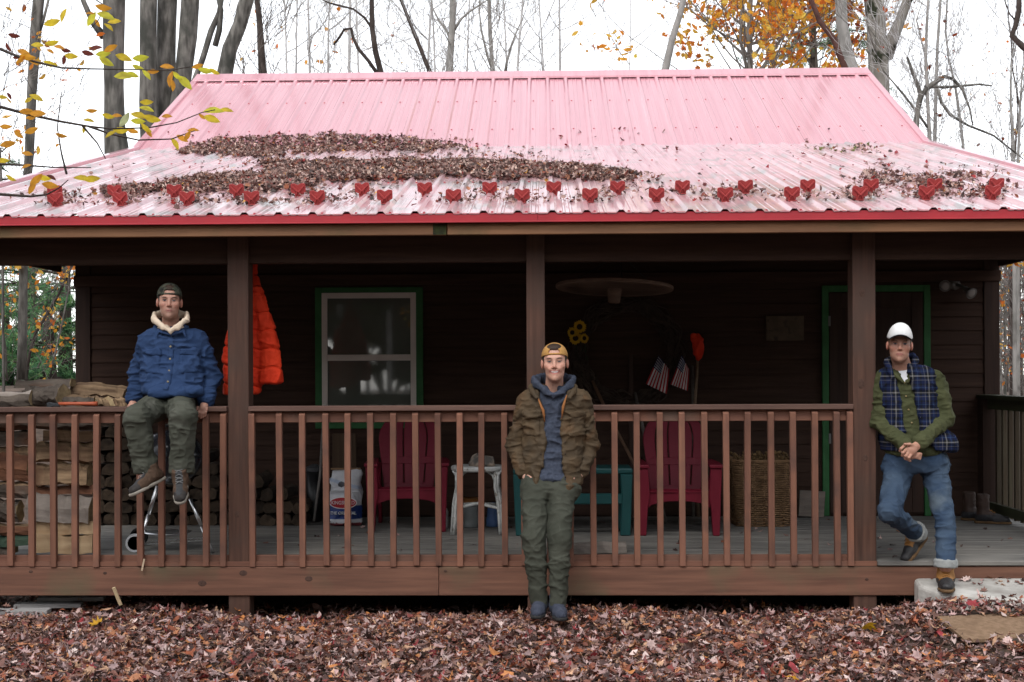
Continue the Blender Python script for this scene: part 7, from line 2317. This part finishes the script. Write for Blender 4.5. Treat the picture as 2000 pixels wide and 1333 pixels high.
def pine(label, px, Y, H, seed, spread=2.2, lean=0, dens=1.0, group=None, z0=.12):
    rnd = random.Random(seed); r2 = np.random.default_rng(seed)
    x = at(px, 700, Y).x; base = Vector((x, Y, terrain(x, Y) - .1))
    root = thing('pine_tree', label, 'tree', base, group)
    b = MB(); b.tube([base, base + Vector((lean * .3, 0, H * .5)), base + Vector((lean, 0, H))], [.17, .11, .03], 9, jit=.05, rnd=rnd)
    pos = []; ax_ = []
    z = H * z0
    while z < H:
        t = z / H; Lb = spread * (1 - t) ** .7 * rnd.uniform(.7, 1.1) + .25
        for k in range(rnd.randint(3, 5)):
            a = rnd.uniform(0, 6.28); d = Vector((math.cos(a), math.sin(a), rnd.uniform(-.05, .3))).normalized()
            p0 = base + Vector((lean * t, 0, z)); p1 = p0 + d * Lb * .6; p2 = p0 + d * Lb + Vector((0, 0, -.12 * Lb))
            b.tube([p0, p1, p2], [.028, .018, .006], 4, cap=False)
            m = int(26 * Lb * dens)
            for _ in range(m):
                u = rnd.uniform(.25, 1.05); q = p0.lerp(p1, u * 1.6) if u < .62 else p1.lerp(p2, (u - .62) / .38)
                pos.append(q + Vector((rnd.gauss(0, .12), rnd.gauss(0, .12), rnd.gauss(0, .07))))
        z += rnd.uniform(.28, .5)
    b.build('trunk', m_barkd, root, smooth=True)
    pos = np.array([tuple(q) for q in pos]); n = len(pos)
    # needle tufts: fans of thin blades
    K = 9
    ctr = np.repeat(pos, K, 0); d = r2.normal(0, 1, (n * K, 3)); d[:, 2] += .1; d /= np.linalg.norm(d, axis=1)[:, None]
    s = np.cross(d, r2.normal(0, 1, (n * K, 3))); s /= np.linalg.norm(s, axis=1)[:, None] + 1e-9
    L = r2.uniform(.06, .14, (n * K, 1)); w_ = .0065
    A = ctr - s * w_; B = ctr + s * w_; C = ctr + d * L + s * w_ * .6; D = ctr + d * L - s * w_ * .6
    VV = np.stack([A, B, C, D], 1).reshape(-1, 3); FF = np.arange(len(VV)).reshape(-1, 4)
    cl = pal((88, 132, 92), (104, 150, 100), (72, 112, 80), (122, 160, 102))[r2.integers(0, 4, n)] * r2.uniform(.7, 1.3, (n, 1))
    npmesh('foliage', VV, FF, m_needle, root, cols=np.repeat(cl, K * 4, 0))
    return root
m_needle = vcmat('pine_needles', rough=.7, spec=.2, transl=.25, nz=.2)
pine('tall dark pine behind the orange maple above the right half of the ridge', 1590, 32, 22, 51, 3.2, dens=1.0, z0=.45)
pine('dense green pine at the left picture edge below the porch eave', -12, 19, 5.2, 52, 2.2, dens=.55)
pine('dark pine half hidden by the slim grey stem left of the cabin', 62, 22, 5.0, 53, 2.0, dens=.5)
pine('bushy green pine next to the left corner board of the cabin', 128, 19, 4.6, 54, 1.7, dens=.55)
pine('small low pine on the bank below the slim grey stem', 95, 15, 1.9, 55, 1.4, dens=2.2)
pine('small low pine on the bank at the left picture edge', 12, 16, 1.8, 56, 1.5, dens=2.2)
pine('distant pine far right beyond the side railing', 1988, 44, 9, 57, 2.4, dens=.8)

tree('dark slanting sapling between the pines left of the cabin', [(150, 500, 5), (112, 580, 5), (70, 650, 6), (58, 690, 6), (50, 745, 7)], 13, m_barkd, seed=61, twigs=5, twl=.6, top=1, topd=1, leafcol=ORANGE, nleaf=60, lsize=.05)
tree('young beech with orange leaves in front of the pines left of the cabin', [(135, 560, 3), (120, 640, 3), (105, 700, 4), (96, 745, 4)], 12, m_barkg, seed=62, twigs=10, twl=.8, top=.8, topd=1, leafcol=ORANGE, nleaf=110, lsize=.055)
tree('young beech with orange leaves at the left picture edge below the eave', [(-6, 540, 3), (2, 600, 3), (10, 680, 4), (14, 745, 4)], 12, m_barkg, seed=63, twigs=10, twl=.8, top=.8, topd=1, leafcol=ORANGE, nleaf=110, lsize=.055)
tree('orange leaved sapling at the left picture edge beside the roof', [(-20, 180, 4), (-10, 240, 4), (0, 300, 5), (4, 380, 5)], 8, m_barkg, seed=64, twigs=14, twl=.9, top=.8, topd=1, leafcol=ORANGE, nleaf=70, lsize=.055)

# right of the cabin
GR = 'bare saplings right of the cabin'
for i, (tr, lb) in enumerate((([(1815, -40, 4), (1812, 15, 5), (1808, 100, 6), (1812, 200, 7), (1817, 290, 8)], 'leftmost straight bare sapling over the right roof slope'),
           ([(1842, -40, 4), (1837, 0, 5), (1831, 90, 6), (1828, 180, 7), (1825, 300, 8)], 'straight bare sapling just right of the leftmost one over the right roof slope'),
           ([(1852, -40, 3), (1847, 60, 4), (1852, 110, 4), (1866, 170, 5), (1876, 240, 6), (1884, 310, 6)], 'curved bare sapling crossing the broken branch'),
           ([(1796, 20, 2), (1790, 40, 3), (1800, 80, 3), (1807, 110, 4), (1812, 200, 5), (1818, 300, 5)], 'thin bare sapling leaning left over the right roof slope'),
           ([(1975, 120, 3), (1974, 200, 5), (1978, 260, 6), (1980, 320, 7)], 'bare sapling with fine twigs at the far right above the roof'),
           ([(1996, 150, 3), (1992, 220, 5), (1990, 270, 5), (1988, 325, 6)], 'bare sapling at the right picture edge above the roof'))):
    tree(lb, tr, 11 + i * 1.3, m_barkp, seed=70 + i, twigs=18, twl=.9, tdepth=3, top=1.2, topd=1, group=GR, leafcol=RUST, nleaf=9, lsize=.04, tm=m_far)
tree('broken drooping tree with a horizontal branch over the right roof slope', [(1772, 112, 4), (1782, 140, 7), (1794, 172, 8), (1798, 185, 9), (1792, 215, 10), (1788, 260, 12), (1785, 320, 12)], 11, m_barkg, seed=80, top=0, twigs=16, twl=.7, tm=m_far,
     stems=[([(1936, 168, 3), (1912, 165, 4), (1880, 168, 5), (1846, 171, 6), (1805, 169, 5)], 0), ([(1900, 245, 3), (1894, 212, 4), (1886, 192, 5), (1880, 175, 6), (1862, 155, 7), (1845, 150, 8), (1828, 160, 9), (1812, 172, 10), (1800, 186, 10), (1792, 215, 10)], 0),
            ([(1985, 300, 3), (1940, 265, 4), (1890, 245, 5), (1856, 225, 6), (1838, 200, 6), (1832, 175, 7)], .5), ([(1735, 150, 3), (1765, 185, 4), (1795, 225, 5), (1812, 250, 5)], .4)], leafcol=RUST, nleaf=24, lsize=.045)
tree('dark bare branch reaching in at the top right picture edge', [(1976, -80, 8), (1990, -20, 10), (1990, 20, 10), (1984, 50, 10), (1976, 70, 10), (1998, 92, 12), (2060, 130, 18), (2110, 300, 30)], 4, m_barkd, seed=81, top=.8, topd=1, stems=[([(1960, -5, 2), (1972, 28, 3), (1985, 42, 4)], 0)])
GT = 'slender trunks seen right of the cabin below the eave'
for i, (x, w_, Y) in enumerate(((1976, 9, 24), (1963, 5, 30), (1992, 5, 28), (1955, 4, 36), (2006, 8, 22), (1984, 3, 38), (1970, 3, 42), (1998, 3, 40), (1950, 3, 44))):
    tree(('thicker slender trunk right of the corner board below the eave' if i == 0 else 'slender bare trunk in the thicket right of the corner board'), [(x + TR.uniform(-4, 4), 440, w_ * .8), (x, 600, w_), (x + TR.uniform(-2, 2), 752, w_ * 1.1)], Y, m_barkg if i % 2 else m_barkd, group=GT, seed=90 + i, twigs=20, twl=1.1, top=3, topd=2,
         leafcol=np.concatenate([RUST, ORANGE]), nleaf=170, lsize=.07)
tree('yellow leaved twig hanging under the right end of the eave', [(2090, 400, 6), (2110, 560, 12), (2120, 700, 16)], 3.2, m_barkg, seed=110, top=0, stems=[([(1952, 512, 2), (1975, 505, 3), (2010, 495, 4), (2060, 470, 5), (2092, 420, 6)], 0)], twigs=0)
q = np.array([tuple(at(x, y, 3.2 + TR.uniform(-.1, .1))) for x, y in ((1956, 512), (1966, 510), (1974, 514), (1982, 510), (1990, 515), (1997, 510), (1986, 520), (2003, 516))])
leaves('foliage', q, (0, 0, 1), np.full(len(q), .055), .8, ORANGE, np.ones(5), m_tleaf, rng, kinds=(0, 1, 0), parent=[o for o in bpy.data.objects if o.get('label') == 'yellow leaved twig hanging under the right end of the eave'][0])

# ------------------------------------------------------------------ far woods all round: one uncountable mass
def woods(name, label, n, where, hmin, hmax, seed, cols_, tw=5, foliage=24, fs=.5):
    rnd = random.Random(seed); b = MB(); F_ = []
    for i in range(n):
        x, y = where(rnd); H = rnd.uniform(hmin, hmax); z = terrain(x, y) - .2
        p = Vector((x, y, z)); r = rnd.uniform(.03, .09) if fs < .5 else rnd.uniform(.08, .2)
        t2 = p + Vector((rnd.uniform(-.6, .6), rnd.uniform(-.6, .6), H))
        b.tube([p, p.lerp(t2, .5) + Vector((rnd.uniform(-.2, .2), 0, 0)), t2], [r, r * .7, .02], 5, cap=False)
        for k in range(tw):
            t = rnd.uniform(.15, .95); a = rnd.uniform(0, 6.28); q = p.lerp(t2, t); L = rnd.uniform(.6, 2.0)
            e = q + Vector((math.cos(a), math.sin(a), rnd.uniform(.2, 1.0))) * L
            b.tube([q, q.lerp(e, .5) + Vector((0, 0, .1)), e], [.03, .02, .008], 3, cap=False)
            for _ in range(foliage // tw): F_.append(tuple(q.lerp(e, rnd.uniform(.3, 1.1)) + Vector((rnd.gauss(0, .3), rnd.gauss(0, .3), rnd.gauss(0, .3)))))
    o = b.build(name, m_far, None, smooth=True)
    tag(o, label, 'woods', kind='stuff')
    if F_:
        q = np.array(F_)
        leaves('foliage', q, (0, 0, 1), rng.uniform(fs * .5, fs, len(q)), .9, cols_, np.ones(len(cols_)), m_tleaf, rng, kinds=(.3, .7, 0), parent=o)
    return o
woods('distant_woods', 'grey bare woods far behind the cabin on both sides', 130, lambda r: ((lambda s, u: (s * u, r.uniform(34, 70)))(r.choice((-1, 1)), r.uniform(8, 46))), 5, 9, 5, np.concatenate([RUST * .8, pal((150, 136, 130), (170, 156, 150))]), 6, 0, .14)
GREENW = pal((48, 74, 40), (66, 92, 48), (120, 100, 44), (40, 60, 36), (90, 70, 44))
woods('opposite_woods', 'green and brown woods on the opposite side of the clearing', 120, lambda r: (r.uniform(-45, 45), r.uniform(-48, -26)), 9, 16, 6, GREENW, 10, 60, 1.3)
woods('side_woods', 'green and brown woods to either side of the clearing', 60, lambda r: (r.choice((-1, 1)) * r.uniform(17, 32), r.uniform(-26, 6)), 8, 13, 7, GREENW, 10, 50, 1.2)

# ------------------------------------------------------------------ beech bough hanging in from the left, near the viewer
BY_ = -4.2
bt = thing('beech_tree', 'yellow and orange leaved beech boughs hanging in at the upper left, near the viewer', 'tree', (at(-700, 600, BY_).x, BY_, 0))
b = MB(); tx = bt.location.x
b.tube([(tx, BY_, -.2), (tx + .03, BY_, 1.5), (tx - .02, BY_, 3.5), (tx + .1, BY_, 6)], [.12, .10, .085, .05], 12); b.build('trunk', m_barkg, bt, smooth=True)
BR = [[(-700, 60), (-320, 65), (-30, 85), (0, 96), (38, 112), (72, 122), (120, 133), (176, 135), (250, 136), (330, 138), (372, 131)],
      [(-700, 170), (-320, 185), (-30, 202), (0, 209), (60, 225), (120, 238), (172, 247), (215, 252), (290, 250), (345, 240), (395, 220), (420, 215)],
      [(-700, 330), (-300, 322), (0, 321), (45, 323), (100, 327), (178, 328)],
      [(-700, 400), (-300, 385), (0, 380), (60, 384), (90, 381), (115, 368), (133, 352)],
      [(172, 247), (215, 262), (270, 274), (335, 272), (362, 262), (380, 256)],
      [(-320, -120), (-30, -60), (120, -30), (180, -5), (205, 12), (192, 40), (178, 55)],
      [(130, 340), (120, 300), (112, 250), (120, 180)], [(160, 245), (190, 280), (206, 310)]]
for i, pl in enumerate(BR):
    m = len(pl)
    b = MB(); b.tube([at(x, y, BY_ + .05 * math.sin(k + i)) for k, (x, y) in enumerate(pl)], [max(.0017, (.007 if i < 4 else .003) * (1 - k / m) ** 1.5 + .0013) for k in range(m)], 6)
    b.build('branch', m_barkd, bt, smooth=True)
LV = [(100, 45, 36, 15, 'y'), (123, 30, 30, 70, 'y'), (200, 15, 34, -10, 'o'), (178, 38, 34, 60, 'g'), (205, 30, 38, -20, 'g'), (222, 42, 28, 5, 'y'), (212, 52, 24, -40, 'y'), (190, 45, 20, -60, 'o'), (175, 26, 20, 0, 'o'),
      (15, 92, 22, -60, 'b'), (26, 70, 26, -10, 'b'), (10, 73, 8, 0, 'b'), (45, 102, 30, -20, 'o'), (52, 112, 34, -8, 'o'), (62, 118, 30, -35, 'o'), (40, 118, 24, 40, 'o'), (33, 112, 20, 10, 'b'),
      (72, 88, 28, -5, 'y'), (100, 85, 30, 10, 'y'), (115, 92, 24, -15, 'o'), (98, 100, 18, -30, 'o'), (97, 125, 32, -15, 'y'), (125, 118, 20, 80, 'b'), (137, 110, 30, -5, 'y'), (128, 99, 22, -10, 'b'), (170, 104, 26, -15, 'b'), (185, 94, 30, 10, 'b'),
      (200, 106, 32, 5, 'g'), (206, 120, 34, -30, 'g'), (215, 95, 30, 25, 'o'), (240, 112, 36, -20, 'y'), (273, 114, 34, 5, 'g'), (268, 132, 26, -20, 'g'), (286, 145, 26, -50, 'g'), (240, 148, 40, 0, 'g'), (258, 146, 26, -20, 'g'), (298, 140, 24, 0, 'o'),
      (325, 130, 30, -5, 'o'), (332, 155, 34, 80, 'o'), (345, 148, 26, -40, 'g'), (360, 160, 40, -45, 'g'), (338, 168, 24, 90, 'o'), (385, 130, 24, 15, 'o'), (400, 138, 34, -10, 'g'), (418, 140, 24, -30, 'y'),
      (285, 200, 28, 0, 'y'), (285, 212, 32, -15, 'g'), (210, 227, 26, -15, 'y'), (227, 226, 22, 0, 'o'), (243, 235, 36, 55, 'w'), (268, 237, 30, -5, 'g'), (270, 225, 36, -15, 'y'), (295, 232, 38, -15, 'y'), (325, 227, 22, 0, 'o'), (215, 262, 28, 30, 'y'), (235, 255, 34, 0, 'y'), (258, 256, 26, -15, 'o'), (284, 250, 28, -40, 'y'), (290, 258, 24, -60, 'o'),
      (415, 216, 44, 0, 'g'), (440, 215, 32, -5, 'y'), (395, 228, 22, -30, 'o'), (412, 232, 36, -20, 'y'), (342, 280, 30, -60, 'y'), (355, 270, 28, -30, 'o'), (366, 266, 24, 60, 'o'), (376, 254, 26, 0, 'o'),
      (70, 190, 32, -25, 'y'), (55, 196, 20, 30, 'y'), (4, 190, 20, -10, 'y'), (18, 187, 18, -60, 'b'), (50, 218, 30, 0, 'o'), (72, 222, 34, 0, 'o'), (60, 230, 24, 10, 'o'), (10, 248, 26, 0, 'o'), (35, 262, 26, -40, 'o'), (14, 282, 34, 10, 'o'), (60, 256, 30, 20, 'o'), (118, 265, 26, -15, 'o'), (52, 300, 24, -10, 'o'), (4, 314, 28, 0, 'y'), (50, 325, 22, 20, 'o'), (20, 348, 24, -30, 'y'),
      (70, 352, 34, 40, 'o'), (85, 348, 30, -10, 'y'), (96, 362, 36, -10, 'o'), (62, 368, 30, 60, 'o'), (160, 348, 40, -10, 'y'), (178, 350, 34, 5, 'y'), (172, 235, 26, -10, 'y'), (178, 217, 24, 0, 'o'), (164, 253, 18, 80, 'y'), (100, 346, 22, -30, 'b')]
cm = {'y': rgb(255, 226, 72), 'g': rgb(244, 240, 84), 'o': rgb(252, 180, 66), 'b': rgb(126, 66, 56), 'w': rgb(220, 226, 170)}
qs = np.array([tuple(at(x, y, BY_ + TR.uniform(-.12, .12))) for (x, y, *_) in LV])
V_ = []; F_ = []; C_ = []; k0 = 0
for (x, y, L, an, c), p in zip(LV, qs):
    hl = L / 2 / ppm(BY_); a = R(an)
    t = LT[1] * np.array([.95, 1.0]); u = Vector((math.cos(a), 0, math.sin(a))); v = Vector((-math.sin(a), TR.uniform(-.9, .9), math.cos(a))).normalized(); n_ = u.cross(v)
    vs = [np.array(p)] + [np.array(p) + np.array(u) * ty * hl + np.array(v) * tx * hl + np.array(n_) * (.35 * tx * tx - .2 * ty * ty) * hl for tx, ty in t]
    V_ += vs; m = len(t); F_ += [[k0, k0 + 1 + i, k0 + 1 + (i + 1) % m] for i in range(m)]; k0 += m + 1
    cc = np.array(cm[c]) * TR.uniform(.85, 1.1); bb = np.array(cm['b'])
    for i in range(m + 1): C_.append(cc * (1 - .25 * (i % 3 == 1)) if TR.random() < .8 else cc * .6 + bb * .4)
npmesh('foliage', np.array(V_), np.array(F_), vcmat('bright_beech_leaf', rough=.55, spec=.3, transl=.7, nz=.12, bscale=50), bt, cols=np.array(C_))
